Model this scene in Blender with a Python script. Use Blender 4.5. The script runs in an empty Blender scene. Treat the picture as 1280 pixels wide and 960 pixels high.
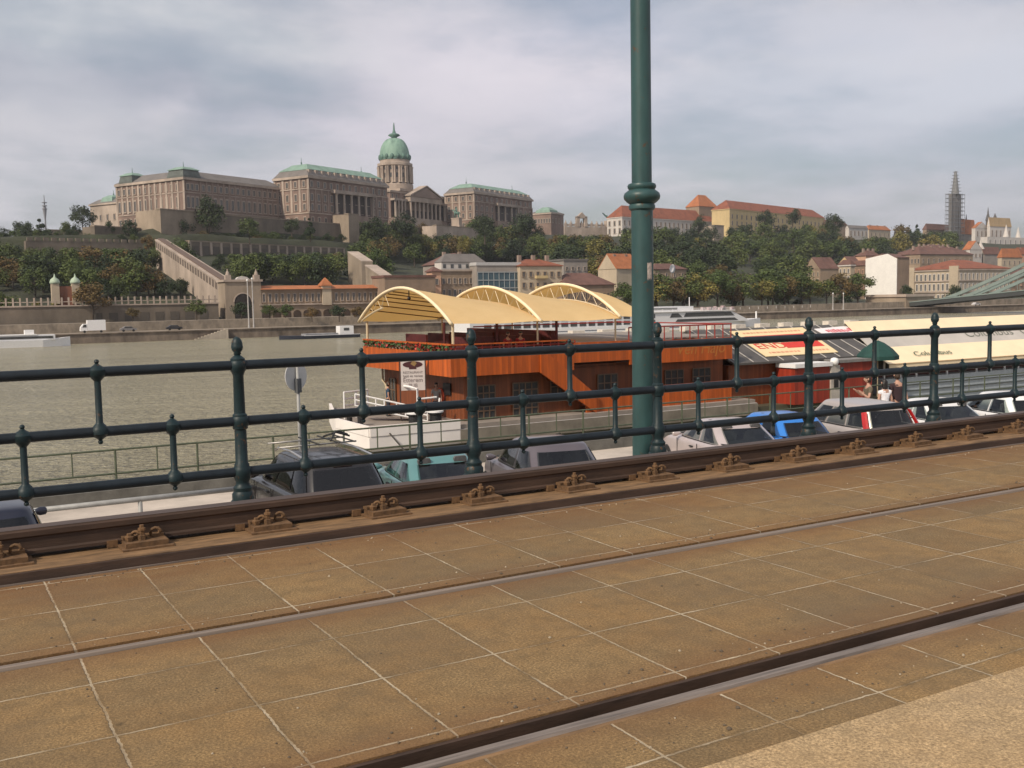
import bpy, bmesh, math, random
from mathutils import Vector, Matrix, noise as mnoise
R = math.radians
rnd = random.Random(7)
scene = bpy.context.scene
COL = scene.collection

# ---------------------------------------------------------------- camera
F = 1283.0
CAMP = Vector((0, 0, 1.35))
HEAD, PITCH, ROLL = R(30), math.atan(106 / 1283), R(1.09)
fw = Vector((math.sin(HEAD) * math.cos(PITCH), math.cos(HEAD) * math.cos(PITCH), -math.sin(PITCH)))
r0 = Vector((math.cos(HEAD), -math.sin(HEAD), 0))
u0 = r0.cross(fw)
rt = r0 * math.cos(ROLL) - u0 * math.sin(ROLL)
up = u0 * math.cos(ROLL) + r0 * math.sin(ROLL)
cd = bpy.data.cameras.new('camera')
cd.sensor_width = 36
cd.lens = 36 * F / 1280
cd.clip_start, cd.clip_end = 0.1, 20000
cam = bpy.data.objects.new('camera', cd)
COL.objects.link(cam)
cam.matrix_world = Matrix((
    (rt.x, up.x, -fw.x, CAMP.x), (rt.y, up.y, -fw.y, CAMP.y), (rt.z, up.z, -fw.z, CAMP.z), (0, 0, 0, 1)))
scene.camera = cam

def ray(px, py):
    return fw + rt * ((px - 640) / F) + up * ((480 - py) / F)
def at_Y(px, py, Y):
    d = ray(px, py); return CAMP + d * (Y / d.y)
def at_X(px, py, X):
    d = ray(px, py); return CAMP + d * (X / d.x)
def at_z(px, py, z):
    d = ray(px, py); return CAMP + d * ((z - CAMP.z) / d.z)
def at_D(px, py, D):
    return CAMP + ray(px, py) * D
def proj(p):
    v = p - CAMP; d = v.dot(fw)
    return 640 + F * v.dot(rt) / d, 480 - F * v.dot(up) / d, d
def XY(px, Y):                       # world X of a picture column on the plane Y
    d = ray(px, 400); return Y * d.x / d.y

# ---------------------------------------------------------------- materials
def nt_of(name):
    m = bpy.data.materials.new(name); m.use_nodes = True
    nt = m.node_tree
    return m, nt, nt.nodes['Principled BSDF']
def N(nt, typ, **kw):
    n = nt.nodes.new(typ)
    for k, v in kw.items():
        if k in n.inputs.keys(): n.inputs[k].default_value = v
        else: setattr(n, k, v)
    return n
def L(nt, a, b): nt.links.new(a, b)
def c4(c): return (c[0], c[1], c[2], 1)
def mixc(nt, fac, a, b, mode='MIX'):
    n = nt.nodes.new('ShaderNodeMix'); n.data_type = 'RGBA'; n.blend_type = mode
    for i, s in ((0, fac), (6, a), (7, b)):
        if hasattr(s, 'is_output'): L(nt, s, n.inputs[i])
        else: n.inputs[i].default_value = s if i == 0 else c4(s)
    return n.outputs[2]
def ramp(nt, fac, stops):
    n = nt.nodes.new('ShaderNodeValToRGB'); L(nt, fac, n.inputs[0])
    e = n.color_ramp.elements
    while len(e) < len(stops): e.new(0.5)
    for el, (p, c) in zip(e, stops):
        el.position = p; el.color = c4(c) if len(c) == 3 else c
    return n.outputs[0]
def noisef(nt, vec, scale, detail=4, rough=.6, stretch=None):
    n = N(nt, 'ShaderNodeTexNoise', Scale=scale, Detail=detail, Roughness=rough)
    if stretch:
        mp = nt.nodes.new('ShaderNodeMapping'); mp.inputs['Scale'].default_value = stretch
        L(nt, vec, mp.inputs[0]); vec = mp.outputs[0]
    L(nt, vec, n.inputs['Vector'])
    return n.outputs['Fac']
def bump(nt, bs, h, strength, dist):
    b = N(nt, 'ShaderNodeBump', Strength=strength, Distance=dist)
    L(nt, h, b.inputs['Height']); L(nt, b.outputs[0], bs.inputs['Normal'])
MC = {}
def mat(name, col, rough=.7, metal=0., var=.18, scale=3., stretch=None, bmp=0., bd=.01, bscale=None, coat=0., spec=.5, col2=None):
    if name in MC: return MC[name]
    m, nt, bs = nt_of(name)
    tc = nt.nodes.new('ShaderNodeTexCoord').outputs['Object']
    f = noisef(nt, tc, scale, 5, .65, stretch)
    a = tuple(max(0, c * (1 - var)) for c in col); b = tuple(c * (1 + var) for c in (col2 or col))
    L(nt, ramp(nt, f, [(.3, a), (.7, b)]), bs.inputs['Base Color'])
    bs.inputs['Roughness'].default_value = rough
    bs.inputs['Metallic'].default_value = metal
    bs.inputs['Coat Weight'].default_value = coat
    bs.inputs['Coat Roughness'].default_value = .08
    bs.inputs['Specular IOR Level'].default_value = spec
    if bmp:
        bump(nt, bs, noisef(nt, tc, bscale or scale * 4, 4, .6, stretch), bmp, bd)
    MC[name] = m
    return m

# ---------------------------------------------------------------- objects
def put(o, name, parent):
    o.name = name
    COL.objects.link(o)
    if parent is not None: o.parent = parent
    return o
def tag(o, label, cat, group=None, kind=None):
    if label: o['label'] = label
    if cat: o['category'] = cat
    if group: o['group'] = group
    if kind: o['kind'] = kind
    return o
def thing(name, label, cat, loc=(0, 0, 0), rot=0., group=None):
    o = bpy.data.objects.new(name, None)
    o.empty_display_size = .3
    o.location = loc; o.rotation_euler = (0, 0, rot)
    COL.objects.link(o)
    return tag(o, label, cat, group)
def dup(o, parent=None, deep=True):
    c = o.copy(); COL.objects.link(c); c.parent = parent
    if deep:
        for ch in list(o.children): dup(ch, c)
    return c

class MB:
    """collects faces; org is subtracted so geometry may be written in world coordinates"""
    def __init__(s, org=(0, 0, 0)):
        s.v, s.f, s.m, s.sm = [], [], [], []; s.o = Vector(org); s.cm = 0; s.csm = False
    def add(s, pts, faces, mi=None):
        b = len(s.v)
        s.v += [Vector(p) - s.o for p in pts]
        for f in faces:
            s.f.append([b + i for i in f]); s.m.append(s.cm if mi is None else mi); s.sm.append(s.csm)
    def quad(s, a, b, c, d, mi=None): s.add([a, b, c, d], [(0, 1, 2, 3)], mi)
    def hexa(s, p, mi=None):       # p: 4 bottom (ccw) + 4 top
        s.add(p, [(3, 2, 1, 0), (4, 5, 6, 7), (0, 1, 5, 4), (1, 2, 6, 5), (2, 3, 7, 6), (3, 0, 4, 7)], mi)
    def box(s, x0, y0, z0, x1, y1, z1, mi=None):
        s.hexa([(x0, y0, z0), (x1, y0, z0), (x1, y1, z0), (x0, y1, z0), (x0, y0, z1), (x1, y0, z1), (x1, y1, z1), (x0, y1, z1)], mi)
    def prism(s, poly, ax, t0, t1, mi=None):
        def P(a, b, t):
            return (t, a, b) if ax == 'x' else ((a, t, b) if ax == 'y' else (a, b, t))
        n = len(poly)
        s.add([P(a, b, t0) for a, b in poly] + [P(a, b, t1) for a, b in poly],
              [tuple(range(n))[::-1], tuple(range(n, 2 * n))] + [(i, (i + 1) % n, n + (i + 1) % n, n + i) for i in range(n)], mi)
    def loft(s, rings, mi=None, caps=True, closed=True):
        n = len(rings[0]); pts = [p for r in rings for p in r]; fs = []
        for k in range(len(rings) - 1):
            for i in range(n if closed else n - 1):
                j = (i + 1) % n
                fs.append((k * n + i, k * n + j, (k + 1) * n + j, (k + 1) * n + i))
        if caps:
            fs.append(tuple(range(n))[::-1]); fs.append(tuple((len(rings) - 1) * n + i for i in range(n)))
        s.add(pts, fs, mi)
    def tube(s, pts, r, n=6, mi=None, caps=True):
        pts = [Vector(p) for p in pts]; rings = []
        for k, p in enumerate(pts):
            t = (pts[min(k + 1, len(pts) - 1)] - pts[max(k - 1, 0)]).normalized()
            a = t.cross(Vector((0, 0, 1)) if abs(t.z) < .95 else Vector((1, 0, 0))).normalized(); b = t.cross(a)
            rr = r[k] if isinstance(r, (list, tuple)) else r
            rings.append([p + (a * math.cos(2 * math.pi * i / n) + b * math.sin(2 * math.pi * i / n)) * rr for i in range(n)])
        s.loft(rings, mi, caps)
    def lathe(s, prof, c=(0, 0, 0), n=16, mi=None, caps=True):
        c = Vector(c)
        s.loft([[c + Vector((r * math.cos(2 * math.pi * i / n), r * math.sin(2 * math.pi * i / n), z)) for i in range(n)] for r, z in prof], mi, caps)
    def ball(s, c, r, n=8, mi=None, sz=1.):
        s.lathe([(max(.001, r * math.sin(math.pi * k / n)), -r * sz * math.cos(math.pi * k / n)) for k in range(n + 1)], c, max(8, n), mi, False)
    def build(s, name, mats, parent=None, smooth=None, loc=None):
        me = bpy.data.meshes.new(name)
        me.from_pydata([tuple(v) for v in s.v], [], s.f)
        for m in (mats if isinstance(mats, (list, tuple)) else [mats]): me.materials.append(m)
        me.polygons.foreach_set('material_index', s.m)
        if smooth is True: me.polygons.foreach_set('use_smooth', [True] * len(s.f))
        else: me.polygons.foreach_set('use_smooth', s.sm)
        bm = bmesh.new(); bm.from_mesh(me); bmesh.ops.recalc_face_normals(bm, faces=bm.faces)
        if smooth == 'auto':
            for f in bm.faces: f.smooth = True
            for e in bm.edges:
                if len(e.link_faces) == 2 and e.calc_face_angle() > R(38): e.smooth = False
        bm.to_mesh(me); bm.free(); me.update()
        o = bpy.data.objects.new(name, me)
        if loc is not None: o.location = loc
        return put(o, name, parent)

def weather(m, rust=(.09, .045, .02), amt=.68, chip=None):
    nt = m.node_tree; bs = nt.nodes['Principled BSDF']; src = bs.inputs['Base Color'].links[0].from_socket
    tc = nt.nodes.new('ShaderNodeTexCoord').outputs['Object']
    f = noisef(nt, tc, 13, 6, .72); g = noisef(nt, tc, 2.2, 4, .6)
    a = N(nt, 'ShaderNodeMath', operation='MULTIPLY_ADD'); L(nt, g, a.inputs[0]); a.inputs[1].default_value = .35; L(nt, f, a.inputs[2])
    c = mixc(nt, ramp(nt, a.outputs[0], [(amt + .0, (0, 0, 0)), (amt + .045, (.9, .9, .9))]), src, rust)
    if chip: c = mixc(nt, ramp(nt, noisef(nt, tc, 5, 5, .7, (1, 1, .3)), [(.55, (0, 0, 0)), (.75, (.5, .5, .5))]), c, chip)
    L(nt, c, bs.inputs['Base Color'])

def baked(o):            # freeze modifiers without operators
    dg = bpy.context.evaluated_depsgraph_get()
    me = bpy.data.meshes.new_from_object(o.evaluated_get(dg))
    o.modifiers.clear(); o.data = me
    return o
def bevel(o, w, seg=2, ang=40):
    m = o.modifiers.new('b', 'BEVEL'); m.width = w; m.segments = seg; m.limit_method = 'ANGLE'; m.angle_limit = R(ang)
    return o
def lettering(name, s, org, xd, ud, size, m, parent, porg=(0, 0, 0), ext=.004, shear=0., align='CENTER', squash=1., off=0.):
    c = bpy.data.curves.new(name, 'FONT'); c.body = s; c.size = size; c.extrude = ext; c.shear = shear; c.offset = off; c.align_x = align; c.align_y = 'CENTER'
    t = bpy.data.objects.new(name, c); COL.objects.link(t)
    bpy.context.view_layer.update()
    me = bpy.data.meshes.new_from_object(t.evaluated_get(bpy.context.evaluated_depsgraph_get()))
    bpy.data.objects.remove(t)
    xd = Vector(xd).normalized(); ud = Vector(ud); ud = (ud - xd * ud.dot(xd)).normalized(); nd = xd.cross(ud)
    M = Matrix(((xd.x * squash, ud.x, nd.x, org[0] - porg[0]), (xd.y * squash, ud.y, nd.y, org[1] - porg[1]), (xd.z * squash, ud.z, nd.z, org[2] - porg[2]), (0, 0, 0, 1)))
    me.transform(M); me.materials.append(m)
    return put(bpy.data.objects.new(name, me), name, parent)

# ---------------------------------------------------------------- levels
ZW, ZQ = -8.15, -2.9            # river, quay road
YS = 290.                       # far river wall
# ================================================================ foreground: tram track on the embankment
def paving_mat(name, base, joint, bw, rh, mort, off=0., light=1., yoff=0., xoff=0., blotch=.55):
    m, nt, bs = nt_of(name)
    tc = nt.nodes.new('ShaderNodeTexCoord').outputs['Object']
    mp = nt.nodes.new('ShaderNodeMapping'); L(nt, tc, mp.inputs[0]); mp.inputs['Location'].default_value = (xoff, yoff, 0)
    wob = nt.nodes.new('ShaderNodeTexNoise'); wob.inputs['Scale'].default_value = 3.; wob.inputs['Detail'].default_value = 5
    L(nt, tc, wob.inputs['Vector'])
    vm = N(nt, 'ShaderNodeVectorMath', operation='MULTIPLY_ADD'); L(nt, wob.outputs['Color'], vm.inputs[0])
    vm.inputs[1].default_value = (.018, .018, 0); L(nt, mp.outputs[0], vm.inputs[2])
    bt = nt.nodes.new('ShaderNodeTexBrick'); L(nt, vm.outputs[0], bt.inputs['Vector'])
    wo2 = nt.nodes.new('ShaderNodeTexNoise'); wo2.inputs['Scale'].default_value = 38.; wo2.inputs['Detail'].default_value = 4
    L(nt, tc, wo2.inputs['Vector'])
    vm2 = N(nt, 'ShaderNodeVectorMath', operation='MULTIPLY_ADD'); L(nt, wo2.outputs['Color'], vm2.inputs[0]); vm2.inputs[1].default_value = (.014, .014, 0); L(nt, vm.outputs[0], vm2.inputs[2]); vm = vm2
    L(nt, vm.outputs[0], bt.inputs['Vector'])
    bt.offset = off; bt.squash = 1
    be = nt.nodes.new('ShaderNodeTexBrick'); L(nt, vm.outputs[0], be.inputs['Vector']); be.offset = off; be.squash = 1
    for k, v in (('Scale', 1.), ('Mortar Size', mort * 5), ('Mortar Smooth', 1.), ('Bias', 0.), ('Brick Width', bw), ('Row Height', rh)): be.inputs[k].default_value = v
    for k, v in (('Scale', 1.), ('Mortar Size', mort), ('Mortar Smooth', .35), ('Bias', 0.), ('Brick Width', bw), ('Row Height', rh)):
        bt.inputs[k].default_value = v
    bt.inputs['Color1'].default_value = (.78, .79, .82, 1); bt.inputs['Color2'].default_value = (1.12, 1.09, 1.02, 1); bt.inputs['Mortar'].default_value = (1, 1, 1, 1)
    sp = noisef(nt, tc, 110, 3, .75)
    big = noisef(nt, tc, 1.3, 6, .7)
    mid = noisef(nt, tc, 9, 6, .7)
    col = ramp(nt, sp, [(.3, tuple(c * .42 for c in base)), (.5, base), (.7, tuple(min(1, c * 1.75) for c in base))])
    col = mixc(nt, 1., col, bt.outputs['Color'], 'MULTIPLY')
    col = mixc(nt, ramp(nt, big, [(.42, (0, 0, 0)), (.75, (blotch, blotch, blotch))]), col, (base[0] * 1.05, base[1] * .82, base[2] * .55))
    col = mixc(nt, ramp(nt, mid, [(.35, (.5, .5, .5)), (.55, (0, 0, 0))]), col, tuple(c * .55 for c in base))
    grm = noisef(nt, tc, .55, 7, .75)
    col = mixc(nt, ramp(nt, grm, [(.46, (0, 0, 0)), (.62, (.6, .6, .6))]), col, (base[0] * .62, base[1] * .66, base[2] * .8))
    # small dark spots and gum
    vo = N(nt, 'ShaderNodeTexVoronoi', Scale=2.7); L(nt, tc, vo.inputs['Vector'])
    col = mixc(nt, ramp(nt, vo.outputs['Distance'], [(.0, (.75, .75, .75)), (.022, (.6, .6, .6)), (.05, (0, 0, 0))]), col, tuple(c * .3 for c in base))
    ed = N(nt, 'ShaderNodeMath', operation='MULTIPLY'); L(nt, be.outputs['Fac'], ed.inputs[0]); L(nt, ramp(nt, noisef(nt, tc, 6, 5, .7), [(.35, (0, 0, 0)), (.65, (.65, .65, .65))]), ed.inputs[1])
    col = mixc(nt, ed.outputs[0], col, tuple(c * .5 for c in base))
    gap = noisef(nt, tc, 2.1, 5, .7)
    mf = N(nt, 'ShaderNodeMath', operation='MULTIPLY'); L(nt, bt.outputs['Fac'], mf.inputs[0]); L(nt, ramp(nt, gap, [(.40, (.04, .04, .04)), (.66, (1, 1, 1))]), mf.inputs[1])
    # rust bleeding from the steel: stains that follow the rails
    sx = nt.nodes.new('ShaderNodeSeparateXYZ'); L(nt, tc, sx.inputs[0])
    stain = None
    for yc, w in ((2.7, .34), (4.24, .28), (5.5, .75)):
        a = N(nt, 'ShaderNodeMath', operation='SUBTRACT'); L(nt, sx.outputs[1], a.inputs[0]); a.inputs[1].default_value = yc
        b = N(nt, 'ShaderNodeMath', operation='ABSOLUTE'); L(nt, a.outputs[0], b.inputs[0])
        c = N(nt, 'ShaderNodeMapRange'); L(nt, b.outputs[0], c.inputs[0]); c.inputs[1].default_value = 0; c.inputs[2].default_value = w; c.inputs[3].default_value = 1; c.inputs[4].default_value = 0
        if stain is None: stain = c.outputs[0]
        else:
            d = N(nt, 'ShaderNodeMath', operation='MAXIMUM'); L(nt, stain, d.inputs[0]); L(nt, c.outputs[0], d.inputs[1]); stain = d.outputs[0]
    st = N(nt, 'ShaderNodeMath', operation='MULTIPLY'); L(nt, stain, st.inputs[0]); L(nt, ramp(nt, noisef(nt, tc, 4, 5, .7, (.5, 1.6, 1)), [(.25, (.3, .3, .3)), (.65, (1, 1, 1))]), st.inputs[1])
    col = mixc(nt, st.outputs[0], col, (.16 * light, .078 * light, .03 * light))
    col = mixc(nt, mf.outputs[0], col, joint)
    L(nt, col, bs.inputs['Base Color'])
    bs.inputs['Roughness'].default_value = .82; bs.inputs['Specular IOR Level'].default_value = .3
    hh = N(nt, 'ShaderNodeMath', operation='MULTIPLY_ADD'); L(nt, bt.outputs['Fac'], hh.inputs[0]); hh.inputs[1].default_value = -1.2; L(nt, noisef(nt, tc, 60, 4, .7), hh.inputs[2])
    bump(nt, bs, hh.outputs[0], .6, .010)
    return m
M_slab = paving_mat('granite_slabs', (.230, .153, .071), (.50, .42, .3), .455, .52, .0055, 0., 1., -.25, -.03)
M_plat = paving_mat('platform_concrete', (.47, .33, .175), (.45, .36, .24), 1.9, 3.0, .004, 0., 2.2, .0, .3, .25)
M_steelrust = mat('rusty_steel', (.15, .088, .04), .8, .05, .45, 9, (.5, 2, 2), .5, .006, 60, col2=(.19, .11, .05))
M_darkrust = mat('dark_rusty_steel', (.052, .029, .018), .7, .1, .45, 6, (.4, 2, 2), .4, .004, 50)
M_shine = mat('worn_rail_steel', (.215, .175, .145), .5, .4, .5, 10, (.25, 6, 3))
M_shine2 = mat('browned_rail_steel', (.23, .18, .14), .55, .3, .35, 14, (.05, 3, 3))
M_edge = mat('dull_edge_steel', (.2, .165, .14), .6, .4, .4, 12, (.1, 3, 3))
M_grime = mat('groove_grime', (.022, .016, .011), .9, 0, .5, 20)
M_rustor = mat('orange_rust', (.125, .068, .03), .85, .05, .5, 25, None, .6, .004, 90)
M_green = mat('dark_green_paint', (.0075, .021, .025), .5, 0, .35, 8, None, .25, .003, 40, spec=.35)
weather(M_green, amt=.76, chip=(.016, .036, .04))
M_railp = mat('blue_black_paint', (.010, .016, .022), .5, 0, .35, 8, None, .25, .003, 40, spec=.35)
M_pole = mat('green_pole_paint', (.027, .068, .069), .45, 0, .25, 5, (1, 1, .35), .2, .003, 30, spec=.4)
weather(M_pole, amt=.80, chip=(.036, .082, .084))
M_conc = mat('weathered_concrete', (.23, .2, .16), .9, 0, .3, 1.2, None, .3, .02, 12)

def struct(o, kind='structure'): o['kind'] = kind; return o
X0, X1 = -26., 75.
b = MB()
for y0, y1 in ((2.195, 2.588), (2.773, 4.190), (4.305, 5.5)): b.box(X0, y0, -.1, X1, y1, 0)
b.box(X0, 2.195, -.35, X1, 7.32, -.1)
struct(b.build('tram_pavement', M_slab))
b = MB(); b.box(X0, -40, -.35, X1, 2.192, .006); struct(b.build('platform', M_plat))
b = MB(); b.box(X0, 6.12, -.098, X1, 7.3, -.094); struct(b.build('deck_edge', M_conc))
b = MB(); b.box(X0, -40, -3.4, X1, 7.2, -.352); struct(b.build('embankment_wall', M_conc))
# grooved tram rails
def rail(y, side, label, sm=None):
    t = thing('tram_rail', label, 'rail', (0, y, 0), 0, 'tram rails in the paving')
    m = MB(); m.prism([(-.024, -.09), (.024, -.09), (.027, -.014), (.019, -.003), (-.017, -.003), (-.026, -.016)] if side >= 1 else [(-.02, -.09), (.02, -.09), (.022, -.01), (.017, .002), (-.017, .002), (-.022, -.01)], 'x', X0, X1)
    m.build('rail_head', sm or M_shine, t)
    g0, g1 = (.032, .098) if side > 0 else (-.02 - .07, -.032)
    if side < 1: m = MB(); m.box(X0, .0225, -.098, X1, .059, -.03); m.build('groove', M_grime, t); m = MB(); m.box(X0, -.054, -.098, X1, -.0225, -.014); m.build('rail_lip', M_darkrust, t)
    if side >= 1: m = MB(); m.box(X0, min(g0, g1), -.098, X1, max(g0, g1), -.055); m.build('groove', M_grime, t)
    m = MB()
    if side >= 1:
        m.box(X0, -.0635, -.097, X1, -.0275, -.009); m.build('rail_lip', M_steelrust, t)
        m = MB(); m.box(X0, .099, -.097, X1, .119, -.006); m.build('groove_lip', M_darkrust, t)
rail(2.652, 1, 'near tram rail, shiny worn head beside a wide dark groove')
rail(4.245, .01, 'thin grey tram rail crossing the middle of the paving', M_shine2)
# channel + rusty guard rail on chairs
t = thing('guard_rail', 'rusty brown guard rail bolted on small chairs between paving and green railing', 'rail', (0, 5.85, 0))
m = MB((0, 5.85, 0)); m.prism([(5.538, -.02), (6.1, -.02), (6.1, .037), (5.55, .056), (5.538, .054)], 'x', X0, X1); m.build('channel', M_steelrust, t, 'auto')
m = MB((0, 5.85, 0)); m.prism([(5.503, -.02), (5.537, -.02), (5.537, .05), (5.531, .053), (5.526, .048), (5.522, .004), (5.503, .002)], 'x', X0, X1); m.build('shaded_channel_web', M_darkrust, t, 'auto')  # front face in a darker rust colour that stands for its shade
m = MB((0, 5.85, 0)); m.prism([(5.49, -.02), (5.502, -.02), (5.502, .008), (5.49, .008)], 'x', X0, X1); m.build('edge_strip', M_edge, t)
m = MB((0, 5.85, 0))
m.prism([(z[0], z[1] - .036) for z in ((5.84, .105), (6.0, .105), (6.0, .12), (5.945, .135), (5.94, .185), (5.965, .20), (5.965, .226), (5.955, .235), (5.85, .235), (5.838, .226), (5.838, .20), (5.849, .19), (5.849, .13), (5.84, .12))], 'x', X0, X1)
m.build('beam', M_darkrust, t, 'auto')
m = MB((0, 5.85, 0)); m.prism([(5.85, .1995), (5.953, .1995), (5.953, .203), (5.85, .203)], 'x', X0, X1); m.build('top_strip', mat('beam_top', (.085, .06, .05), .6, .2, .3, 10, (.1, 2, 2)), t)  # thin strip along the beam top, paler than the sides
def chair_meshes():
    a = MB(); a.box(-.135, -.185, .06, .13, .0, .074); a.box(-.115, -.155, .074, .105, -.02, .1); a.box(-.115, -.06, .098, .10, -.005, .116)
    for x in (-.02,):
        a.lathe([(.022, .1), (.022, .125), (.014, .128), (.014, .15), (.02, .152), (.02, .166), (.012, .168), (.012, .182)], (x, -.09, 0), 6)
    a.lathe([(.02, .1), (.026, .125), (.014, .13), (.014, .142)], (-.085, -.09, 0), 6)
    a.box(-.19, -.02, .062, -.135, .06, .1)
    cs = []
    for cx, rr in ((.055, .026), (-.05, .018)):
        c = MB(); cs.append(c); c.tube([(cx + rr * math.cos(k * .55), -.085 + .004 * k, .128 + rr * math.sin(k * .55)) for k in range(14)], .0085, 6)
    return a, cs
a, cs_ = chair_meshes()
ch0 = a.build('rail_chair', M_rustor, t, 'auto')
[c.build('spring_clip', M_rustor, ch0, True) for c in cs_]
xs = [.335 + .695 * k for k in range(-3, 32)]
for i, x in enumerate(xs):
    o = ch0 if i == 0 else dup(ch0, t)
    o.location = (x + rnd.uniform(-.02, .02), 0, -.012); o.rotation_euler.z = rnd.uniform(-.05, .05)
# iron railing
YR = 7.1
t = thing('iron_railing', 'dark green iron railing with acorn finials along the tram embankment', 'railing', (0, YR, 0))
XA, XB = -1.75 - 1.83 * 2, 1.908 + 1.83 * 12
for z in (.93, .54, .185):
    m = MB(); m.tube([(XA, 0, z), (XB, 0, z)], .034, 12); m.build('rail', M_railp, t, 'auto')
def post_mesh():
    p = [(.085, -.094), (.085, -.02), (.075, -.01), (.075, .03), (.062, .05), (.066, .075), (.048, .095), (.046, .115), (.055, .135), (.062, .16), (.064, .19), (.058, .215), (.052, .225), (.052, .238), (.043, .25)]
    p += [(.0405, .48), (.052, .49), (.052, .502), (.058, .512), (.06, .54), (.058, .565), (.05, .575), (.05, .585), (.039, .597), (.036, .86), (.047, .885), (.056, .9), (.06, .93), (.056, .955), (.05, .962), (.05, .975), (.034, .99), (.02, 1.0)]
    return p
m = MB(); m.lathe(post_mesh(), n=18); post0 = m.build('post', M_green, t, 'auto')
m = MB(); m.lathe([(.018, .998), (.026, 1.008), (.024, 1.02), (.036, 1.035), (.042, 1.058), (.039, 1.065), (.0385, 1.08), (.033, 1.1), (.022, 1.118), (.008, 1.127), (.001, 1.129)], n=14)
fin0 = m.build('finial', M_green, post0, True)
def bal_mesh(zl, zh):
    k = [(.004, -.083), (.013, -.078), (.017, -.066), (.011, -.055), (.021, -.045), (.038, -.034), (.056, -.014), (.057, .014), (.044, .034), (.028, .052)]
    p = [(r, zl + z) for r, z in k] + [(.0225, zl + .06), (.021, zh - .06)]
    p += [(r, zh - z) for r, z in reversed(k)]
    return p
m = MB(); m.lathe(bal_mesh(.54, .93), n=14); bu0 = m.build('baluster', M_green, t, 'auto')
m = MB(); m.lathe(bal_mesh(.185, .54), n=14); bl0 = m.build('baluster', M_green, t, 'auto')
first = True
for k in range(-3, 12):
    x = 1.908 + 1.83 * k
    for src, dx in ((post0, 0), (bu0, .915), (bl0, .4575), (bl0, 1.3725)):
        o = src if (first and not (src is bl0 and dx > 1)) else dup(src, t)
        o.location = (x + dx, 0, 0); o.rotation_euler.z = rnd.uniform(0, 6)
    first = False
# catenary pole behind the railing
px = at_Y(804.5, 500, 7.62)
t = thing('tram_pole', 'tall green cast iron pole with a moulded collar behind the railing', 'pole', (px.x, 7.62, 0))
m = MB(); m.lathe([(.107, -.35), (.107, 0), (.1045, .3), (.099, 2.19)], n=32); m.build('shaft_base', M_pole, t, 'auto')
m = MB(); m.lathe([(r, z - .085) for r, z in ((.1, 2.22), (.118, 2.235), (.122, 2.262), (.112, 2.28), (.14, 2.3), (.163, 2.325), (.168, 2.35), (.16, 2.378), (.132, 2.4), (.118, 2.41), (.128, 2.425), (.132, 2.442), (.124, 2.46), (.1, 2.47))], n=32); m.build('collar', M_pole, t, 'auto')
m = MB(); m.lathe([(.092, 2.35), (.089, 5), (.088, 8.5), (.06, 8.55), (.05, 8.7)], n=32); m.build('shaft', M_pole, t, 'auto')
def wrap(name, z0, z1, a0, a1, m_, r=.1018):
    q = MB()
    for i in range(8):
        u, v = a0 + (a1 - a0) * i / 8, a0 + (a1 - a0) * (i + 1) / 8
        w0 = rnd.uniform(-.02, .02)
        q.quad((r * math.cos(u), r * math.sin(u), z0 + w0), (r * math.cos(v), r * math.sin(v), z0 - w0), (r * math.cos(v), r * math.sin(v), z1 + w0 * .5), (r * math.cos(u), r * math.sin(u), z1))
    q.build(name, m_, t, True)
M_paper = mat('torn_paper', (.42, .37, .33), .85, 0, .35, 40)
wrap('torn_sticker', 1.51, 1.66, R(-102), R(-72), M_paper)
for z in (1.86, 1.95, 2.04): wrap('paint_scrape', z, z + .045, R(-74), R(-62), mat('grey_scrape', (.12, .14, .14), .8), .1008)

# loose grit lying on the paving and in the grooves
m = MB()
for i in range(900):
    y = rnd.choice([rnd.uniform(2.22, 5.45), rnd.gauss(2.86, .06), rnd.gauss(4.36, .05), rnd.gauss(5.43, .04), rnd.gauss(2.4, .1)]); x = rnd.uniform(-.3, 9) if i % 3 else rnd.uniform(0, 4)
    if not (2.3 < y < 2.57 or 2.79 < y < 4.17 or 4.32 < y < 5.47): continue
    s = rnd.uniform(.0018, .0055) * (1.6 if rnd.random() < .06 else 1); q = [Vector((rnd.uniform(-1, 1), rnd.uniform(-1, 1), 0)).normalized() * s * rnd.uniform(.6, 1.2) for _ in range(1)]
    m.loft([[(x + s * rr * math.cos(k * 1.05 + i) * rnd.uniform(.7, 1.2), y + s * rr * math.sin(k * 1.05 + i) * rnd.uniform(.7, 1.2), z * s) for k in range(6)] for rr, z in ((1, 0), (1.1, .4), (.5, 1.0))], 0 if rnd.random() < .7 else 1)
g = m.build('grit', [mat('dark_grit', (.10, .075, .05), .9, 0, .4, 30), mat('pale_grit', (.34, .28, .2), .9, 0, .3, 30)]); g['kind'] = 'stuff'
# ================================================================ quay road, cars, people
M_asph = mat('quay_paving', (.46, .40, .34), .9, 0, .25, .8, (1, 1, 1), .3, .02, 14)
M_kerb = mat('quay_kerb_stone', (.13, .125, .11), .9, 0, .35, 2, None, .3, .02, 12)
M_thin = mat('olive_rail_paint', (.07, .085, .05), .6, 0, .35, 10)
M_grey = mat('grey_sheet', (.3, .3, .29), .6, .1, .2, 4)
b = MB(); b.box(-60, 7.25, -3.6, 160, 23.45, ZQ); struct(b.build('quay_road', M_asph))
b = MB(); b.box(-60, 23.45, -9, 160, 24.4, -2.62); tag(b.build('quay_wall', M_kerb), 'dark stone kerb wall along the near river edge under the thin railing', 'wall')
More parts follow.
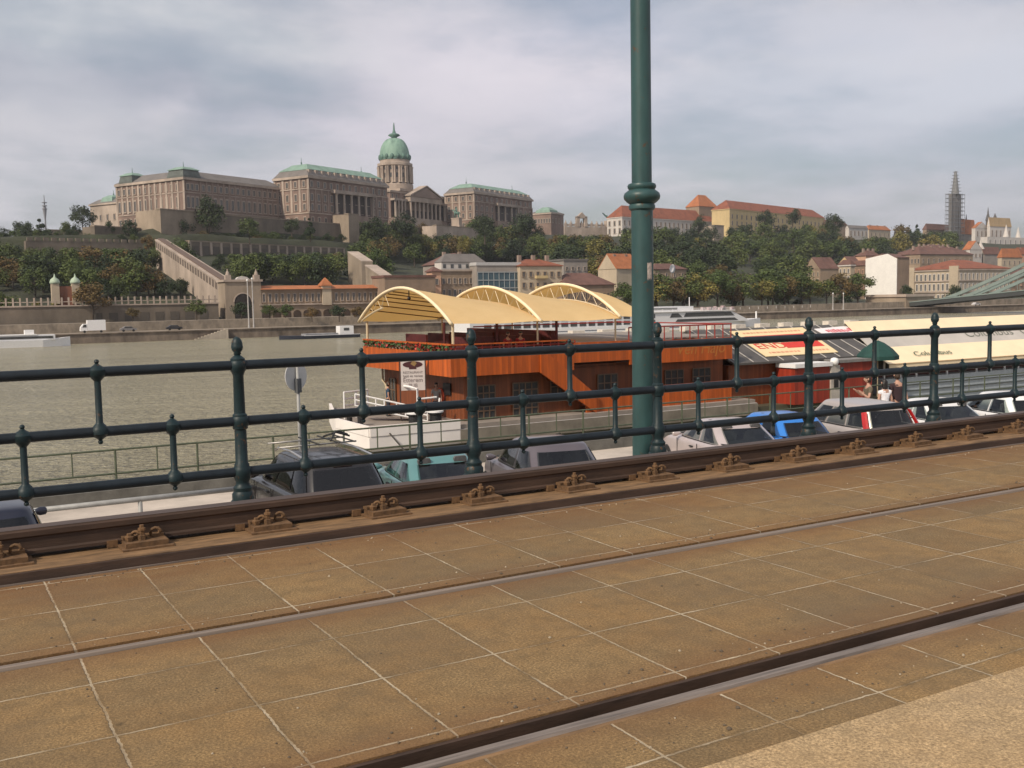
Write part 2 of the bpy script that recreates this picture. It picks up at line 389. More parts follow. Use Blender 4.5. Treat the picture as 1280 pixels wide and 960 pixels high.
# wet gutter line / paving joints come from the material noise; thin railing
t = thing('quay_railing', 'thin olive metal railing along the near quay edge', 'railing', (0, 23.9, 0))
for z in (-1.8, -2.33):
    m = MB(); m.tube([(-30, 0, z), (100, 0, z)], .024, 6); m.build('rail', M_thin, t)
m = MB(); m.tube([(0, 0, -2.62), (0, 0, -1.8)], .026, 6); p0 = m.build('post', M_thin, t)
m = MB(); m.tube([(0, 0, -2.33), (0, 0, -1.8)], .016, 6); q0 = m.build('bar', M_thin, t)
for k in range(-3, 34):
    for src, dx in ((p0, 0), (q0, .89)):
        o = src if k == -3 else dup(src, t)
        o.location = (3.63 + 1.78 * k + dx, 0, 0)
# crash barrier tube by the parking
t = thing('parking_barrier', 'grey tube barrier on short posts beside the parked cars', 'barrier', (1.5, 19.5, ZQ))
m = MB(); m.tube([(-.6, 0, .73), (3.9, 0, .73)], .05, 8); m.build('rail', M_grey, t, True)
for x in (-.4, 1.85, 3.7):
    m = MB(); m.tube([(x, 0, 0), (x, 0, .7)], .04, 8); m.build('post', M_grey, t, True)
# round road sign seen from behind
pp = at_Y(372, 472, 21.)
t = thing('road_sign', 'round grey road sign on a thin post, seen from behind, left of the black car', 'sign', (pp.x, 21, ZQ), R(26))
m = MB(); m.tube([(0, 0, 0), (0, 0, pp.z - ZQ + .38)], .035, 8); m.build('post', M_grey, t, True)
m = MB(); m.tube([(0, .04, pp.z - ZQ + .03), (0, .06, pp.z - ZQ + .03)], .31, 24); m.build('disc', mat('sign_back', (.47, .47, .46), .5, .1, .1), t)
m = MB(); m.box(-.06, -.05, pp.z - ZQ - .32, .06, .04, pp.z - ZQ - .02); m.build('bracket', mat('dark_bracket', (.08, .085, .09)), t)

M_glass = mat('car_glass', (.018, .022, .024), .05, 0, .2, 2, spec=.45)
def see_glass(name, tint):
    m, nt, bs = nt_of(name); out = nt.nodes['Material Output']
    tr = nt.nodes.new('ShaderNodeBsdfTransparent'); tr.inputs[0].default_value = c4(tint)
    gl = nt.nodes.new('ShaderNodeBsdfGlossy'); gl.inputs['Roughness'].default_value = .02; gl.inputs[0].default_value = (.95, .97, 1, 1)
    fr = nt.nodes.new('ShaderNodeFresnel'); fr.inputs[0].default_value = 1.55
    mx = nt.nodes.new('ShaderNodeMixShader'); L(nt, fr.outputs[0], mx.inputs[0]); L(nt, tr.outputs[0], mx.inputs[1]); L(nt, gl.outputs[0], mx.inputs[2]); L(nt, mx.outputs[0], out.inputs['Surface'])
    return m
M_cg = see_glass('clear_car_glass', (.55, .6, .58)); M_cgd = see_glass('tinted_car_glass', (.16, .17, .18))
M_seat = mat('seat_cloth', (.09, .088, .09), .9, 0, .3, 8); M_dash = mat('dark_cabin_lining', (.03, .03, .032), .9)
M_tyre = mat('tyre_rubber', (.015, .015, .015), .9)
M_rim = mat('wheel_rim', (.35, .35, .36), .35, .8)
M_blackpl = mat('black_trim', (.014, .014, .015), .55)
M_tail = mat('tail_lamp_red', (.42, .012, .01), .25, 0, .1, coat=.6)
M_plate = mat('number_plate', (.6, .6, .58), .5)
def lit_red():
    m, nt, bs = nt_of('brake_lamp_lit')
    bs.inputs['Base Color'].default_value = (.6, .02, .01, 1); bs.inputs['Emission Color'].default_value = (1, .12, .08, 1); bs.inputs['Emission Strength'].default_value = 5
    return m
M_lit = lit_red()
def paint(name, col, rough=.3, metal=.15):
    return mat(name, col, rough, metal, .08, 1.5, coat=.35)
def car(name, label, cat, X, Y, head, P, body_m):
    """P: L length, W width, H height, zs shoulder, yr0/yf0 glass base rear/front, yr1/yf1 roof rear/front (0 = rear bumper), wr roof half width ratio, trunk height"""
    Ln, W, H, zs = P['L'], P['W'] / 2, P['H'], P['zs']
    t = thing(name, label, cat, (X, Y, ZQ), -R(head), 'cars parked along the quay')
    # lower shell
    st = [(-.02, .80, zs * .55, .36), (.05, .90, P['zt'] * .86, .26), (.16, .955, P['zt'] * .985, .22), (P['yr0'] * .6 + .2, .985, P['zt'] * .5 + zs * .5 if P['sedan'] else zs, .2), (P['yr0'] + .5, 1, zs, .2), (Ln * .5, 1, zs - .01, .2), (P['yf0'] - .3, .995, zs - .02, .2), (P['yf0'] + .35, .98, zs - .06, .2), (Ln - .5, .93, zs - .16, .22), (Ln - .16, .84, zs - .27, .25), (Ln - .02, .7, zs - .36, .32)]
    rings = []
    for y, w, z, zb in st:
        w *= W
        h = [(0, zb), (w * .8, zb), (w * .95, zb + .06), (w, zb + (z - zb) * .35), (w * 1.005, zb + (z - zb) * .62), (w * .975, z - .05), (w * .93, z - .008), (w * .8, z + .012), (0, z + .025)]
        rings.append([(x, y, zz) for x, zz in h] + [(-x, y, zz) for x, zz in h[-2:0:-1]])
    m = MB(); m.loft(rings); o = m.build('body', body_m, t, True)
    s = o.modifiers.new('s', 'SUBSURF'); s.levels = s.render_levels = 1; baked(o)
    # cabin
    def ring(tt, off=0., n=40, inset=1.):
        tt = max(tt, 0)
        w = (W * .9 + (W * P['wr'] - W * .9) * tt ** 1.25) * inset + off
        a = P['yr0'] + (P['yr1'] - P['yr0']) * tt ** P.get('rc', 1.); c = P['yf0'] + (P['yf1'] - P['yf0']) * tt ** .92
        ym, hl = (a + c) / 2, (c - a) / 2 * inset + off
        z = zs - .02 + (H - .085 - zs) * tt
        return w, ym, hl, z
    NA = 96; lv = []
    for tt, ins, dz in ((-.05, 1, 0), (0, 1, 0), (.11, 1, 0), (.3, 1, 0), (.5, 1, 0), (.7, 1, 0), (.85, 1, 0), (.93, 1, 0), (1, 1, 0), (1, .985, .012), (1, .95, .034), (1, .89, .053), (1, .75, .07), (1, .5, .08), (1, .2, .085)):
        w, ym, hl, z = ring(tt, inset=ins); rr = []
        for i in range(NA):
            th = 2 * math.pi * (i + .5) / NA; c, s_ = math.cos(th), math.sin(th)
            rr.append((math.copysign(w * abs(c) ** .42, c), ym + math.copysign(hl * abs(s_) ** .42, s_), z + dz))
        lv.append((tt, w, ym, hl, rr))
    m = MB(); pts_ = [p for l_ in lv for p in l_[4]]; fs = []
    for k in range(len(lv) - 1):
        for i in range(NA):
            j = (i + 1) % NA; tt = lv[k][0]
            if 2 <= k < 6:                                   # window openings
                p, q = lv[k][4][i], lv[k][4][j]; w, ym, hl = lv[k][1:4]
                fx = max(abs(p[0]), abs(q[0])) / w; fy = sorted(((p[1] - ym) / hl, (q[1] - ym) / hl))
                if fx < (.735 if fy[0] < 0 else .84) and max(map(abs, fy)) > .6: continue
                if min(abs(p[0]), abs(q[0])) / w > .6 and any(a_ + max(k0, 0) + .03 < fy[0] and fy[1] < c_ + min(k1, 0) - .03 for a_, c_, k0, k1 in P['side']): continue
            fs.append((k * NA + i, k * NA + j, (k + 1) * NA + j, (k + 1) * NA + i))
    fs.append(tuple((len(lv) - 1) * NA + i for i in range(NA)))
    m.add(pts_, fs); m.build('cabin', body_m, t, 'auto')
    w, ym, hl, z = ring(0)
    m = MB(); m.box(-w * .88, ym - hl * .9, zs + .03, w * .88, ym + hl * .92, zs + .045); m.build('cabin_lining', M_dash, t)
    for sx in (-1, 1):
        for y, hh in ((ym + hl * .12, .30), (ym - hl * .42, .24)):
            m = MB(); x = sx * w * .45
            m.loft([[(x + a_ * .24 * q, y + b_ * .06 + dz * -.2, zs + .04 + dz) for a_, b_ in ((-1, -1), (1, -1), (1, 1), (-1, 1))] for q, dz in ((1, 0), (1, hh * .75), (.75, hh * .9))]); m.build('seat', M_seat, t)
            m = MB(); m.loft([[(x + a_ * .12 * q, y - .05 + b_ * .045 - dz * .15, zs + .04 + hh * .8 + dz) for a_, b_ in ((-1, -1), (1, -1), (1, 1), (-1, 1))] for q, dz in ((.7, 0), (1, .05), (1, .13), (.8, .17))]); m.build('headrest', M_seat, t)
    def pane(nm, side, lo, hi, f0, f1, mm=None, of=.014, par=None, k0=0., k1=0.):
        m = MB(); g = []
        nu, nv = 10, 6
        for j in range(nv + 1):
            tt = lo + (hi - lo) * j / nv
            w, ym, hl, z = ring(tt, of)
            row = []
            for i in range(nu + 1):
                a0, a1 = f0 + k0 * (j / nv), f1 + k1 * (j / nv)
                f = a0 + (a1 - a0) * i / nu
                if side in ('r', 'f'):
                    e = hl * (1 - min(.999, abs(f)) ** 4.76) ** (1 / 4.76)
                    row.append((f * w, ym + (e if side == 'f' else -e), z))
                else:
                    e = w * (1 - min(.999, abs(f)) ** 4.76) ** (1 / 4.76)
                    row.append((e if side == 'R' else -e, ym + f * hl, z))
            g.append(row)
        pts = [p for r in g for p in r]
        m.add(pts, [(j * (nu + 1) + i, j * (nu + 1) + i + 1, (j + 1) * (nu + 1) + i + 1, (j + 1) * (nu + 1) + i) for j in range(nv) for i in range(nu)])
        return m.build(nm, mm or (M_cgd if P.get('tint') else M_cg), par or t, True)
    pane('rear_window', 'r', .1, .86, -.76, .76)
    pane('windscreen', 'f', .08, .92, -.88, .88)
    for sd in ('L', 'R'):
        for a, c, k0, k1 in P['side']:
            pane('side_window', sd, .1, .88, a, c, k0=k0, k1=k1)
        pane('waist_trim', sd, .02, .075, -.92, .92, M_blackpl, .012)
    # wheels
    for y in (Ln * .18, Ln * .81):
        for sx in (-1, 1):
            w = bpy.data.objects.new('wheel', None); w.location = (sx * (W - .1), y, .31); put(w, 'wheel', t)
            q = MB(); q.loft([[(sx * x, rr * math.cos(k * math.pi / 12), rr * math.sin(k * math.pi / 12)) for k in range(24)] for x, rr in ((-.08, .25), (-.08, .3), (.08, .31), (.115, .29), (.115, .2))]); q.build('tyre', M_tyre, w, 'auto')
            q = MB(); q.tube([(sx * .09, 0, 0), (sx * .118, 0, 0)], .2, 20); q.build('rim', M_rim, w)
    for sd in (-1, 1):
        for a_, c_, k0, k1 in P['side'][-2:]:
            yy = ring(0)[1] + ring(0)[2] * c_
            m = MB(); m.box(sd * (W * 1.0) - .006, yy - .006, .35, sd * (W * 1.0) + .006, yy + .006, zs - .06); m.build('door_seam', M_blackpl, t)
            m = MB(); m.box(min(sd * W * .985, sd * (W + .025)), yy - .9, zs - .17, max(sd * W * .985, sd * (W + .025)), yy - .74, zs - .14); m.build('door_handle', M_blackpl, t)
    # lamps, plate, mirrors
    zt = P['zt']
    for sx in (-1, 1):
        m = MB(); zl0, zl1 = P.get('lamp', (zt - .32, zt - .08))
        yy = lambda z: (P['yr0'] - .1 if z > zs else -.0)
        if P.get('lamp_high'):
            m = MB(); a, c_ = [], []
            for tt in (-.35, 0, .3, .6, .86):
                w, ym, hl, z = ring(max(tt, 0), .02)
                if tt < 0: z = zs - .28; ym, hl = ym - .03, hl + .03
                a.append([(sx * w * .89, ym - hl + .035, z), (sx * w * .95, ym - hl + .07, z), (sx * w * .985, ym - hl + .17, z), (sx * w * .89, ym - hl + .18, z)])
            m.loft(a)
        else:
            m.hexa([(sx * W * .62, -.03, zl0), (sx * W * .93, .03, zl0), (sx * W * .99, .25, zl0), (sx * W * .62, .2, zl0), (sx * W * .62, .0, zl1), (sx * W * .9, .06, zl1), (sx * W * .965, .28, zl1), (sx * W * .62, .22, zl1)])
        o = m.build('tail_lamp', M_lit if (P.get('lit') and sx < 0) else M_tail, t)
        if not P.get('lamp_high'): bevel(o, .02)
        m = MB(); ym = P['yf0'] - .42
        m.loft([[(sx * (W * .93 + a), ym + .05 * math.cos(q) + .02 * a, zs + .06 + h_ * math.sin(q)) for q in [2 * math.pi * i / 12 for i in range(12)]] for a, h_ in ((0, .025), (.05, .05), (.1, .07), (.18, .065), (.2, .04))]); m.build('mirror', body_m, t, True)
    m = MB(); m.box(-.26, -.045, zt - .38, .26, -.02, zt - .27); m.build('number_plate', M_plate, t)
    if P.get('brake_bar'):
        w, ym, hl, z = ring(.97, .02)
        m = MB(); m.box(-.17, ym - hl - .02, z - .005, .17, ym - hl + .06, z + .04); m.build('brake_light', M_tail, t)
    return t, ring
SED = dict(L=4.35, W=1.72, H=1.40, zs=.93, zt=.97, yr0=.52, yr1=1.28, yf0=3.2, yf1=2.45, wr=.70, sedan=1, side=[(-.78, -.1, .1, 0), (-.05, .74, 0, -.12)])
HATCH = dict(L=3.75, W=1.66, H=1.45, zs=.95, zt=.97, yr0=.16, yr1=.62, yf0=2.85, yf1=2.1, wr=.72, sedan=0, side=[(-.84, -.2, .06, 0), (-.15, .8, 0, -.1)])
ESTATE = dict(L=4.3, W=1.74, H=1.5, zs=.95, zt=.97, yr0=.1, yr1=.42, yf0=3.25, yf1=2.5, wr=.74, sedan=0, side=[(-.88, -.42, .02, 0), (-.38, .16, 0, 0), (.2, .8, 0, -.1)], lamp_high=1)
def S(base, **k): d = dict(base); d.update(k); return d
C_bk = paint('black_car_paint', (.013, .012, .014), .25)
t, rg = car('parked_car', 'black hatchback with silver roof bars and a cycle carrier on its roof', 'car', 6.2, 16.1, 1, S(HATCH, L=4.3, W=1.8, H=1.58, zs=1.0, zt=1.0, yr0=.14, yr1=.55, yf0=3.3, yf1=2.55, wr=.73, brake_bar=1, tint=1, side=[(-.86, -.5, .02, 0), (-.45, .1, 0, 0), (.15, .8, 0, -.1)]), C_bk)
for sx in (-1, 1):
    m = MB(); m.tube([(sx * .60, .62, 1.5), (sx * .6, .75, 1.57), (sx * .58, 1.6, 1.615), (sx * .58, 2.4, 1.59), (sx * .59, 2.55, 1.53)], .022, 8); m.build('roof_bar', mat('bright_alloy', (.6, .58, .56), .25, .9), t, True)
rk = thing('cycle_carrier', 'thin folded cycle carrier clamped across the roof of the black hatchback', 'carrier', (6.2, 16.1 + 1.6, ZQ + 1.62))
for y in (.15, .85):
    m = MB(); m.tube([(-.72, y, .06), (.74, y, .06)], .016, 6); m.build('crossbar', mat('carrier_tube', (.28, .27, .26), .4, .6), rk, True)
for x in (-.05, .32, .62):
    m = MB(); m.tube([(x, -.1, .09), (x, 1.1, .09)], .014, 6); m.build('cycle_tray', M_blackpl, rk, True)
m = MB(); m.tube([(.3, .3, .09), (.5, .6, .2), (.75, .5, .12)], .02, 6); m.tube([(.35, .85, .1), (.6, .7, .2), (.85, .9, .1)], .02, 6); m.build('clamp_arm', M_blackpl, rk, True)
car('parked_car', 'pale teal three-box saloon between the black hatchback and the dark grey car', 'car', 8.15, 15.95, 10, S(SED, H=1.38), paint('teal_car_paint', (.11, .25, .255)))
car('parked_car', 'dark purplish grey hatchback with one lit red brake lamp', 'car', 10.4, 15.67, 13, S(HATCH, L=4.0, W=1.74, H=1.5, lit=1, yr0=.3, yr1=.85, yf0=3.05, yf1=2.35, lamp=(.80, .93)), paint('dark_grey_car_paint', (.11, .095, .11)))
car('parked_car', 'pinkish silver saloon to the right of the green pole', 'car', 15.65, 16.2, 16, S(SED, H=1.41), paint('pink_silver_paint', (.52, .45, .44), .35, .3))
car('parked_car', 'bright blue small car between two silver cars', 'car', 17.6, 16.66, 12, S(HATCH, H=1.43, L=3.6), paint('blue_car_paint', (.03, .20, .62)))
car('parked_car', 'beige silver estate car with tall red lamps beside its rear window', 'car', 20.3, 16.6, 15, S(ESTATE, H=1.55), paint('beige_silver_paint', (.45, .40, .37), .35, .3))
car('parked_car', 'white saloon parked behind the couple, next to the beige estate', 'car', 22.76, 16.2, 20, S(SED, H=1.42), paint('white_car_paint', (.78, .77, .76)))
car('parked_car', 'white hatchback at the far right end of the parked row', 'car', 25.4, 16.2, 22, S(HATCH, L=4.0, H=1.47), paint('white_car_paint', (.78, .77, .76)))
car('parked_car', 'dark navy car at the left edge, mostly cut off by the picture', 'car', .72, 15.4, -2, S(HATCH, H=1.46, W=1.72), paint('navy_car_paint', (.015, .018, .035)))

# ---------------------------------------------------------------- people
M_skin = mat('skin', (.42, .24, .17), .6, 0, .08)
def skinned(name, verts, edges, rad, m_, parent, sub=2):
    me = bpy.data.meshes.new(name); me.from_pydata(verts, edges, []); me.materials.append(m_)
    o = put(bpy.data.objects.new(name, me), name, parent)
    md = o.modifiers.new('skin', 'SKIN'); md.use_smooth_shade = True
    for i, r in enumerate(rad):
        sv = me.skin_vertices[0].data[i]; sv.radius = (r, r) if not isinstance(r, tuple) else r
        sv.use_root = (i == 0)
    s = o.modifiers.new('s', 'SUBSURF'); s.levels = s.render_levels = sub
    baked(o)
    for p in o.data.polygons: p.use_smooth = True
    return o
def person(label, x, y, z, face, top, legs, hair, h=1.72, arms=((.25, .05, .85), (-.25, .05, .85)), elbows=None, seated=False, group=None, longhair=False, sleeves=.55, lean=0.):
    """face: heading in degrees (0 = +Y, 90 = +X)"""
    k = h / 1.72
    t = thing('person', label, 'person', (x, y, z), -R(face), group)
    hip = .92 if not seated else .5
    sh = hip + .5
    ln = lean
    V_ = [(0, 0, hip), (0, .01, hip + .18), (0, ln * .5, hip + .36), (0, ln, sh), (0, ln + .01, sh + .09), (0, ln + .03, sh + .16)]
    E = [(0, 1), (1, 2), (2, 3), (3, 4), (4, 5)]; Rr = [(.15, .105), (.125, .095), (.155, .105), (.13, .085), (.05, .052), (.05, .055)]
    hands = []
    for i, sx in enumerate((1, -1)):
        hx, hy, hz = arms[i]; hz = hz - .92 + hip
        ex = elbows[i] if elbows else (sx * .25, -.03, hip + .2)
        if elbows: ex = (ex[0], ex[1], ex[2] - .92 + hip)
        b = len(V_)
        V_ += [(sx * .18, ln, sh - .02), ex, (hx, hy, hz)]
        E += [(3, b), (b, b + 1), (b + 1, b + 2)]; Rr += [.058, .042, .03]; hands.append((Vector(ex), Vector((hx, hy, hz)), b + 2))
    for sx in (1, -1):
        b = len(V_)
        if seated: V_ += [(sx * .1, .05, hip - .03), (sx * .12, .45, hip - .02), (sx * .12, .43, .08), (sx * .12, .56, .03)]
        else: V_ += [(sx * .095, 0, hip - .1), (sx * .1, .02, .48), (sx * .1, -.02, .08), (sx * .12, .12, .035)]
        E += [(0, b), (b, b + 1), (b + 1, b + 2), (b + 2, b + 3)]; Rr += [.088, .058, .042, .036]
    # fingers: four bent fingers and a thumb on each hand
    for (ex, hd, b0) in hands:
        d = (hd - ex).normalized(); sd = d.cross(Vector((0, 1, 0.01))).normalized(); fr = d.cross(sd)
        pb = len(V_); V_.append(tuple(hd + d * .07)); E.append((b0, pb)); Rr.append((.034, .02))
        for q, ln_ in ((-1.5, .06), (-.5, .072), (.5, .068), (1.5, .052)):
            c = hd + d * .085 + sd * (q * .019); e1 = c + d * ln_ * .6; e2 = e1 + d * ln_ * .4 - fr * .02
            n = len(V_); V_ += [tuple(c), tuple(e1), tuple(e2)]; E += [(pb, n), (n, n + 1), (n + 1, n + 2)]; Rr += [.009, .009, .007]
        n = len(V_); c = hd + d * .03 + sd * .038; V_ += [tuple(c), tuple(c + d * .045 + sd * .015)]; E += [(b0, n), (n, n + 1)]; Rr += [.011, .009]
    bo = skinned('body', [tuple(c * k for c in v) for v in V_], E, [tuple(c * k for c in r) if isinstance(r, tuple) else r * k for r in Rr], M_skin, t, 1)
    hc = Vector((0, ln + .045, sh + .265)) * k
    m = MB()
    rings = []
    for j in range(13):
        ph = math.pi * j / 12; zz = -.118 * math.cos(ph); rr = math.sin(ph)
        wx = .076 * rr * (1 - .12 * max(0, -zz / .118)); wy = .094 * rr
        row = []
        for i in range(20):
            th = 2 * math.pi * i / 20; yy = wy * math.sin(th); xx = wx * math.cos(th)
            if math.sin(th) > .93 and -.045 < zz < .012: yy += .02            # nose
            if math.sin(th) > .9 and -.07 < zz < -.055: yy += .006               # lips
            if .6 < math.sin(th) < .93 and -.005 < zz < .03: yy -= .008          # eye sockets
            row.append(tuple(hc + Vector((xx, yy, zz)) * k))
        rings.append(row)
    m.loft(rings)
    for sx in (1, -1): m.ball(hc + Vector((sx * .078, -.005, -.005)) * k, .026 * k, 6, sz=1.3)
    hd = m.build('head_skin', M_skin, None, True)
    # join the head into the body mesh
    bm = bmesh.new(); bm.from_mesh(bo.data); bm.from_mesh(hd.data)
    for f in bm.faces: f.smooth = True
    bm.to_mesh(bo.data); bm.free(); bpy.data.objects.remove(hd)
    m = MB()
    for sx in (1, -1): m.ball(hc + Vector((sx * .03, .083, .012)) * k, .012 * k, 6)
    m.build('eye', M_blackpl, t, True)
    m = MB()      # hair cap
    rings = []
    for j in range(8):
        ph = math.pi * (.36 + .64 * j / 7); rr = math.sin(ph)
        rings.append([tuple(hc + Vector((.086 * rr * math.cos(2 * math.pi * i / 20), (.104 * rr * math.sin(2 * math.pi * i / 20)) - .012, -.13 * math.cos(ph) + (.05 if math.sin(2 * math.pi * i / 20) > .3 and j < 4 else -.05 * (1 if j < 1 else 0)))) * k) for i in range(20)])
    m.loft(rings)
    if longhair: m.loft([[tuple(hc + Vector((w_ * math.cos(2 * math.pi * i / 12), -.06 + .05 * math.sin(2 * math.pi * i / 12), zz)) * k) for i in range(12)] for w_, zz in ((.085, .05), (.092, -.05), (.09, -.16), (.06, -.26))])
    m.build('hair', hair, t, True)
    # shirt
    V2 = [(0, 0, hip - .05)] + V_[1:4] + [(0, ln + .005, sh + .06)]; E2 = [(0, 1), (1, 2), (2, 3), (3, 4)]; R2 = [(.172, .128), (.145, .112), (.174, .122), (.15, .102), (.075, .07)]
    for i in range(2):
        b = 6 + 3 * i; p, e = Vector(V_[b]), Vector(V_[b + 1]); n = len(V2)
        V2 += [tuple(p), tuple(p.lerp(e, sleeves))]; E2 += [(3, n), (n, n + 1)]; R2 += [.072, .062]
    skinned('shirt', [tuple(c * k for c in v) for v in V2], E2, [tuple(c * k for c in r) if isinstance(r, tuple) else r * k for r in R2], top, t, 2)
    # trousers
    V3 = [(0, 0, hip + .06)]; E3 = []; R3 = [(.165, .122)]
    for i in range(2):
        b = 12 + 4 * i; n = len(V3)
        V3 += [V_[b], V_[b + 1], (V_[b + 2][0], V_[b + 2][1], V_[b + 2][2] + .02)]; E3 += [(0, n), (n, n + 1), (n + 1, n + 2)]; R3 += [.105, .075, .065]
    skinned('trousers', [tuple(c * k for c in v) for v in V3], E3, [tuple(c * k for c in r) if isinstance(r, tuple) else r * k for r in R3], legs, t, 2)
    m = MB()
    for sx in (1, -1):
        b = 12 + (0 if sx > 0 else 4); a = Vector(V_[b + 2]); c = Vector(V_[b + 3])
        m.loft([[tuple((a.lerp(c, f) + Vector((w_ * math.cos(2 * math.pi * i / 10), -.02, .0)) + Vector((0, 0, hh * (.5 + .5 * math.sin(2 * math.pi * i / 10)) - a.lerp(c, f).z))) * k) for i in range(10)] for f, w_, hh in ((-.35, .03, .09), (0, .045, .11), (.7, .05, .09), (1.3, .04, .05))])
    m.build('shoes', M_blackpl, t, True)
    return t
M_hblack = mat('black_hair', (.012, .01, .009), .5)
M_hbrown = mat('brown_hair', (.05, .03, .018), .6)
def cloth(n, c): return mat(n, c, .9, 0, .12, 12)
D_jean = cloth('dark_trousers', (.03, .032, .045))
def stand(px, py, Y, *a, **k):
    p = at_Y(px, py, Y)
    return p.x
xw = XY(1107, 20.6); xm = XY(1123, 20.6); xo = XY(1097, 20.9)
person('woman with black hair in a white top standing behind the parked cars', xw, 20.6, ZQ, 12, cloth('white_top', (.75, .74, .76)), D_jean, M_hblack, 1.62, arms=((.3, .1, .9), (-.27, .05, .87)), longhair=True, sleeves=.3)
person('tall man in a dark maroon shirt with bare forearms beside the woman in white', xm, 20.6, ZQ, 20, cloth('maroon_shirt', (.035, .018, .022)), D_jean, M_hbrown, 1.82, arms=((.33, -.02, .84), (-.3, .08, .86)))
person('person in olive clothing half hidden behind the woman in white', xo, 21.2, ZQ, -60, cloth('olive_shirt', (.11, .09, .06)), D_jean, M_hbrown, 1.7, arms=((.2, .3, 1.3), (-.2, .28, 1.28)), elbows=((.3, .1, 1.15), (-.3, .1, 1.13)))
# ================================================================ boats
def plank_mat(name, col, w=.16, rough=.55, vert=True, dark=.5):
    m, nt, bs = nt_of(name)
    tc = nt.nodes.new('ShaderNodeTexCoord').outputs['Object']
    sx = nt.nodes.new('ShaderNodeSeparateXYZ'); L(nt, tc, sx.inputs[0])
    a = N(nt, 'ShaderNodeMath', operation='ADD'); L(nt, sx.outputs[0], a.inputs[0]); L(nt, sx.outputs[1], a.inputs[1])
    src = a.outputs[0] if vert else sx.outputs[2]
    d = N(nt, 'ShaderNodeMath', operation='DIVIDE'); L(nt, src, d.inputs[0]); d.inputs[1].default_value = w
    fl = N(nt, 'ShaderNodeMath', operation='FLOOR'); L(nt, d.outputs[0], fl.inputs[0])
    wn = N(nt, 'ShaderNodeTexWhiteNoise', noise_dimensions='1D'); L(nt, fl.outputs[0], wn.inputs['W'])
    fr = N(nt, 'ShaderNodeMath', operation='FRACT'); L(nt, d.outputs[0], fr.inputs[0])
    col1 = ramp(nt, wn.outputs['Value'], [(0, tuple(c * .72 for c in col)), (1, tuple(c * 1.2 for c in col))])
    g = noisef(nt, tc, 5, 5, .7, (1, 1, .15) if vert else (.15, .15, 1))
    col1 = mixc(nt, ramp(nt, g, [(.35, (.0, .0, .0)), (.75, (.7, .7, .7))]), col1, tuple(c * dark for c in col))
    ln = ramp(nt, fr.outputs[0], [(0, (1, 1, 1)), (.07, (0, 0, 0))])
    col1 = mixc(nt, ln, col1, tuple(c * .3 for c in col))
    L(nt, col1, bs.inputs['Base Color']); bs.inputs['Roughness'].default_value = rough
    return m
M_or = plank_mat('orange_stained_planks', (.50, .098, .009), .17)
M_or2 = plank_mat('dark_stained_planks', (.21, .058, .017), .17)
M_rb = plank_mat('red_brown_planks', (.32, .035, .014), .22)
M_wh = mat('white_hull_paint', (.82, .77, .73), .5, 0, .08, .5, None, .2, .01, 3)
M_hd = mat('dark_hull_paint', (.085, .08, .05), .6, 0, .3, .6)
M_deck = mat('worn_deck', (.25, .215, .185), .8, 0, .2, 1)
M_can = mat('cream_canvas', (.74, .50, .22), .8, 0, .05, .8, None, .15, .02, 2)
def canvas_two_sided():
    m, nt, bs = nt_of('cream_canvas')
    tc = nt.nodes.new('ShaderNodeTexCoord').outputs['Object']
    f = noisef(nt, tc, .9, 5, .6)
    L(nt, ramp(nt, f, [(.3, (.84, .60, .29)), (.7, (.92, .67, .34))]), bs.inputs['Base Color']); bs.inputs['Roughness'].default_value = .85
    bs.inputs['Transmission Weight'].default_value = 0
    tr = nt.nodes.new('ShaderNodeBsdfTranslucent'); tr.inputs[0].default_value = (.80, .50, .16, 1)
    mx = nt.nodes.new('ShaderNodeMixShader'); mx.inputs[0].default_value = .35
    out = nt.nodes['Material Output']; L(nt, bs.outputs[0], mx.inputs[1]); L(nt, tr.outputs[0], mx.inputs[2]); L(nt, mx.outputs[0], out.inputs['Surface'])
    bump(nt, bs, noisef(nt, tc, 1.3, 4, .6), .25, .05)
    return m
M_canv = canvas_two_sided()
M_wmet = mat('cream_tube', (.55, .45, .30), .45, 0, .1)
M_win = mat('dim_window_glass', (.055, .055, .055), .15, 0, .4, 1.5, spec=.6)
M_wood_fr = mat('tan_window_bars', (.13, .08, .05), .6, 0, .2)
M_redp = mat('red_paint', (.28, .03, .02), .5, 0, .2)
M_white = mat('white_paint', (.76, .75, .74), .5, 0, .06)

YB, XL = 44.8, 22.5                              # near side and end of the restaurant boat
RO = Vector((XL, YB, ZW))
rb = thing('restaurant_boat', 'orange timber restaurant boat with two decks and a wavy cream canopy', 'boat', RO)
YF, XR = YB + 11.3, 40.5
def rmb(): return MB(RO)
# hull
m = rmb()
plan = [(17.9, 44.3), (17.9, 48.6), (20.3, 56.2), (42, 56.2), (42, 44.3)]
def scaled(pl, s): 
    cx, cy = 30, 50
    return [(cx + (x - cx) * s, cy + (y - cy) * s) for x, y in pl]
m.loft([[(x, y, z) for x, y in scaled(plan, s)] for s, z in ((.965, ZW - .5), (.985, -5.62))], 1)
m.loft([[(x, y, z) for x, y in scaled(plan, s)] for s, z in ((.988, -5.62), (1, -5.3), (1, -4.92))], 0)
m.loft([[(x, y, z) for x, y in [(17.86, 44.26), (17.86, 48.62), (20.26, 56.24), (22.6, 56.24), (22.6, 44.26)]] for z in (-5.5, -4.93)], 0)
m.box(22.62, 44.24, -5.58, 42.02, 44.27, -4.93, 2)  # hull side right of the bow, its shade and olive dullness painted in
m.build('hull', [M_wh, M_hd, mat('shaded_olive_hull', (.20, .175, .14), .6, 0, .35, .8)], rb)
m = rmb(); m.prism([(x, y) for x, y in scaled(plan, .992)], 'z', -4.9, -4.71); m.build('deck', M_deck, rb)
m = rmb()
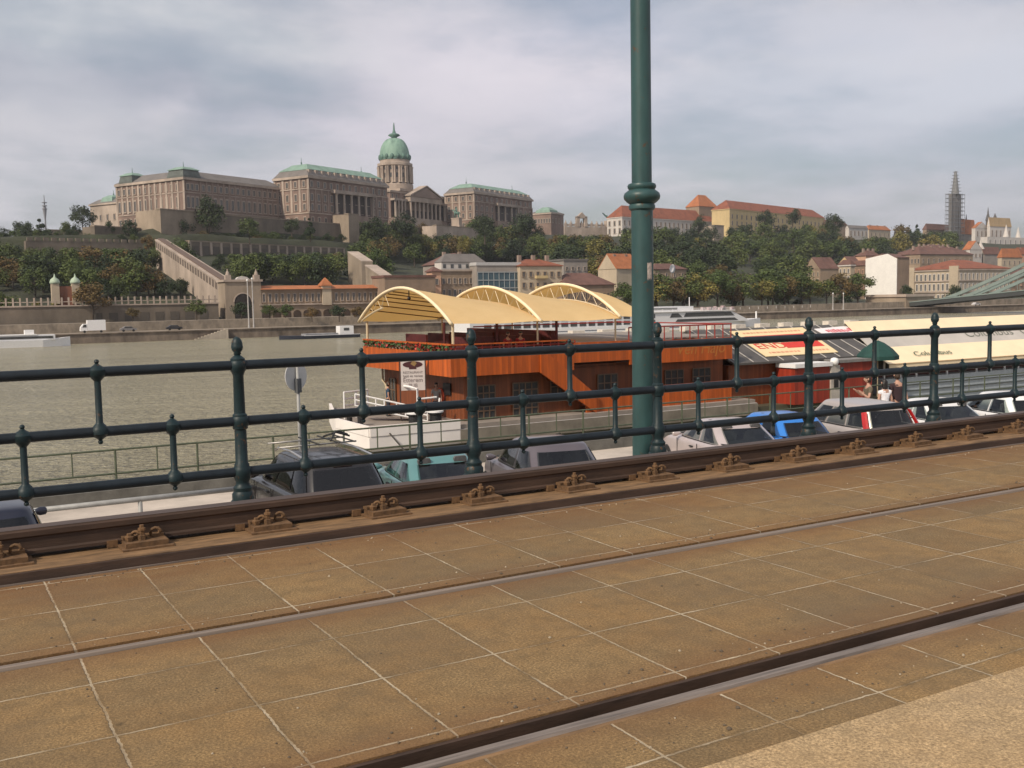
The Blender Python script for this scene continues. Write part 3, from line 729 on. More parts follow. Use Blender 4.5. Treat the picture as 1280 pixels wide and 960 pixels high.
for a, c in (((17.9, 44.3), (22.6, 44.3)), ((17.9, 48.6), (17.9, 44.3)), ((20.3, 56.1), (17.9, 48.6))):
    a, c = Vector((*a, 0)), Vector((*c, 0)); s_ = Vector(((c - a).y, -(c - a).x, 0)).normalized() * .07
    m.hexa([a - s_ + Vector((0, 0, -4.9)), c - s_ + Vector((0, 0, -4.9)), c + s_ + Vector((0, 0, -4.9)), a + s_ + Vector((0, 0, -4.9)), a - s_ + Vector((0, 0, -4.42)), c - s_ + Vector((0, 0, -4.42)), c + s_ + Vector((0, 0, -4.42)), a + s_ + Vector((0, 0, -4.42))])
m.build('bulwark', M_wh, rb)
# lower storey (set back)
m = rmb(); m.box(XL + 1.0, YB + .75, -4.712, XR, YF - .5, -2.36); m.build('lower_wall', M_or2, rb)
m = rmb(); m.box(33.6, YB - .02, -4.712, XR - .02, YB + .12, -3.55); m.box(30.4, YB - .02, -4.712, 33.58, YB + .12, -3.9); m.build('lower_parapet', M_or, rb)
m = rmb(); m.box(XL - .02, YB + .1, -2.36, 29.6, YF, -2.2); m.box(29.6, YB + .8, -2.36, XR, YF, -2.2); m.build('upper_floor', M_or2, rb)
def win(x, z, w, h, nx, nz, yy=YB + .74):
    f = rmb(); f.box(x, yy - .05, z, x + w, yy, z + h)
    o = f.build('window', M_win, rb)
    g = rmb()
    for i in range(nx + 1): g.box(x + w * i / nx - .03, yy - .085, z, x + w * i / nx + .03, yy - .051, z + h)
    for j in range(nz + 1): g.box(x, yy - .092, z + h * j / nz - .03, x + w, yy - .0515, z + h * j / nz + .03)
    g.build('window_bars', M_wood_fr, o)
for x, z in ((23.9, -3.75), (23.9, -4.65)): win(x, z, 1.35, .78, 4, 2)
for x, z in ((26.3, -3.7), (26.3, -4.65)): win(x, z, 1.5, .75, 4, 2)
for x in (28.6, 31.6, 34.3, 36.2, 38.2): win(x, -3.75, 1.3, .95, 3, 2)
# end wall window, stovepipe and door
m = rmb(); m.box(XL + .94, 53.9, -4.35, XL + 1.0, 54.75, -3.05); dw = m.build('end_window', M_win, rb)
m = rmb()
for y in (53.9, 54.32, 54.75): m.box(XL + .9, y - .03, -4.35, XL + .938, y + .03, -3.05)
for z in (-4.35, -3.7, -3.05): m.box(XL + .895, 53.9, z - .03, XL + .936, 54.75, z + .03)
m.build('window_bars', M_wood_fr, dw)
m = rmb(); m.tube([(XL + .8, 55.4, -2.4), (XL + .8, 55.4, -3.2), (XL + .8, 54.95, -3.5), (XL + .8, 54.95, -4.6)], .07, 8); m.build('drain_pipe', M_wmet, rb, True)
m = rmb(); m.box(XL + .9, 46.9, -3.5, XL + .98, 47.7, -2.9); m.build('dark_vent', M_blackpl, rb)
# upper parapet: end and near side, with stair balustrade
m = rmb()
m.box(XL - .08, YB - .06, -2.40, XL + .06, YF, -1.22)
m.box(XL + .061, YB - .06, -2.40, 29.6, YB + .08, -1.22)
ztop = -1.0
m.build('upper_parapet', M_or, rb)
m = rmb(); m.box(29.61, YB - .06, -2.03, 33.2, YB + .08, -.98); m.box(33.21, YB - .06, -2.30, XR, YB + .08, -1.06); m.build('upper_parapet', M_or, rb)
m = rmb(); m.hexa([(27.5, YB - .2, -2.45), (30.9, YB - .2, -4.75), (30.9, YB - .07, -4.75), (27.5, YB - .07, -2.45), (27.5, YB - .2, -1.15), (30.9, YB - .2, -3.75), (30.9, YB - .07, -3.75), (27.5, YB - .07, -1.15)]); m.build('stair_balustrade', M_or, rb)
m = rmb()
for k in range(11):
    x = 27.8 + k * .3; z = -2.45 - k * .21
    m.box(x, YB + .0, z - .05, x + .32, YB + .72, z)
m.build('stair', M_or2, rb)
# planter trellis along the end, handrails
m = rmb()
m.box(XL - .1, YB - .08, -.86, XL + .08, YF, -.78); m.box(XL + .081, YB - .1, -.86, 29.5, YB + .1, -.80)
m.build('hand_rail', M_or, rb)
m = rmb()
for i in range(26):
    y = YB + i * (YF - YB) / 26
    for a, c in ((0, .45), (.45, 0)): m.tube([(XL, y + a, -1.22), (XL, y + c, -.85)], .03, 5)
for i in range(15):
    m.tube([(XL + .2 + i * .5, YB, -1.22), (XL + .2 + i * .5, YB, -.84)], .035, 5)
m.tube([(XL, YB, -1.0), (XL + 7.4, YB, -1.0)], .03, 5); m.tube([(XL, YB, -1.03), (XL, YF, -1.03)], .03, 5); m.build('trellis', M_redp, rb)
m = rmb()
for i in range(420):
    y = rnd.uniform(YB, YF); c = Vector((XL - .05 + rnd.uniform(-.08, .1), y, rnd.uniform(-1.2, -.84))); a = Vector((rnd.uniform(-1, 1), rnd.uniform(-1, 1), rnd.uniform(-1, 1))).normalized() * .07; d = a.cross(Vector((rnd.uniform(-1, 1), .3, rnd.uniform(-1, 1)))).normalized() * .055
    m.quad(c - a - d, c + a - d, c + a + d, c - a + d, 1 if rnd.random() < .14 else 0)
m.build('planter_leaves', [mat('planter_green', (.04, .075, .02), .8, 0, .4, 6), mat('planter_flower', (.5, .05, .04), .7)], rb)
m = rmb()
m.tube([(33.2, YB, -.3), (XR, YB, -.3)], .045, 6)
for i in range(13): m.tube([(33.2 + i * .605, YB, -1.06), (33.2 + i * .605, YB, -.3)], .035, 6)
m.tube([(29.6, YF - .2, -.3), (XR, YF - .2, -.3)], .045, 6)
m.tube([(XR, YB, -.3), (XR, YF - .2, -.3)], .045, 6)
m.build('roof_rail', M_redp, rb, 'auto')
m = rmb(); m.box(29.7, YB + .1, -1.02, XR, YF - .1, -.94); m.build('roof_deck', M_deck, rb)
m = rmb(); m.box(29.8, YB + 1.2, -2.2, 29.9, YF - .3, -.98); m.build('inner_wall', M_or2, rb)
# canopy posts, arches, canvas
CX = [XL - .1, 27.5, 32.45, 33.5]
def arch(x, t, low):          # t 0 near .. 1 far
    zf = .16 if x < 28 else .26
    rise = 1.85 if not low else 1.02
    s = 1 - (2 * t - 1) ** 2
    return Vector((x, YB - .35 + (YF - YB + .7) * t, zf + rise * s))
m = rmb()
for i in range(3):
    for lo in (False, True):
        m.tube([arch(CX[i], k / 24, lo) for k in range(17 if (lo and i == 0) else 0, 25)], .05, 6)
    m2 = rmb(); m2.tube([arch(CX[i], k / 24, False) + Vector((-.06, 0, .05)) for k in range(25)], .085, 8); m2.build('canopy_rim', mat('pale_rim', (.80, .66, .44), .7, 0, .06), rb, True)
    n = 11
    for k in range(7 if i == 0 else 0, n):
        a, c = arch(CX[i], (k + .5) / n, False), arch(CX[i], k / n, True)
        d = arch(CX[i], (k + 1) / n, True)
        m.tube([c, a], .018, 4); m.tube([a, d], .018, 4)
m.build('arch_truss', M_wmet, rb, 'auto')
for x in (XL + .15, 27.5, 32.4):
    for y in (YB + .12, YF - .15):
        m = rmb(); m.tube([(x, y, -1.0), (x, y, .24)], .075 if x < 23 else .05, 8); m.build('canopy_post', M_wmet, rb, 'auto')
for i in range(3):
    m = rmb(); g = []
    nx, ny = 16, 28
    x0, x1 = CX[i] - .12, (CX[i + 1] + .02 if i < 2 else 34.1)
    for a in range(nx + 1):
        u = a / nx; row = []
        for b_ in range(ny + 1):
            t_ = b_ / ny
            h, l = arch(CX[i], t_, False) + Vector((0, 0, .06)), arch(CX[i], t_, True) + Vector((0, 0, .06))
            w = u ** 1.05 if i < 2 else u * .55
            sag = -.05 * math.sin(math.pi * u) * (1 if i < 2 else .3)
            p = h.lerp(l, w); row.append(Vector((x0 + (x1 - x0) * u, p.y, p.z + sag + .012 * math.sin(9 * u + 14 * t_))))
        g.append(row)
    pts = [p for r in g for p in r]
    m.add(pts, [(a * (ny + 1) + b_, a * (ny + 1) + b_ + 1, (a + 1) * (ny + 1) + b_ + 1, (a + 1) * (ny + 1) + b_) for a in range(nx) for b_ in range(ny)])
    m.build('canopy', M_canv, rb, True)
m = rmb()                                          # slats inside the first vault
for k in range(2, 8):
    t_ = .5 + k * .055
    a = arch(CX[0], t_, False); m.tube([a + Vector((.1, 0, -.04)), a + Vector((4.8, 0, -.62 * 1)) ], .03, 4)
m.build('canopy_batten', mat('batten_brown', (.16, .08, .02), .7), rb)
m = rmb(); m.ball((XL + .3, YB + 5.5, 1.5), .1, 8); m.tube([(XL + .3, YB + 5.5, 1.5), (XL + .3, YB + 5.5, 2.0)], .03, 5); m.build('hanging_lamp', M_blackpl, rb, True)
# benches, bar and parasol posts on the upper deck
m = rmb()
for x in (24.2, 25.6, 27.0, 28.4):
    m.box(x, YB + 1.5, -1.6, x + .12, YB + 3.2, -.55); m.box(x, YB + 1.5, -1.8, x + .6, YB + 3.2, -1.68)
    m.box(x, YB + 6.5, -1.6, x + .12, YB + 9.2, -.5)
m.box(29.0, YB + 1.2, -2.2, 29.3, YF - .5, -.35)
m.build('deck_seats', mat('maroon_wood', (.08, .012, .012), .7, 0, .3), rb)
for x, y in ((24.0, YB + 3.8), (25.5, YB + .8), (28.9, YB + .5)):
    m = rmb(); m.tube([(x, y, -2.2), (x, y, .2)], .07, 6); m.build('timber_post', mat('maroon_wood', (.08, .012, .012)), rb)
# sign board with emblem
sc_ = at_X(516, 468, XL - .9); ht_ = 40 * (sc_ - CAMP).dot(fw) / F; wd_ = .60 * ht_ / .8
sb_t = Vector((math.cos(R(-24)), math.sin(R(-24)), 0)); sb_n = Vector((sb_t.y, -sb_t.x, 0))
def sbp(a, z, d=0.): return sc_ + sb_t * a * wd_ / 2 + sb_n * d + Vector((0, 0, z * ht_))
def sbx(a0, a1, z0, z1, d0, d1):
    m = rmb(); m.hexa([sbp(a0, z0, d1), sbp(a1, z0, d1), sbp(a1, z0, d0), sbp(a0, z0, d0), sbp(a0, z1, d1), sbp(a1, z1, d1), sbp(a1, z1, d0), sbp(a0, z1, d0)]); return m
sb = sbx(-1, 1, -.5, .5, -.06, 0).build('sign_board', mat('sign_white', (.55, .51, .49), .6, 0, .05), rb)
zdk = (-4.71 - sc_.z) / ht_
for a in (-1.12, 1.0): sbx(a, a + .1, zdk, .62, -.08, .02).build('sign_post', mat('sign_post_brown', (.05, .025, .018), .6), rb)
M_mar = mat('maroon_print', (.055, .012, .016), .6); M_gold = mat('gold_print', (.25, .16, .06), .5)
m = rmb(); m.loft([[sbp(.82 * math.cos(a), .31 + .1 * math.sin(a), d) for a in [2 * math.pi * i / 32 for i in range(32)]] for d in (.004, .014)])
m.build('emblem', M_mar, sb); sbx(-.3, .3, .165, .235, .004, .012).build('emblem_base', M_mar, sb)
m = rmb(); m.loft([[sbp(.1 + a, .31 + z, d) for a, z in ((-.28, .02), (-.1, .11), (.12, .1), (.25, .03), (.05, -.06))] for d in (.015, .022)]); m.build('crest', M_gold, sb)
M_ink = mat('faded_ink', (.2, .16, .16), .7)
for s, z, sz in (('RESTAURANT', .06, .10), ('hajó és terasz', -.05, .11), ('Étterem', -.18, .19), ('PUB', -.35, .16)):
    lettering('lettering', s, sbp(0, z, .008), sb_t, (0, 0, 1), sz * ht_, M_ink, sb, RO, .003)
# faded lettering cut on the orange panel
lettering('carved_lettering', 'Vén Hajó', ((at_Y(875, 450, YB).x), YB - .065, -1.62), (1, 0, 0), (0, 0, 1), .95, mat('carved_wood', (.43, .15, .025), .6), rb, RO, .003, .25)
# lifebuoy
pl = at_X(550.5, 494, XL + .85)
t = thing('lifebuoy', 'orange lifebuoy hanging on the end wall of the restaurant boat', 'lifebuoy', pl)
m = MB(); rings = []
for i in range(25):
    a = 2 * math.pi * i / 24
    rings.append([(.075 * math.cos(q), (.30 + .085 * math.sin(q)) * math.cos(a), (.30 + .085 * math.sin(q)) * math.sin(a)) for q in [2 * math.pi * j / 10 for j in range(10)]])
m.loft(rings, None, False); m.build('ring', mat('lifebuoy_orange', (.75, .12, .05), .6), t, True)
# white ladders, gangway railing, bollards on the fore deck
gw = thing('gangway', 'white railed gangway leaning on the bow deck of the restaurant boat', 'gangway', (20.6, 48.5, -4.71))
for y in (0, 1.1):
    m = MB()
    for dz in (0, .3, .6): m.tube([(-1.3, y, .75 + dz), (1.5, y - 1.6, -.02 + dz)], .04, 6)
    for f in (0, .33, .66, 1.): m.tube([(-1.3 + 2.8 * f, y - 1.6 * f, .74 - .76 * f), (-1.3 + 2.8 * f, y - 1.6 * f, 1.36 - .76 * f)], .04, 6)
    m.build('side_rail', M_white, gw)
m = MB(); m.hexa([(-1.3, 0, .68), (1.5, -1.6, -.08), (1.5, -.5, -.08), (-1.3, 1.1, .68), (-1.3, 0, .73), (1.5, -1.6, -.03), (1.5, -.5, -.03), (-1.3, 1.1, .73)]); m.build('tread', M_deck, gw)
lf = thing('landing_frame', 'white bent pipe frame standing by the entrance of the restaurant boat', 'frame', (21.3, 46.3, -4.71))
m = MB(); m.tube([(0, 0, 0), (0, 0, 1.72), (-.1, .6, 1.78), (-.1, 1.4, 1.78)], .06, 8)
for z in (.5, .85, 1.2): m.tube([(0, 0, z), (1.0, -.1, z + .05)], .05, 6)
m.tube([(1.0, -.1, 0), (1.15, -.15, 1.2)], .05, 6); m.build('pipe_frame', M_white, lf, 'auto')
fr = thing('deck_railing', 'low white railing on the far edge of the bow deck', 'railing', (19.0, 50.4, -4.71))
m = MB()
for z in (.7, 1.05, 1.4): m.tube([(0, 0, z), (1.6, .7, z)], .05, 6)
for f in (0, .5, 1): m.tube([(1.6 * f, .7 * f, 0), (1.6 * f, .7 * f, 1.4)], .05, 6)
m.build('railing_bars', M_white, fr)
for i, (px, lab) in enumerate(((519, 'black bollard with a white cap, left of the pair by the cabin wall'), (545, 'black bollard with a white cap, right of the pair by the cabin wall'))):
    q = at_Y(px, 545, 45.2)
    t = thing('mooring_bollard', lab, 'bollard', (q.x, 45.2, -4.71), 0, 'bollards on the restaurant boat')
    m = MB(); m.lathe([(.36, 0), (.36, .06), (.3, .1), (.3, .5), (.38, .55), (.38, .62)], n=16); m.build('drum', M_blackpl, t, 'auto')
    m = MB(); m.lathe([(.4, .62), (.4, .7), (.3, .73)], n=16); m.build('cap', M_white, t, 'auto')
for x, y, lab in ((18.5, 48.4, 'small black mooring post at the far bow corner'), (18.6, 47.2, 'small black mooring post beside the gangway foot')):
    t = thing('mooring_bollard', lab, 'bollard', (x, y, -4.71), 0, 'bollards on the restaurant boat')
    m = MB(); m.lathe([(.2, 0), (.2, .06), (.14, .1), (.14, .45), (.2, .5), (.2, .56)], n=14); m.build('drum', M_blackpl, t, 'auto')
ml = MB(); ml.tube([(18.9, 44.35, -4.8), (18.2, 40.5, -5.4), (17.0, 34, -5.2), (15.5, 24.2, -2.45)], .04, 5); tag(ml.build('mooring_rope', mat('dark_rope', (.04, .035, .03), .9)), 'dark mooring rope from the white bow to the quay', 'rope')
person('man in a dark blue jacket standing at the bow of the restaurant boat', XY(482, 50.2), 50.2, -4.71, 100, cloth('blue_jacket', (.03, .06, .10)), D_jean, M_hbrown, 1.75)
person('man in a light grey jacket standing by the white pipe frame', XY(543, 47.6), 47.6, -4.71, 200, cloth('grey_jacket', (.3, .29, .28)), D_jean, M_hblack, 1.78)
M_redsh = cloth('red_shirt', (.28, .02, .025))
person('guest in a red shirt on the upper deck, the left of the two', XY(634, 45.9), 45.9, -2.2, 170, M_redsh, D_jean, M_hblack, 1.8)
person('guest in a red shirt on the upper deck, the right of the two', XY(650, 45.9), 45.9, -2.2, 190, M_redsh, D_jean, M_hblack, 1.8)

# ---------------------------------------------------------------- landing pavilion with the billboard roof
PX0, PX1 = 40.9, 53.3
PO = Vector((PX0, 45, ZW))
pv = thing('pavilion_boat', 'low brown pavilion boat whose dark sloping roof carries two billboards', 'boat', PO)
def roofpt(x, v): return Vector((x, 45.0 + 4.3 * v, -2.62 + 1.85 * v)) if v <= 1 else Vector((x, 49.3 + 4.3 * (v - 1), -.77 - 1.85 * (v - 1)))
m = MB(PO); m.box(PX0 - .3, 44.6, ZW - .5, PX1 + .4, 54.2, -5.2); m.build('hull', M_hd, pv)
m = MB(PO)
m.hexa([roofpt(PX0, 0) + Vector((0, 0, -.12)), roofpt(PX1, 0) + Vector((0, 0, -.12)), roofpt(PX1, 1) + Vector((0, 0, -.12)), roofpt(PX0, 1) + Vector((0, 0, -.12)), roofpt(PX0, 0), roofpt(PX1, 0), roofpt(PX1, 1), roofpt(PX0, 1)])
m.hexa([roofpt(PX0, 1.002) + Vector((0, 0, -.12)), roofpt(PX1, 1.002) + Vector((0, 0, -.12)), roofpt(PX1, 2) + Vector((0, 0, -.12)), roofpt(PX0, 2) + Vector((0, 0, -.12)), roofpt(PX0, 1.002), roofpt(PX1, 1.002), roofpt(PX1, 2), roofpt(PX0, 2)])
m.build('roof', mat('dark_sheet_roof', (.085, .078, .072), .6, 0, .25, 1.2, None, .2, .01, 6), pv)
m = MB(PO)
for i in range(11):
    x = PX0 + .3 + i * 1.2
    m.tube([roofpt(x, 0) + Vector((0, 0, .02)), roofpt(x, 1) + Vector((0, 0, .02))], .035, 4)
m.build('roof_seam', mat('pale_seam', (.36, .34, .32), .6), pv)
m = MB(PO); m.box(PX0 + .1, 45.6, -5.2, PX1 - .2, 53, -2.76); m.build('cabin_wall', M_or2, pv)
m = MB(PO); m.box(44.6, 43.9, -5.2, 47.5, 45.4, -3.05); m.box(48.3, 43.9, -5.2, 51.2, 45.4, -2.9); m.build('kiosk', M_rb, pv)
m = MB(PO); m.box(44.5, 43.75, -3.02, 47.6, 45.35, -2.78); m.build('valance', M_white, pv)
m = MB(PO); m.box(48.2, 43.75, -2.88, 51.3, 45.35, -2.7); m.build('kiosk_roof', mat('kiosk_felt', (.2, .19, .18), .8), pv)
m = MB(PO); m.box(47.52, 43.8, -5.2, 48.28, 44.9, -3.0); pil = m.build('pillar', mat('cream_pillar', (.45, .41, .36), .7), pv)
m = MB(PO); m.box(47.75, 43.74, -4.35, 48.08, 43.79, -3.6); m.build('notice_frame', M_blackpl, pil)
m = MB(PO); m.lathe([(.2, 0), (.26, .2), (.22, .4), (.08, .46)], (47.9, 43.9, -3.0), 12); m.build('lantern', M_white, pil, True)
def board(pxs, name, mm, lab):
    # four picture corners dropped on the roof plane
    n = Vector((0, -1.85, 4.3)).normalized(); q = []
    for x, y in pxs:
        d = ray(x, y); t_ = (roofpt(45, 0) + n * .06 - CAMP).dot(n) / d.dot(n); q.append(CAMP + d * t_)
    m = MB(PO); m.hexa([p - n * .04 for p in q] + q)
    o = m.build(name, mm, pv); o['label'] = lab
    return o, q, n
M_crm = mat('cream_board', (.78, .62, .36), .7, 0, .05); M_red = mat('red_print', (.62, .045, .03), .7, 0, .08)
bd, q, n = board([(958, 445.5), (1048, 440), (1003, 409), (912, 414)], 'billboard', M_crm, 'cream and red billboard reading WEST END')
def onb(q, u, v, h=.012): return q[0].lerp(q[1], u).lerp(q[3].lerp(q[2], u), v) + n * h
def strip(q, u0, u1, v0, v1, mm, par, h=.008, nm='printed_band'):
    m = MB(PO); pts = [onb(q, u0, v0, h), onb(q, u1, v0, h), onb(q, u1, v1, h), onb(q, u0, v1, h)]
    m.hexa([p - n * .005 for p in pts] + pts); return m.build(nm, mm, par)
strip(q, .08, .94, .5, .76, M_red, bd); strip(q, .42, .94, .25, .46, M_red, bd)
xd, ud = q[1] - q[0], q[3] - q[0]
bw, bh = xd.length, (ud - xd.normalized() * ud.dot(xd.normalized())).length
lettering('lettering', 'WEST', onb(q, .29, .63), xd, ud, bh * .28, M_white, bd, PO, .004, 0, squash=1.15)
lettering('lettering', 'END', onb(q, .24, .355), xd, ud, bh * .28, M_red, bd, PO, .004, 0, squash=1.2)
M_pale = mat('faint_red_print', (.66, .3, .18), .7)
for v, u0, u1 in ((.88, .12, .9), (.12, .1, .52), (.12, .6, .92)):
    u = u0
    while u < u1:
        w = rnd.uniform(.02, .06); strip(q, u, min(u1, u + w), v - .025, v + .025, M_pale, bd, .007, 'small_print'); u += w + .012
bd2, q2, n = board([(1033, 419.5), (1092, 416), (1073, 406), (1018, 411)], 'billboard', mat('white_board', (.78, .74, .74), .7, 0, .04), 'white billboard with red script')
u = .15
while u < .9:
    w = rnd.uniform(.03, .07); strip(q2, u, u + w, .38 + rnd.uniform(-.08, .05), .66 + rnd.uniform(-.08, .1), mat('pink_red_print', (.6, .16, .18), .7), bd2, .007, 'script_stroke'); u += w + .012
# green parasol
pu = at_Y(1097, 447, 44.2)
t = thing('parasol', 'dark green parasol between the billboard roof and the cream awning', 'parasol', (pu.x, 44.2, -5.2))
zb_ = pu.z + 5.2
m = MB(); m.loft([[(r_ * math.cos(2 * math.pi * i / 8), r_ * math.sin(2 * math.pi * i / 8), z) for i in range(8)] for r_, z in ((1.28, zb_ - .12), (1.28, zb_ + .12), (.9, zb_ + .55), (.4, zb_ + .92), (.04, zb_ + 1.08))], None, False); m.build('canopy', mat('green_canvas', (.009, .05, .042), .8, 0, .2, 2), t)
m = MB(); m.tube([(0, 0, 0), (0, 0, zb_ + 1.15)], .04, 8); m.build('pole', M_wmet, t)

# ---------------------------------------------------------------- long white boat with the cream awning
CXa, CXb = 53.6, 100.
CO = Vector((CXa, 45, ZW))
cb = thing('awning_boat', 'long white restaurant ship under cream awnings lettered Columbus', 'boat', CO)
m = MB(CO); m.loft([[(x, y, z) for x, y in ((CXa, 45.2), (CXb, 45.2), (CXb, 57), (CXa, 57))] for z in (ZW - .5, -6.2)], 1); m.loft([[(x, y, z) for x, y in ((CXa - .2, 45), (CXb, 45), (CXb, 57.2), (CXa - .2, 57.2))] for z in (-6.2, -4.25)], 0); m.build('hull', [mat('pale_blue_hull', (.42, .46, .48), .5, 0, .1), M_hd], cb)
m = MB(CO); m.box(CXa, 46.2, -4.25, CXb, 56.5, -2.8); m.build('saloon_wall', M_win, cb)
m = MB(CO); m.box(CXa, 46.1, -4.25, CXb, 46.19, -3.85); m.build('saloon_sill', mat('dark_red_sill', (.1, .03, .025), .6), cb)
for i in range(30):
    x = CXa + .1 + i * 1.55
    m = MB(CO); m.box(x, 45.06, -4.25, x + .09, 45.16, -3.1); m.build('awning_post', M_white, cb)
m = MB(CO)
for z in (-5.9, -5.5, -5.1, -4.7): m.tube([(CXa - .2, 44.95, z), (CXb, 44.95, z)], .05, 5)
m.build('rubbing_strake', mat('grey_strake', (.13, .15, .16), .6), cb)
M_crc = mat('cream_awning', (.86, .70, .47), .8, 0, .06, .7, None, .2, .02, 2)
def cpt(x, v): return Vector((x, 44.6 + 2.0 * v, -3.25 + .95 * v))
m = MB(CO); m.hexa([cpt(CXa, 0) + Vector((0, 0, -.03)), cpt(CXb, 0) + Vector((0, 0, -.03)), cpt(CXb, 1) + Vector((0, 0, -.03)), cpt(CXa, 1) + Vector((0, 0, -.03)), cpt(CXa, 0), cpt(CXb, 0), cpt(CXb, 1), cpt(CXa, 1)]); m.box(CXa, 44.58, -3.5, CXb, 44.62, -3.22)
aw = m.build('awning', M_crc, cb)
m = MB(CO); m.box(CXa, 44.55, -3.29, CXb, 44.577, -3.25); m.build('awning_hem', mat('tan_hem', (.5, .34, .18), .8), aw)
def rpt(x, v): return Vector((x, 46.6 + 2.1 * v, -2.32 + 1.6 * v))
m = MB(CO); m.hexa([rpt(CXa + .6, 0) + Vector((0, 0, -.05)), rpt(CXb, 0) + Vector((0, 0, -.05)), rpt(CXb, .62) + Vector((0, 0, -.05)), rpt(CXa + .6, .62) + Vector((0, 0, -.05)), rpt(CXa + .6, 0), rpt(CXb, 0), rpt(CXb, .62), rpt(CXa + .6, .62)]); m.build('roof_sheet', mat('grey_translucent_roof', (.50, .46, .41), .5, 0, .12, .4), cb)
m = MB(CO); a = [rpt(CXa + .6, .62) + Vector((0, 0, .02)), rpt(CXb, .62) + Vector((0, 0, .02)), rpt(CXb, 1.05) + Vector((0, 0, .05)), rpt(CXa + .6, 1.05) + Vector((0, 0, .05))]
m.hexa([p - Vector((0, 0, .07)) for p in a] + a); m.build('upper_awning', M_crc, cb)
M_dg = mat('dark_green_print', (.025, .08, .045), .7)
pc = at_Y(1167, 440.5, 45.3); 
lettering('lettering', 'Columbus', cpt(pc.x, .45) + Vector((0, -.06, .06)), (1, 0, 0), (0, 2, .95), .80, M_dg, aw, CO, .004, .35, squash=1.15, off=-.003)
m = MB(CO); m.hexa([(CXa + .6, 48.85, -2.5), (CXb, 48.85, -2.5), (CXb, 56.5, -2.5), (CXa + .6, 56.5, -2.5), (CXa + .6, 48.85, -.72), (CXb, 48.85, -.72), (CXb, 56.5, -1.6), (CXa + .6, 56.5, -1.6)]); m.build('rear_roof', mat('grey_felt_roof', (.24, .225, .19), .8, 0, .15, .5), cb)
nr = Vector((0, -1.6, 2.1)).normalized()
for px_ in (1234, 1300):
    pc = at_Y(px_, 418, 47.4)
    lettering('lettering', 'Columbus', rpt(pc.x, .36) + nr * .02, (1, 0, 0), (0, 2.1, 1.6), 1.15, mat('grey_green_print', (.14, .15, .12), .7), cb, CO, .004, .3, squash=1.15, off=-.006)
# low pontoon behind
po = thing('pontoon_boat', 'low grey flat roofed boat lying behind the orange boat and the billboard roof', 'boat', (44, 60, ZW))
m = MB((44, 60, ZW)); m.box(33, 58.5, ZW - .4, 75, 66, -1.9); m.build('hull', mat('grey_green_side', (.2, .2, .17), .7, 0, .2, .6), po)
m = MB((44, 60, ZW)); m.box(32.6, 58, -1.9, 75.4, 66.4, -1.5); m.build('roof', mat('grey_felt_roof', (.24, .225, .19), .8, 0, .15, .5), po)
for k in range(15): m = MB((44, 60, ZW)); m.box(34.5 + k * 2.7, 64.5, -1.5, 35.6 + k * 2.7, 65.2, -1.1); m.build('roof_locker', mat('pale_locker', (.62, .56, .48), .6), po)
for k in range(4): m = MB((44, 60, ZW)); m.box(38.5 + k * 1.8, 59.5, -1.5, 39.6 + k * 1.8, 60.1, -1.1); m.build('roof_locker', mat('pale_locker', (.62, .56, .48), .6), po)

# ---------------------------------------------------------------- river cruise ship
YC = 228.
c0, c1 = XY(588, YC) + 30, XY(963, YC)
SO = Vector((c0 - 6, YC, ZW))
cs = thing('cruise_ship', 'long white river cruise ship with rows of dark cabin windows and a raked bow', 'ship', SO)
m = MB(SO)
xs_ = [c0 - 30, c1 - 30, c1 - 12, c1 - 3, c1 + 1]
def sect(x, w, z): return [(x, YC + 5.5 - w, ZW - .3), (x, YC + 5.5 - w, z), (x, YC + 5.5 + w, z), (x, YC + 5.5 + w, ZW - .3)]
m.loft([sect(xs_[0], 5.5, ZW + 2.2), sect(xs_[1], 5.5, ZW + 2.2), sect(xs_[2], 4.6, ZW + 2.5), sect(xs_[3], 2.0, ZW + 3.0), sect(xs_[4], .2, ZW + 3.1)]); m.build('hull', M_white, cs)
m = MB(SO); m.box(c0 - 30, YC - .06, ZW + .9, c1 - 30, YC - .01, ZW + 1.1); m.build('blue_stripe', mat('navy_stripe', (.03, .05, .1), .5), cs)
m = MB(SO)
m.box(c0 - 30, YC + .3, ZW + 2.2, c1 - 40, YC + 10.7, ZW + 6.6)
m.prism([(c1 - 39.99, ZW + 2.2), (c1 - 8, ZW + 2.45), (c1 - 10.5, ZW + 4.0), (c1 - 15, ZW + 6.4), (c1 - 39.99, ZW + 6.6)], 'y', YC + .3, YC + 10.7)
m.build('superstructure', mat('ship_white', (.66, .66, .67), .5, 0, .06), cs)
m = MB(SO); m.box(c0 - 30, YC - .1, ZW + 6.6, c1 - 14, YC + 11.1, ZW + 6.85); m.build('sun_deck', M_white, cs)
nwin = 0
wm = MB(); wm.box(0, -.06, 0, 2.1, 0, 1.45); w0 = None
x = c0 - 26
while x < c1 - 44:
    for z in (2.55, 4.65):
        if w0 is None: w0 = wm.build('window', M_win, cs); o = w0
        else: o = dup(w0, cs)
        o.location = (x - SO.x, .28, z)
    x += 2.9
for x0, x1, z0, z1, k in ((c1 - 38, c1 - 35, 4.6, 6.1, 1), (c1 - 33, c1 - 15.5, 4.7, 6.2, 1), (c1 - 36, c1 - 14, 2.9, 3.9, 0)):
    m = MB(SO); m.prism([(x0, ZW + z0), (x1 + 1.5, ZW + z0), (x1, ZW + z1), (x0 + .8, ZW + z1)], 'y', YC + .22, YC + .29); m.build('saloon_window', M_win, cs)
m = MB(SO)
for z in (7.3, 7.75): m.tube([(c0 - 30, YC + .5, ZW + z), (c1 - 15, YC + .5, ZW + z)], .05, 4)
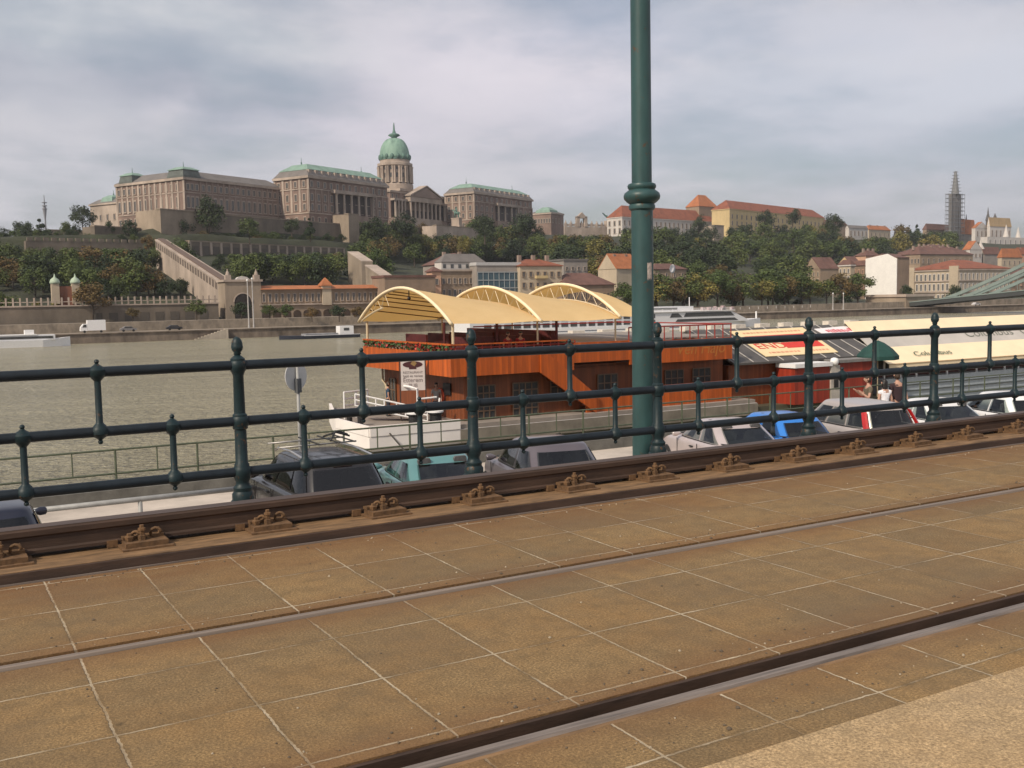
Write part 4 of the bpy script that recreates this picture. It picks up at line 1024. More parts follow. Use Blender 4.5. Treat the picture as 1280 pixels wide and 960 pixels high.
for k in range(34): m.tube([(c0 - 30 + k * 3.6, YC + .5, ZW + 6.85), (c0 - 30 + k * 3.6, YC + .5, ZW + 7.75)], .05, 4)
m.build('deck_rail', M_white, cs)
m = MB(SO); m.box(c1 - 47, YC + 2, ZW + 6.85, c1 - 28, YC + 9, ZW + 7.0 + 1.6); m.build('wheelhouse', mat('ship_white', (.66, .66, .67)), cs)
m = MB(SO); m.box(c1 - 46.5, YC + 1.9, ZW + 7.5, c1 - 34, YC + 1.99, ZW + 8.1); m.build('wheelhouse_window', M_win, cs)
m = MB(SO)
for k in range(16): 
    x = c1 - 26 + rnd.uniform(0, 14); m.box(x, YC + 3, ZW + 6.85, x + rnd.uniform(.4, .9), YC + 4, ZW + 6.85 + rnd.uniform(.8, 1.7))
m.build('deck_furniture', mat('deck_clutter', (.4, .3, .3), .7, 0, .6, 2), cs)
m = MB(SO); m.tube([(c1 - 27, YC + 5, ZW + 6.8), (c1 - 27, YC + 5, ZW + 12)], .12, 5); m.tube([(c1 - .5, YC + 5.5, ZW + 3), (c1 - .5, YC + 5.5, ZW + 5.8)], .25, 6); m.build('mast', M_white, cs)

cs.scale = (1, 1, .76)
# small craft by the far wall
def motorboat(name, label, px0, px1, Y, cabin, hullm, h, parts):
    x0, x1 = XY(px0, Y), XY(px1, Y)
    O = Vector((x0, Y, ZW)); t = thing(name, label, 'boat', O); ln = x1 - x0
    m = MB(); S_ = lambda x, w, z, zz=-.2: [(x, 2.5 - w, zz), (x, 2.5 - w * 1.1, z), (x, 2.5 + w * 1.1, z), (x, 2.5 + w, zz)]
    m.loft([S_(0, 2.1, h), S_(ln * .25, 2.4, h * .95), S_(ln * .75, 2.3, h), S_(ln * .92, 1.2, h * 1.2), S_(ln, .15, h * 1.35)] if cabin != 'left' else [S_(0, .2, h * 1.3), S_(ln * .12, 1.3, h * 1.15), S_(ln * .3, 2.2, h), S_(ln, 2.2, h)])
    m.build('hull', hullm, t)
    for nm, bx, mm in parts(ln, h): 
        m = MB(); m.box(*bx); m.build(nm, mm, t)
    return t
motorboat('motor_boat', 'white passenger boat moored by the far wall at the left edge', -60, 88, 276, 'r', M_white, 1.7, lambda l, h: [
    ('cabin', (l * .05, .4, h, l * .86, 4.6, h + 1.25), mat('ship_white', (.66, .66, .67))), ('window_band', (l * .08, .33, h + .4, l * .84, .39, h + .95), M_win), ('cabin_roof', (l * .02, .2, h + 1.25, l * .7, 4.8, h + 1.45), M_white), ('wheelhouse', (l * .60, 1.2, h + 1.45, l * .68, 3.8, h + 2.5), M_white)])
motorboat('work_boat', 'low dark work boat with a small white cabin near the far wall', 352, 450, 262, 'left', mat('navy_hull', (.02, .025, .04), .6), .85, lambda l, h: [
    ('cabin', (l * .75, 1, h, l * .93, 4, h + 2.3), M_white), ('cabin_window', (l * .8, .93, h + 1.1, l * .87, .99, h + 1.8), M_win), ('deck_load', (l * .3, .6, h, l * .72, 4.3, h + .5), mat('grey_load', (.25, .25, .26), .8, 0, .4, 1)), ('gunwale', (l * .28, .2, h, l, .3, h + .12), M_white)])
# ================================================================ far shore
def lerp(a, b, t): return a + (b - a) * t
def interp(x, tab):
    if x <= tab[0][0]: return tab[0][1]
    for (a, b), (c, d) in zip(tab, tab[1:]):
        if x <= c: return lerp(b, d, (x - a) / (c - a))
    return tab[-1][1]
PU = Vector((math.sin(R(62)), math.cos(R(62)), 0)); PN = Vector((math.cos(R(62)), -math.sin(R(62)), 0))   # palace axis, and toward the river
PA = at_D(232, 283, 540.); PA.z = 0
ZST = -3.3
def sstep(a, b, x):
    t = max(0., min(1., (x - a) / (b - a))); return t * t * (3 - 2 * t)
def plateau_y(X):
    return interp(X, [(-400, 500), (60, 500), (440, 505 + .53 * 330), (560, 700), (1500, 720)])
def plateau_z(X): return interp(X, [(-300, 14), (-60, 22), (20, 28), (60, 32), (110, 40), (200, 43), (440, 51), (560, 52), (900, 54), (1300, 50)])
def toe_y(X): return interp(X, [(330, 340), (520, 440), (900, 500)])
def slope(X, Y, y1, z1):
    y0 = toe_y(X); t = (Y - y0) / (y1 - y0); zb = ZST + (.012 * max(0, min(Y, y0) - 325) if X > 400 else 0)
    if t <= 0: return zb
    return lerp(zb, z1, min(1, t) ** .92)
def ground(X, Y):
    if Y < 325: return ZST
    wob = 1.1 * mnoise.noise(Vector((X * .02, Y * .02, 0)))
    y1 = plateau_y(X)
    a = slope(X, Y, y1, plateau_z(X))
    off = (Vector((X, Y, 0)) - PA).dot(PN)
    k = sstep(96, 112, X) * (1 - sstep(330, 370, X))
    if k > 0:
        # three terraces under the palace
        ya = Y + (off - 63) / .883          # where this column meets the foot of the arched wall
        b = slope(X, Y, max(ya, 380), 23.5)
        if off < 63: b = lerp(23.5, 34.2, max(0., min(1., (61 - off) / 4)))
        if off < 33: b = lerp(34.2, interp(X, [(120, 42.5), (440, 51)]), max(0., min(1., (33 - off) / 6)))
        a = lerp(a, b, k)
    kl = 1 - sstep(90, 99, X)
    if kl > 0:
        c = slope(X, Y, 484 + .17 * (X - 40), interp(X, [(-300, 12), (-60, 18), (20, 21.5), (99, 23.5)]))
        if Y > 490 + .17 * (X - 40): c += (interp(X, [(-300, 14), (-60, 22), (20, 32), (60, 34), (99, 36)]) - c) * min(1, (Y - 490 - .17 * (X - 40)) / 10)
        a = lerp(a, c, kl)
    if Y > 1300: a -= (Y - 1300) * .02
    return a + (wob if Y > 345 else 0)
M_hill = mat('scrub_ground', (.030, .034, .015), .95, 0, .5, .06, None, .6, .5, .5)
gx = [-700, -500, -300, -200] + [-120 + 6 * i for i in range(112)] + [552 + 25 * i for i in range(52)]; gy = [303, 318, 326] + [334 + 4 * i for i in range(82)] + [664 + 12 * i for i in range(18)] + [900, 1000, 1300, 2000]
b = MB(); b.add([(x, y, ground(x, y)) for y in gy for x in gx], [(j * len(gx) + i, j * len(gx) + i + 1, (j + 1) * len(gx) + i + 1, (j + 1) * len(gx) + i) for j in range(len(gy) - 1) for i in range(len(gx) - 1)])
struct(b.build('hill', M_hill, None, True))
b = MB(); b.quad((-9000, 302, -9.5), (9000, 302, -9.5), (9000, 14000, -9.5), (-9000, 14000, -9.5)); struct(b.build('ground', mat('far_ground', (.07, .08, .05), .95)))
# river
def water_mat():
    m, nt, bs = nt_of('river_water')
    tc = nt.nodes.new('ShaderNodeTexCoord').outputs['Object']
    bs.inputs['IOR'].default_value = 1.33; bs.inputs['Roughness'].default_value = .19
    a = noisef(nt, tc, .55, 5, .62, (.45, 1.0, 1)); c = noisef(nt, tc, .06, 6, .65, (.4, 1.5, 1)); d = noisef(nt, tc, 2.1, 3, .6, (.6, 1, 1))
    L(nt, ramp(nt, c, [(.3, (.25, .228, .155)), (.7, (.345, .315, .215))]), bs.inputs['Base Color'])
    mx = N(nt, 'ShaderNodeMath', operation='MULTIPLY_ADD'); L(nt, d, mx.inputs[0]); mx.inputs[1].default_value = .55; L(nt, a, mx.inputs[2])
    m2 = N(nt, 'ShaderNodeMath', operation='MULTIPLY_ADD'); L(nt, c, m2.inputs[0]); m2.inputs[1].default_value = 1.2; L(nt, mx.outputs[0], m2.inputs[2])
    bump(nt, bs, m2.outputs[0], 1., 1.35)
    return m
b = MB(); b.quad((-9000, 5, ZW), (9000, 5, ZW), (9000, 301, ZW), (-9000, 301, ZW)); struct(b.build('river', water_mat()))
# embankment walls and roads
def stone(name, c, sc=.25, v=.3): return mat(name, c, .9, 0, v * 1.15, sc, (1, 1, .55), .4, .1, sc * 6)
M_qs = stone('quay_stone', (.165, .13, .10), .35, .45); M_qs2 = stone('upper_quay_stone', (.235, .195, .15), .35, .4); M_road = stone('embankment_road', (.23, .19, .145))
b = MB(); b.box(-900, YS, -9.5, 1500, YS + 3, -5.55); b.box(-900, YS - .3, -5.75, 1500, YS + 2, -5.5); tag(b.build('river_wall', M_qs), 'long low stone wall at the far water edge', 'wall')
b = MB(); b.box(-900, YS + 3, -9.5, 1500, YS + 13, -5.52); struct(b.build('embankment_road', M_road))
b = MB(); b.box(-900, YS + 13, -9.5, 1500, YS + 15, -3.0); tag(b.build('embankment_wall_upper', M_qs2), 'upper pale stone wall behind the far embankment road', 'wall')
b = MB(); b.box(-900, YS + 15, -9, 1500, 331, -3.25); struct(b.build('street', M_road))
# steps in the river wall
b = MB((0, 0, 0)); p = at_Y(262, 420, YS - 1)
st_ = thing('quay_steps', 'flight of stone steps slanting up the far river wall', 'steps', (p.x, YS, ZW))
m = MB(); 
for k in range(10): m.box(-4 + k * .9, -1.6, 0, -4 + k * .9 + .95, -.31, .28 * (k + 1))
m.build('step_block', stone('pale_step_stone', (.36, .31, .25)), st_)

# ---------------------------------------------------------------- buildings
M_roofred = mat('red_tile_roof', (.22, .07, .035), .85, 0, .3, .25, None, .4, .1, 3)
M_roofor = mat('orange_tile_roof', (.34, .12, .045), .85, 0, .25, .25, None, .4, .1, 3)
M_roofbr = mat('brown_tile_roof', (.13, .065, .05), .85, 0, .3, .25)
M_roofgr = mat('grey_slate_roof', (.15, .135, .125), .8, 0, .2, .2)
M_cop = mat('green_copper', (.19, .29, .235), .7, 0, .22, .25)
M_copd = mat('dark_green_copper', (.09, .17, .14), .7, 0, .4, .3)
M_stone = stone('pale_limestone', (.37, .30, .245), .10, .28)
M_brick = stone('palace_brick', (.205, .142, .115), .09, .32)
M_brickp = stone('palace_brick_pale', (.265, .197, .16), .12, .2)
M_fort = stone('fortress_stone', (.27, .215, .16), .10, .3)
M_fortd = stone('fortress_stone_worn', (.155, .125, .095), .10, .35)
M_pane = mat('house_window_glass', (.075, .078, .08), .2, 0, .3, .3)
WIN = {}
def win_src(fm):
    """unit window in the XZ plane, facing -y: frame and recessed pane"""
    if fm.name not in WIN:
        m = MB()
        for bx in ((-.62, -.16, -.06, -.42, .02, 1.08), (.42, -.16, -.06, .62, .02, 1.08), (-.42, -.17, .96, .42, .02, 1.1), (-.66, -.26, -.1, .66, .02, -.02)): m.box(*bx, 0)
        m.box(-.42, -.05, -.02, .42, -.015, .96, 1); m.box(-.03, -.08, -.02, .03, -.051, .96, 0)
        me = bpy.data.meshes.new('window'); me.from_pydata([tuple(v) for v in m.v], [], m.f); me.materials.append(fm); me.materials.append(M_pane)
        me.polygons.foreach_set('material_index', m.m)
        WIN[fm.name] = me
    return WIN[fm.name]
def add_win(par, loc, w, h, fm, left=False, nm='window'):
    o = bpy.data.objects.new(nm, win_src(fm)); o.location = loc; o.scale = (w, 1.4, h)
    if left: o.rotation_euler.z = -math.pi / 2
    return put(o, nm, par)
class Bld: pass
def ray_h(px, py=380):
    d = ray(px, py); d.z = 0; return d.normalized()
def hit(o, d, px, py=380):
    """distance along d from o where the picture column px crosses"""
    r = ray_h(px, py); det = d.x * r.y - d.y * r.x
    w = CAMP - o
    return (w.x * r.y - w.y * r.x) / det
def bld(name, label, cat, xc, D, yt, yb, xl, xr, wall, head=60, drop=0., group=None, lenL=None, lenR=None, wall_name='wall', wall_left=None):
    B = Bld(); p = at_D(xc, yb, D); zt = at_D(xc, yt, D).z
    A = R(30 + head); a = Vector((math.sin(A), math.cos(A), 0)); l = Vector((-a.y, a.x, 0))
    B.W = lenR or hit(p, a, xr); B.Ln = lenL or (hit(p, l, xl) if xl is not None else 15.); B.H = zt - p.z
    B.p = p; B.zb = p.z
    B.t = thing(name, label, cat, p, math.atan2(a.y, a.x), group)
    m = MB(); m.box(0, 0, -drop, B.W, B.Ln, B.H); B.wall = m.build(wall_name, wall, B.t)
    return B
def hip(B, mm, h, ov=.6, inset=None, z=None, top=None, name='roof', par=None, x0=0, x1=None, y0=0, y1=None):
    x1 = B.W if x1 is None else x1; y1 = B.Ln if y1 is None else y1; z = B.H if z is None else z
    m = MB(); X0_, X1_, Y0_, Y1_ = x0 - ov, x1 + ov, y0 - ov, y1 + ov
    i = inset if inset is not None else min(X1_ - X0_, Y1_ - Y0_) / 2 - .01
    base = [(X0_, Y0_), (X1_, Y0_), (X1_, Y1_), (X0_, Y1_)]; ins = [(X0_ + i, Y0_ + i), (X1_ - i, Y0_ + i), (X1_ - i, Y1_ - i), (X0_ + i, Y1_ - i)]
    m.loft([[(x, y, z + .01) for x, y in base], [(x, y, z + .3) for x, y in base], [(x, y, z + h) for x, y in ins]])
    return m.build(name, mm, par or B.t)
def gable(B, mm, h, along='x', ov=.5, z=None, wm=None, name='roof'):
    z = B.H if z is None else z; m = MB()
    if along == 'x':
        pr = [(-ov, z + .01), (B.Ln + ov, z + .01), (B.Ln / 2, z + h)]
        m.prism(pr, 'x', -ov * .3, B.W + ov * .3)
    else:
        m.prism([(-ov, z + .01), (B.W + ov, z + .01), (B.W / 2, z + h)], 'y', -ov * .3, B.Ln + ov * .3)
    o = m.build(name, mm, B.t)
    if wm:
        g = MB()
        if along == 'x': g.prism([(.2, z - .01), (B.Ln - .2, z - .01), (B.Ln / 2, z + h - .5)], 'x', -ov * .3 - .06, B.W + ov * .3 + .06)
        else: g.prism([(.2, z - .01), (B.W - .2, z - .01), (B.W / 2, z + h - .5)], 'y', -ov * .3 - .06, B.Ln + ov * .3 + .06)
        g.build('gable', wm, B.t)
    return o
def row(B, n, z, w, h, fm, left=False, s0=0., s1=None, nm='window'):
    s1 = (B.Ln if left else B.W) if s1 is None else s1
    for i in range(n):
        s = s0 + (s1 - s0) * (i + .5) / n
        add_win(B.t, (-.01, s, z) if left else (s, -.01, z), w, h, fm, left, nm)
def course(B, zs, mm, d=.35, h=.5, nm='cornice'):
    m = MB()
    for z in zs: m.box(-d, -d, z, B.W + d, B.Ln + d, z + h)
    return m.build(nm, mm, B.t)
def pilasters(B, n, z0, z1, mm, w=.8, left=False, s0=0, s1=None, nm='pilaster'):
    s1 = (B.Ln if left else B.W) if s1 is None else s1; m = MB()
    for i in range(n):
        s = s0 + (s1 - s0) * i / max(1, n - 1)
        if left: m.box(-.3, s - w / 2, z0, .02, s + w / 2, z1)
        else: m.box(s - w / 2, -.3, z0, s + w / 2, .02, z1)
    return m.build(nm, mm, B.t)
def chimneys(B, pts, mm, z0, h=2.2, w=.9):
    for x, y in pts:
        m = MB(); m.box(x - w / 2, y - w / 2, z0, x + w / 2, y + w / 2, z0 + h); m.build('chimney', mm, B.t)
def finial(B, x, y, z, h=3, r=.25, mm=None):
    m = MB(); m.lathe([(r * 1.6, z), (r * 1.2, z + h * .2), (r * 2, z + h * .3), (r * .6, z + h * .42), (r * .5, z + h * .9), (.02, z + h)], (x, y, 0), 8); m.build('finial', mm or M_copd, B.t)

def on_pal(px, off, py=380):          # depth of the palace plane moved off metres toward the river
    o = PA + PN * off; s = hit(o, PU, px, py); q = o + PU * s
    return (q - CAMP).dot(fw) / ray(px, py).dot(fw) if False else (q.x - CAMP.x) / ray(px, py).x
PH = 32
# south wing
D = on_pal(232, 0)
A = bld('palace_wing', 'long brick palace wing on the left with green topped corner pavilions', 'palace', 232, D, 222, 284, 153, 358, M_brick, PH, 12)
k = A.H
course(A, [k - 1.2], M_stone, .9, 1.3); course(A, [k * .70, k * .33], M_stone, .3, .45, 'string_course')
for z, h, n in ((k * .76, k * .12, 15), (k * .41, k * .21, 15), (k * .08, k * .15, 15)): row(A, n, z, 1.9, h, M_stone, s0=11)
for z, h, n in ((k * .76, k * .12, 12), (k * .41, k * .21, 12), (k * .1, k * .15, 12)): row(A, n, z, 1.9, h, M_stone, True, s0=3)
row(A, 3, k * .41, 2, k * .21, M_stone, s0=1, s1=10); row(A, 3, k * .76, 2, k * .12, M_stone, s0=1, s1=10)
pilasters(A, 16, k * .36, k - 1.2, M_brickp, 1.1, s0=11); pilasters(A, 13, k * .36, k - 1.2, M_stone, 1.3, True)
hip(A, M_roofgr, 4.6, .6, 7)
for (x0, x1, y0, y1) in ((-.6, 11, -.6, 12), (-.6, 9, A.Ln - 14, A.Ln - 3)):
    P_ = Bld(); P_.t = A.t; P_.W, P_.Ln, P_.H = 0, 0, k + .3
    m = MB(); m.loft([[(lerp(x0, x1, .5) + (x - .5) * (x1 - x0) * s, lerp(y0, y1, .5) + (y - .5) * (y1 - y0) * s, z) for x, y in ((0, 0), (1, 0), (1, 1), (0, 1))] for s, z in ((1.0, k + .12), (1.0, k + 1.2), (.88, k + 4.2))]); pr_ = m.build('pavilion_roof', mat('green_grey_slate', (.10, .115, .105), .8, 0, .3, .3), A.t)
    m = MB(); m.loft([[(lerp(x0, x1, .5) + (x - .5) * (x1 - x0) * s, lerp(y0, y1, .5) + (y - .5) * (y1 - y0) * s, z) for x, y in ((0, 0), (1, 0), (1, 1), (0, 1))] for s, z in ((.98, k + 4.2), (.94, k + 4.6), (.45, k + 6.0))]); m.build('cap', M_cop, pr_)
    m = MB(); m.lathe([(.4, k + 6), (.2, k + 7), (.1, k + 9)], (lerp(x0, x1, .5), lerp(y0, y1, .5), 0), 6); m.build('finial', M_copd, pr_)
# lower block at far left end
B_ = bld('palace_annex', 'low pale annex with a green capped corner at the left end of the palace', 'palace', 157, 590, 252, 282, 119, 175, M_stone, PH, 10)
course(B_, [B_.H - .8], M_stone, .7, .9); hip(B_, M_roofgr, 3, .4, 4); row(B_, 5, B_.H * .3, 1.6, 3.2, M_stone, True); row(B_, 3, B_.H * .3, 1.6, 3.2, M_stone)
m = MB(); m.loft([[(6 + (x - .5) * s, B_.Ln * .55 + (y - .5) * s, z) for x, y in ((0, 0), (1, 0), (1, 1), (0, 1))] for s, z in ((11, B_.H + .3), (9, B_.H + 3.6), (4, B_.H + 5))]); m.build('pavilion_roof', M_cop, B_.t); finial(B_, 6, B_.Ln * .55, B_.H + 5, 3)
# big blocks with mansards
def block(label, xc, xl, xr, yt, yb, off, cols, nleft, nright, yr):
    D = on_pal(xc, off)
    B = bld('palace_block', label, 'palace', xc, D, yt, yb, xl, xr, M_brick, PH, 12)
    k = B.H
    course(B, [k - 1.3], M_stone, 1.0, 1.4); course(B, [k * .74, k * .26], M_stone, .4, .6, 'string_course')
    for z, h in ((k * .79, k * .11), (k * .52, k * .13), (k * .33, k * .12), (k * .06, k * .13)):
        row(B, nright, z, 2., h, M_stone); row(B, nleft, z, 2., h, M_stone, True)
    pilasters(B, nright + 1, k * .29, k * .74, M_brickp, 1.2); pilasters(B, nleft + 1, k * .29, k - 1.3, M_stone, 1.5, True)
    h = (at_D(xc, yr, D).z - at_D(xc, yt, D).z)
    hip(B, M_roofgr, h * .5, .5, 2.6)
    hip(B, M_cop, h * .52, -1.9, 5.5, z=B.H + h * .5, name='copper_ridge')
    m = MB()
    for i in range(nright): 
        s = B.W * (i + .5) / nright; m.box(s - 1, .6, k + h * .1, s + 1, 3, k + h * .5)
    m.build('dormer', M_stone, B.t)
    for x in (9, B.W - 9): finial(B, x, B.Ln / 2, k + h, 4.5)
    # portico
    s0, s1 = hit(B.p, PU, cols[0]), hit(B.p, PU, cols[1])
    m = MB(); m.box(s0 - 2, -3.4, k * .70, s1 + 2, .01, k * .77); pt = m.build('portico', M_stone, B.t)
    m = MB(); m.box(s0 - 2, -3.4, -4, s1 + 2, .0, k * .28); m.build('portico_base', M_brickp, pt)
    m = MB()
    for i in range(cols[2]):
        x = lerp(s0, s1, i / (cols[2] - 1)); m.lathe([(.95, k * .285), (.8, k * .32), (.72, k * .66), (1.05, k * .697)], (x, -2.5, 0), 10)
    m.build('column', M_stone, pt, 'auto')
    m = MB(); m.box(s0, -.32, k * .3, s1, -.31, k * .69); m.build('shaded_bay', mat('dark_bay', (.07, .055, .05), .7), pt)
    return B
B1 = block('tall brick palace block with a row of white columns left of the dome', 387, 349, 488, 220, 283, 23, (421, 466, 6), 4, 13, 203)
B2 = block('brick palace block with a green mansard roof right of the dome', 593, 560, 667, 240, 287, 23, (622, 646, 4), 4, 12, 228)
# centre with pediment and dome
D = on_pal(489, -4)
C_ = bld('palace_centre', 'central palace range with a pediment and tall green copper dome', 'palace', 489, D, 238, 283, None, 590, M_brick, PH, 12, lenL=30)
k = C_.H
course(C_, [k - 1.2], M_stone, .8, 1.3); course(C_, [k * .24], M_stone, .4, .5, 'string_course')
row(C_, 22, k * .78, 1.8, k * .13, M_stone)
sP0, sP1 = hit(C_.p, PU, 508), hit(C_.p, PU, 547)
m = MB(); m.box(sP0, -6, -10, sP1, .01, k * .26); m.box(sP0, -6, k * .72, sP1, .01, k * .86); pt = m.build('portico', M_stone, C_.t)
m = MB(); m.prism([(sP0 - .5, k * .861), (sP1 + .5, k * .861), ((sP0 + sP1) / 2, k * 1.16)], 'y', -6.4, 0); m.build('pediment', M_brickp, pt)
m = MB()
for x0, x1, off_ in ((sP0 - .8, (sP0 + sP1) / 2, k * .0), ((sP0 + sP1) / 2, sP1 + .8, 0)):
    z0 = k * .87 if x0 < (sP0 + sP1) / 2 - 1 else k * 1.18; z1 = k * 1.18 if z0 < k else k * .87
    m.hexa([(x0, -6.9, z0), (x1, -6.9, z1), (x1, 0, z1), (x0, 0, z0), (x0, -6.9, z0 + .9), (x1, -6.9, z1 + .9), (x1, 0, z1 + .9), (x0, 0, z0 + .9)])
m.build('pediment_cornice', M_stone, pt)
def cols_(s0, s1, n, y, par):
    m = MB()
    for i in range(n):
        x = lerp(s0, s1, i / (n - 1)); m.lathe([(1.0, k * .265), (.85, k * .3), (.78, k * .67), (1.1, k * .715)], (x, y, 0), 10)
    m.build('column', M_stone, par, 'auto')
cols_(sP0 + 1.5, sP1 - 1.5, 8, -5, pt)
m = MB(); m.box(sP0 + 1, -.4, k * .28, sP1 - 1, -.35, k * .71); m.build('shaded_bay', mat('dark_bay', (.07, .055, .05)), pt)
for a, b_, n in ((sP1 + 1, hit(C_.p, PU, 588), 8), (1, sP0 - 1, 4)):
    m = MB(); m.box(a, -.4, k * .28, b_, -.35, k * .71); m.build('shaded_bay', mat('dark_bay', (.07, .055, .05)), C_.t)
    m = MB(); m.box(a - 1, -3.6, k * .72, b_ + 1, .0, k * .78); cg = m.build('colonnade', M_stone, C_.t); m = MB(); m.box(a - 1, -3.6, -10, b_ + 1, 0, k * .24); m.build('colonnade_base', M_brickp, cg)
    cols_(a + 1, b_ - 1, n, -2.6, cg)
# dome
od = PA + PN * -22; sd = hit(od, PU, 498.5); dc = od + PU * sd; Dd = dc.x / ray(498.5, 240).x
zz = lambda y: at_D(498.5, y, Dd).z - C_.p.z
a_ = Vector((math.sin(R(62)), math.cos(R(62)), 0)); rel = dc - C_.p; lx, ly = rel.x * a_.x + rel.y * a_.y, -rel.x * a_.y + rel.y * a_.x
pxm = Dd / F * math.sqrt(1 + ((498 - 640) / F) ** 2)
m = MB(); m.box(lx - 17, ly - 17, k * .5, lx + 17, ly + 17, zz(242)); dt = m.build('dome_base', M_brickp, C_.t)
course_ = MB(); course_.box(lx - 18, ly - 18, zz(242), lx + 18, ly + 18, zz(239)); course_.build('cornice', M_stone, dt)
r_ = 18.5 * pxm
m = MB(); m.lathe([(r_ * 1.2, zz(239.2)), (r_ * 1.2, zz(231)), (r_ * 1.05, zz(229)), (r_ * 1.05, zz(208.5)), (r_ * 1.18, zz(207.5)), (r_ * 1.18, zz(204.5)), (r_ * 1.0, zz(203.5)), (r_ * 1.0, zz(200)), (r_ * .9, zz(199.5))], (lx, ly, 0), 40); dr = m.build('drum', M_stone, dt, 'auto')
m = MB()
for i in range(16):
    a = 2 * math.pi * (i + .5) / 16
    for da in (-.06, .06): m.lathe([(.9, zz(229)), (.7, zz(226)), (.65, zz(211)), (1.0, zz(208.6))], (lx + (r_ * 1.14) * math.cos(a + da), ly + r_ * 1.14 * math.sin(a + da), 0), 8)
m.build('drum_column', M_stone, dr, 'auto')
for i in range(16):
    a = 2 * math.pi * i / 16
    for y0, y1 in ((222.5, 217), (213, 210)):
        m = MB(); rr = r_ * 1.055; m.quad(*[(lx + rr * math.cos(a + s_) * 1.003, ly + rr * math.sin(a + s_) * 1.003, zz(y)) for s_, y in ((-.06, y0), (.06, y0), (.06, y1), (-.06, y1))]); m.build('drum_window', M_pane, dr)
def dome_mat():
    m, nt, bs = nt_of('ribbed_green_copper')
    tc = nt.nodes.new('ShaderNodeTexCoord').outputs['Object']
    f = noisef(nt, tc, .35, 5, .7, (1, 1, .15))
    L(nt, ramp(nt, f, [(.32, (.10, .17, .14)), (.5, (.19, .31, .245)), (.7, (.25, .38, .30))]), bs.inputs['Base Color']); bs.inputs['Roughness'].default_value = .7
    return m
M_dome = dome_mat()
n = 64; prof = []
for j in range(15):
    q = j / 14; prof.append((r_ * 1.01 * math.cos(q * 1.42) ** .85 if q < 1 else r_ * .16, lerp(zz(198.5), zz(172.5), math.sin(q * math.pi / 2))))
m = MB(); m.loft([[(lx + rr * (1 + .018 * (1 if i % 4 == 0 else 0)) * math.cos(2 * math.pi * i / n), ly + rr * (1 + .018 * (1 if i % 4 == 0 else 0)) * math.sin(2 * math.pi * i / n), z) for i in range(n)] for rr, z in prof]); dm = m.build('dome', M_dome, dt, True)
m = MB(); 
for i in range(16):
    a = 2 * math.pi * (i + .25) / 16
    c = Vector((lx + r_ * .995 * math.cos(a), ly + r_ * .995 * math.sin(a), zz(196.5))); m.ball(c, 1.3, 8, sz=1.5)
m.build('dome_lucarne', M_copd, dm, True)
m = MB(); m.lathe([(r_ * 1.03, zz(200)), (r_ * 1.03, zz(198.2)), (r_ * .98, zz(197.8))], (lx, ly, 0), 40); m.build('dome_ring', M_copd, dm)
m = MB(); m.lathe([(2.2, zz(173)), (2.0, zz(171)), (4.3, zz(169)), (3.4, zz(167.3)), (1.4, zz(166)), (.7, zz(162)), (.45, zz(156)), (.2, zz(153))], (lx, ly, 0), 16); m.build('lantern', M_copd, dm, True)
# north pavilion end
D = on_pal(689, 10)
E_ = bld('palace_pavilion', 'small brick palace pavilion with a green dome cap at the right end', 'palace', 689, D, 266, 288, 664, 706, M_brick, PH, 10)
course(E_, [E_.H - .9], M_stone, .6, 1); hip(E_, M_roofgr, 2.5, .4, 5); row(E_, 4, E_.H * .45, 1.6, 3.5, M_stone); row(E_, 8, E_.H * .45, 1.6, 3.5, M_stone, True)
m = MB(); m.loft([[(7 + (x - .5) * s, 8 + (y - .5) * s, z) for x, y in ((0, 0), (1, 0), (1, 1), (0, 1))] for s, z in ((14, E_.H + .3), (13, E_.H + 2.5), (11, E_.H + 3.2), (5, E_.H + 5.2))]); m.build('pavilion_roof', M_cop, E_.t)
# fortress terraces
def fort(label, xc, D, yt, yb, xl, xr, mm, head=PH, drop=8, cren=0, lenL=None, ml=None, nm='fortress_wall'):
    B = bld(nm, label, 'fortress wall', xc, D, yt, yb, xl, xr, mm, head, drop, lenL=lenL)
    if cren:
        m = MB()
        for i in range(cren):
            s = B.W * (i + .5) / cren; m.box(s - B.W / cren * .32, -.15, B.H + .01, s + B.W / cren * .32, 1.2, B.H + 1.5)
        m.build('merlon', mm, B.t)
    else:
        m = MB(); m.box(-.25, -.25, B.H - .01, B.W + .25, min(B.Ln, 3), B.H + .55); m.build('coping', M_fort, B.t)
    return B
D0 = on_pal(232, 34)
fort('pale lit bastion with a sharp corner under the left palace wing', 202, on_pal(202, 34), 262, 300, 175, 262, M_fort, PH, 12)
fort('long plain terrace wall running under the palace from the bastion', 262, on_pal(262, 31), 268, 302, 240, 436, M_fortd, PH, 12, lenL=12)
fort('narrow tall bastion with a bright lit side under the columned block', 437, on_pal(437, 38), 268, 312, 419, 452, M_fort, PH, 14)
fort('terrace wall below the central palace range', 452, on_pal(452, 30), 279, 315, None, 700, M_fortd, PH, 10, lenL=8)
fort('low pale terrace below the equestrian statue', 546, on_pal(546, 44), 282, 300, 530, 600, M_stone, PH, 10)
bw_ = fort('wall of tall blind arches below the palace terrace', 238, on_pal(238, 62), 302, 322, None, 432, M_fortd, PH, 14, lenL=6)
pilasters(bw_, 18, -2, bw_.H, M_stone, 1.3)
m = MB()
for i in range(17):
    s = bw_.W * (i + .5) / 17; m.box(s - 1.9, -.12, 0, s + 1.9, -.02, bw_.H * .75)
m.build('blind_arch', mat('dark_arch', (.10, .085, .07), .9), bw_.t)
fort('crenellated wall descending to the left of the bastion', 33, 440, 301, 316, None, 182, M_fortd, 50, 12, 15, lenL=3)
fort('weathered wall strip below the crenellated wall', 110, 425, 318, 336, None, 190, M_fortd, 52, 12, 0, lenL=3)
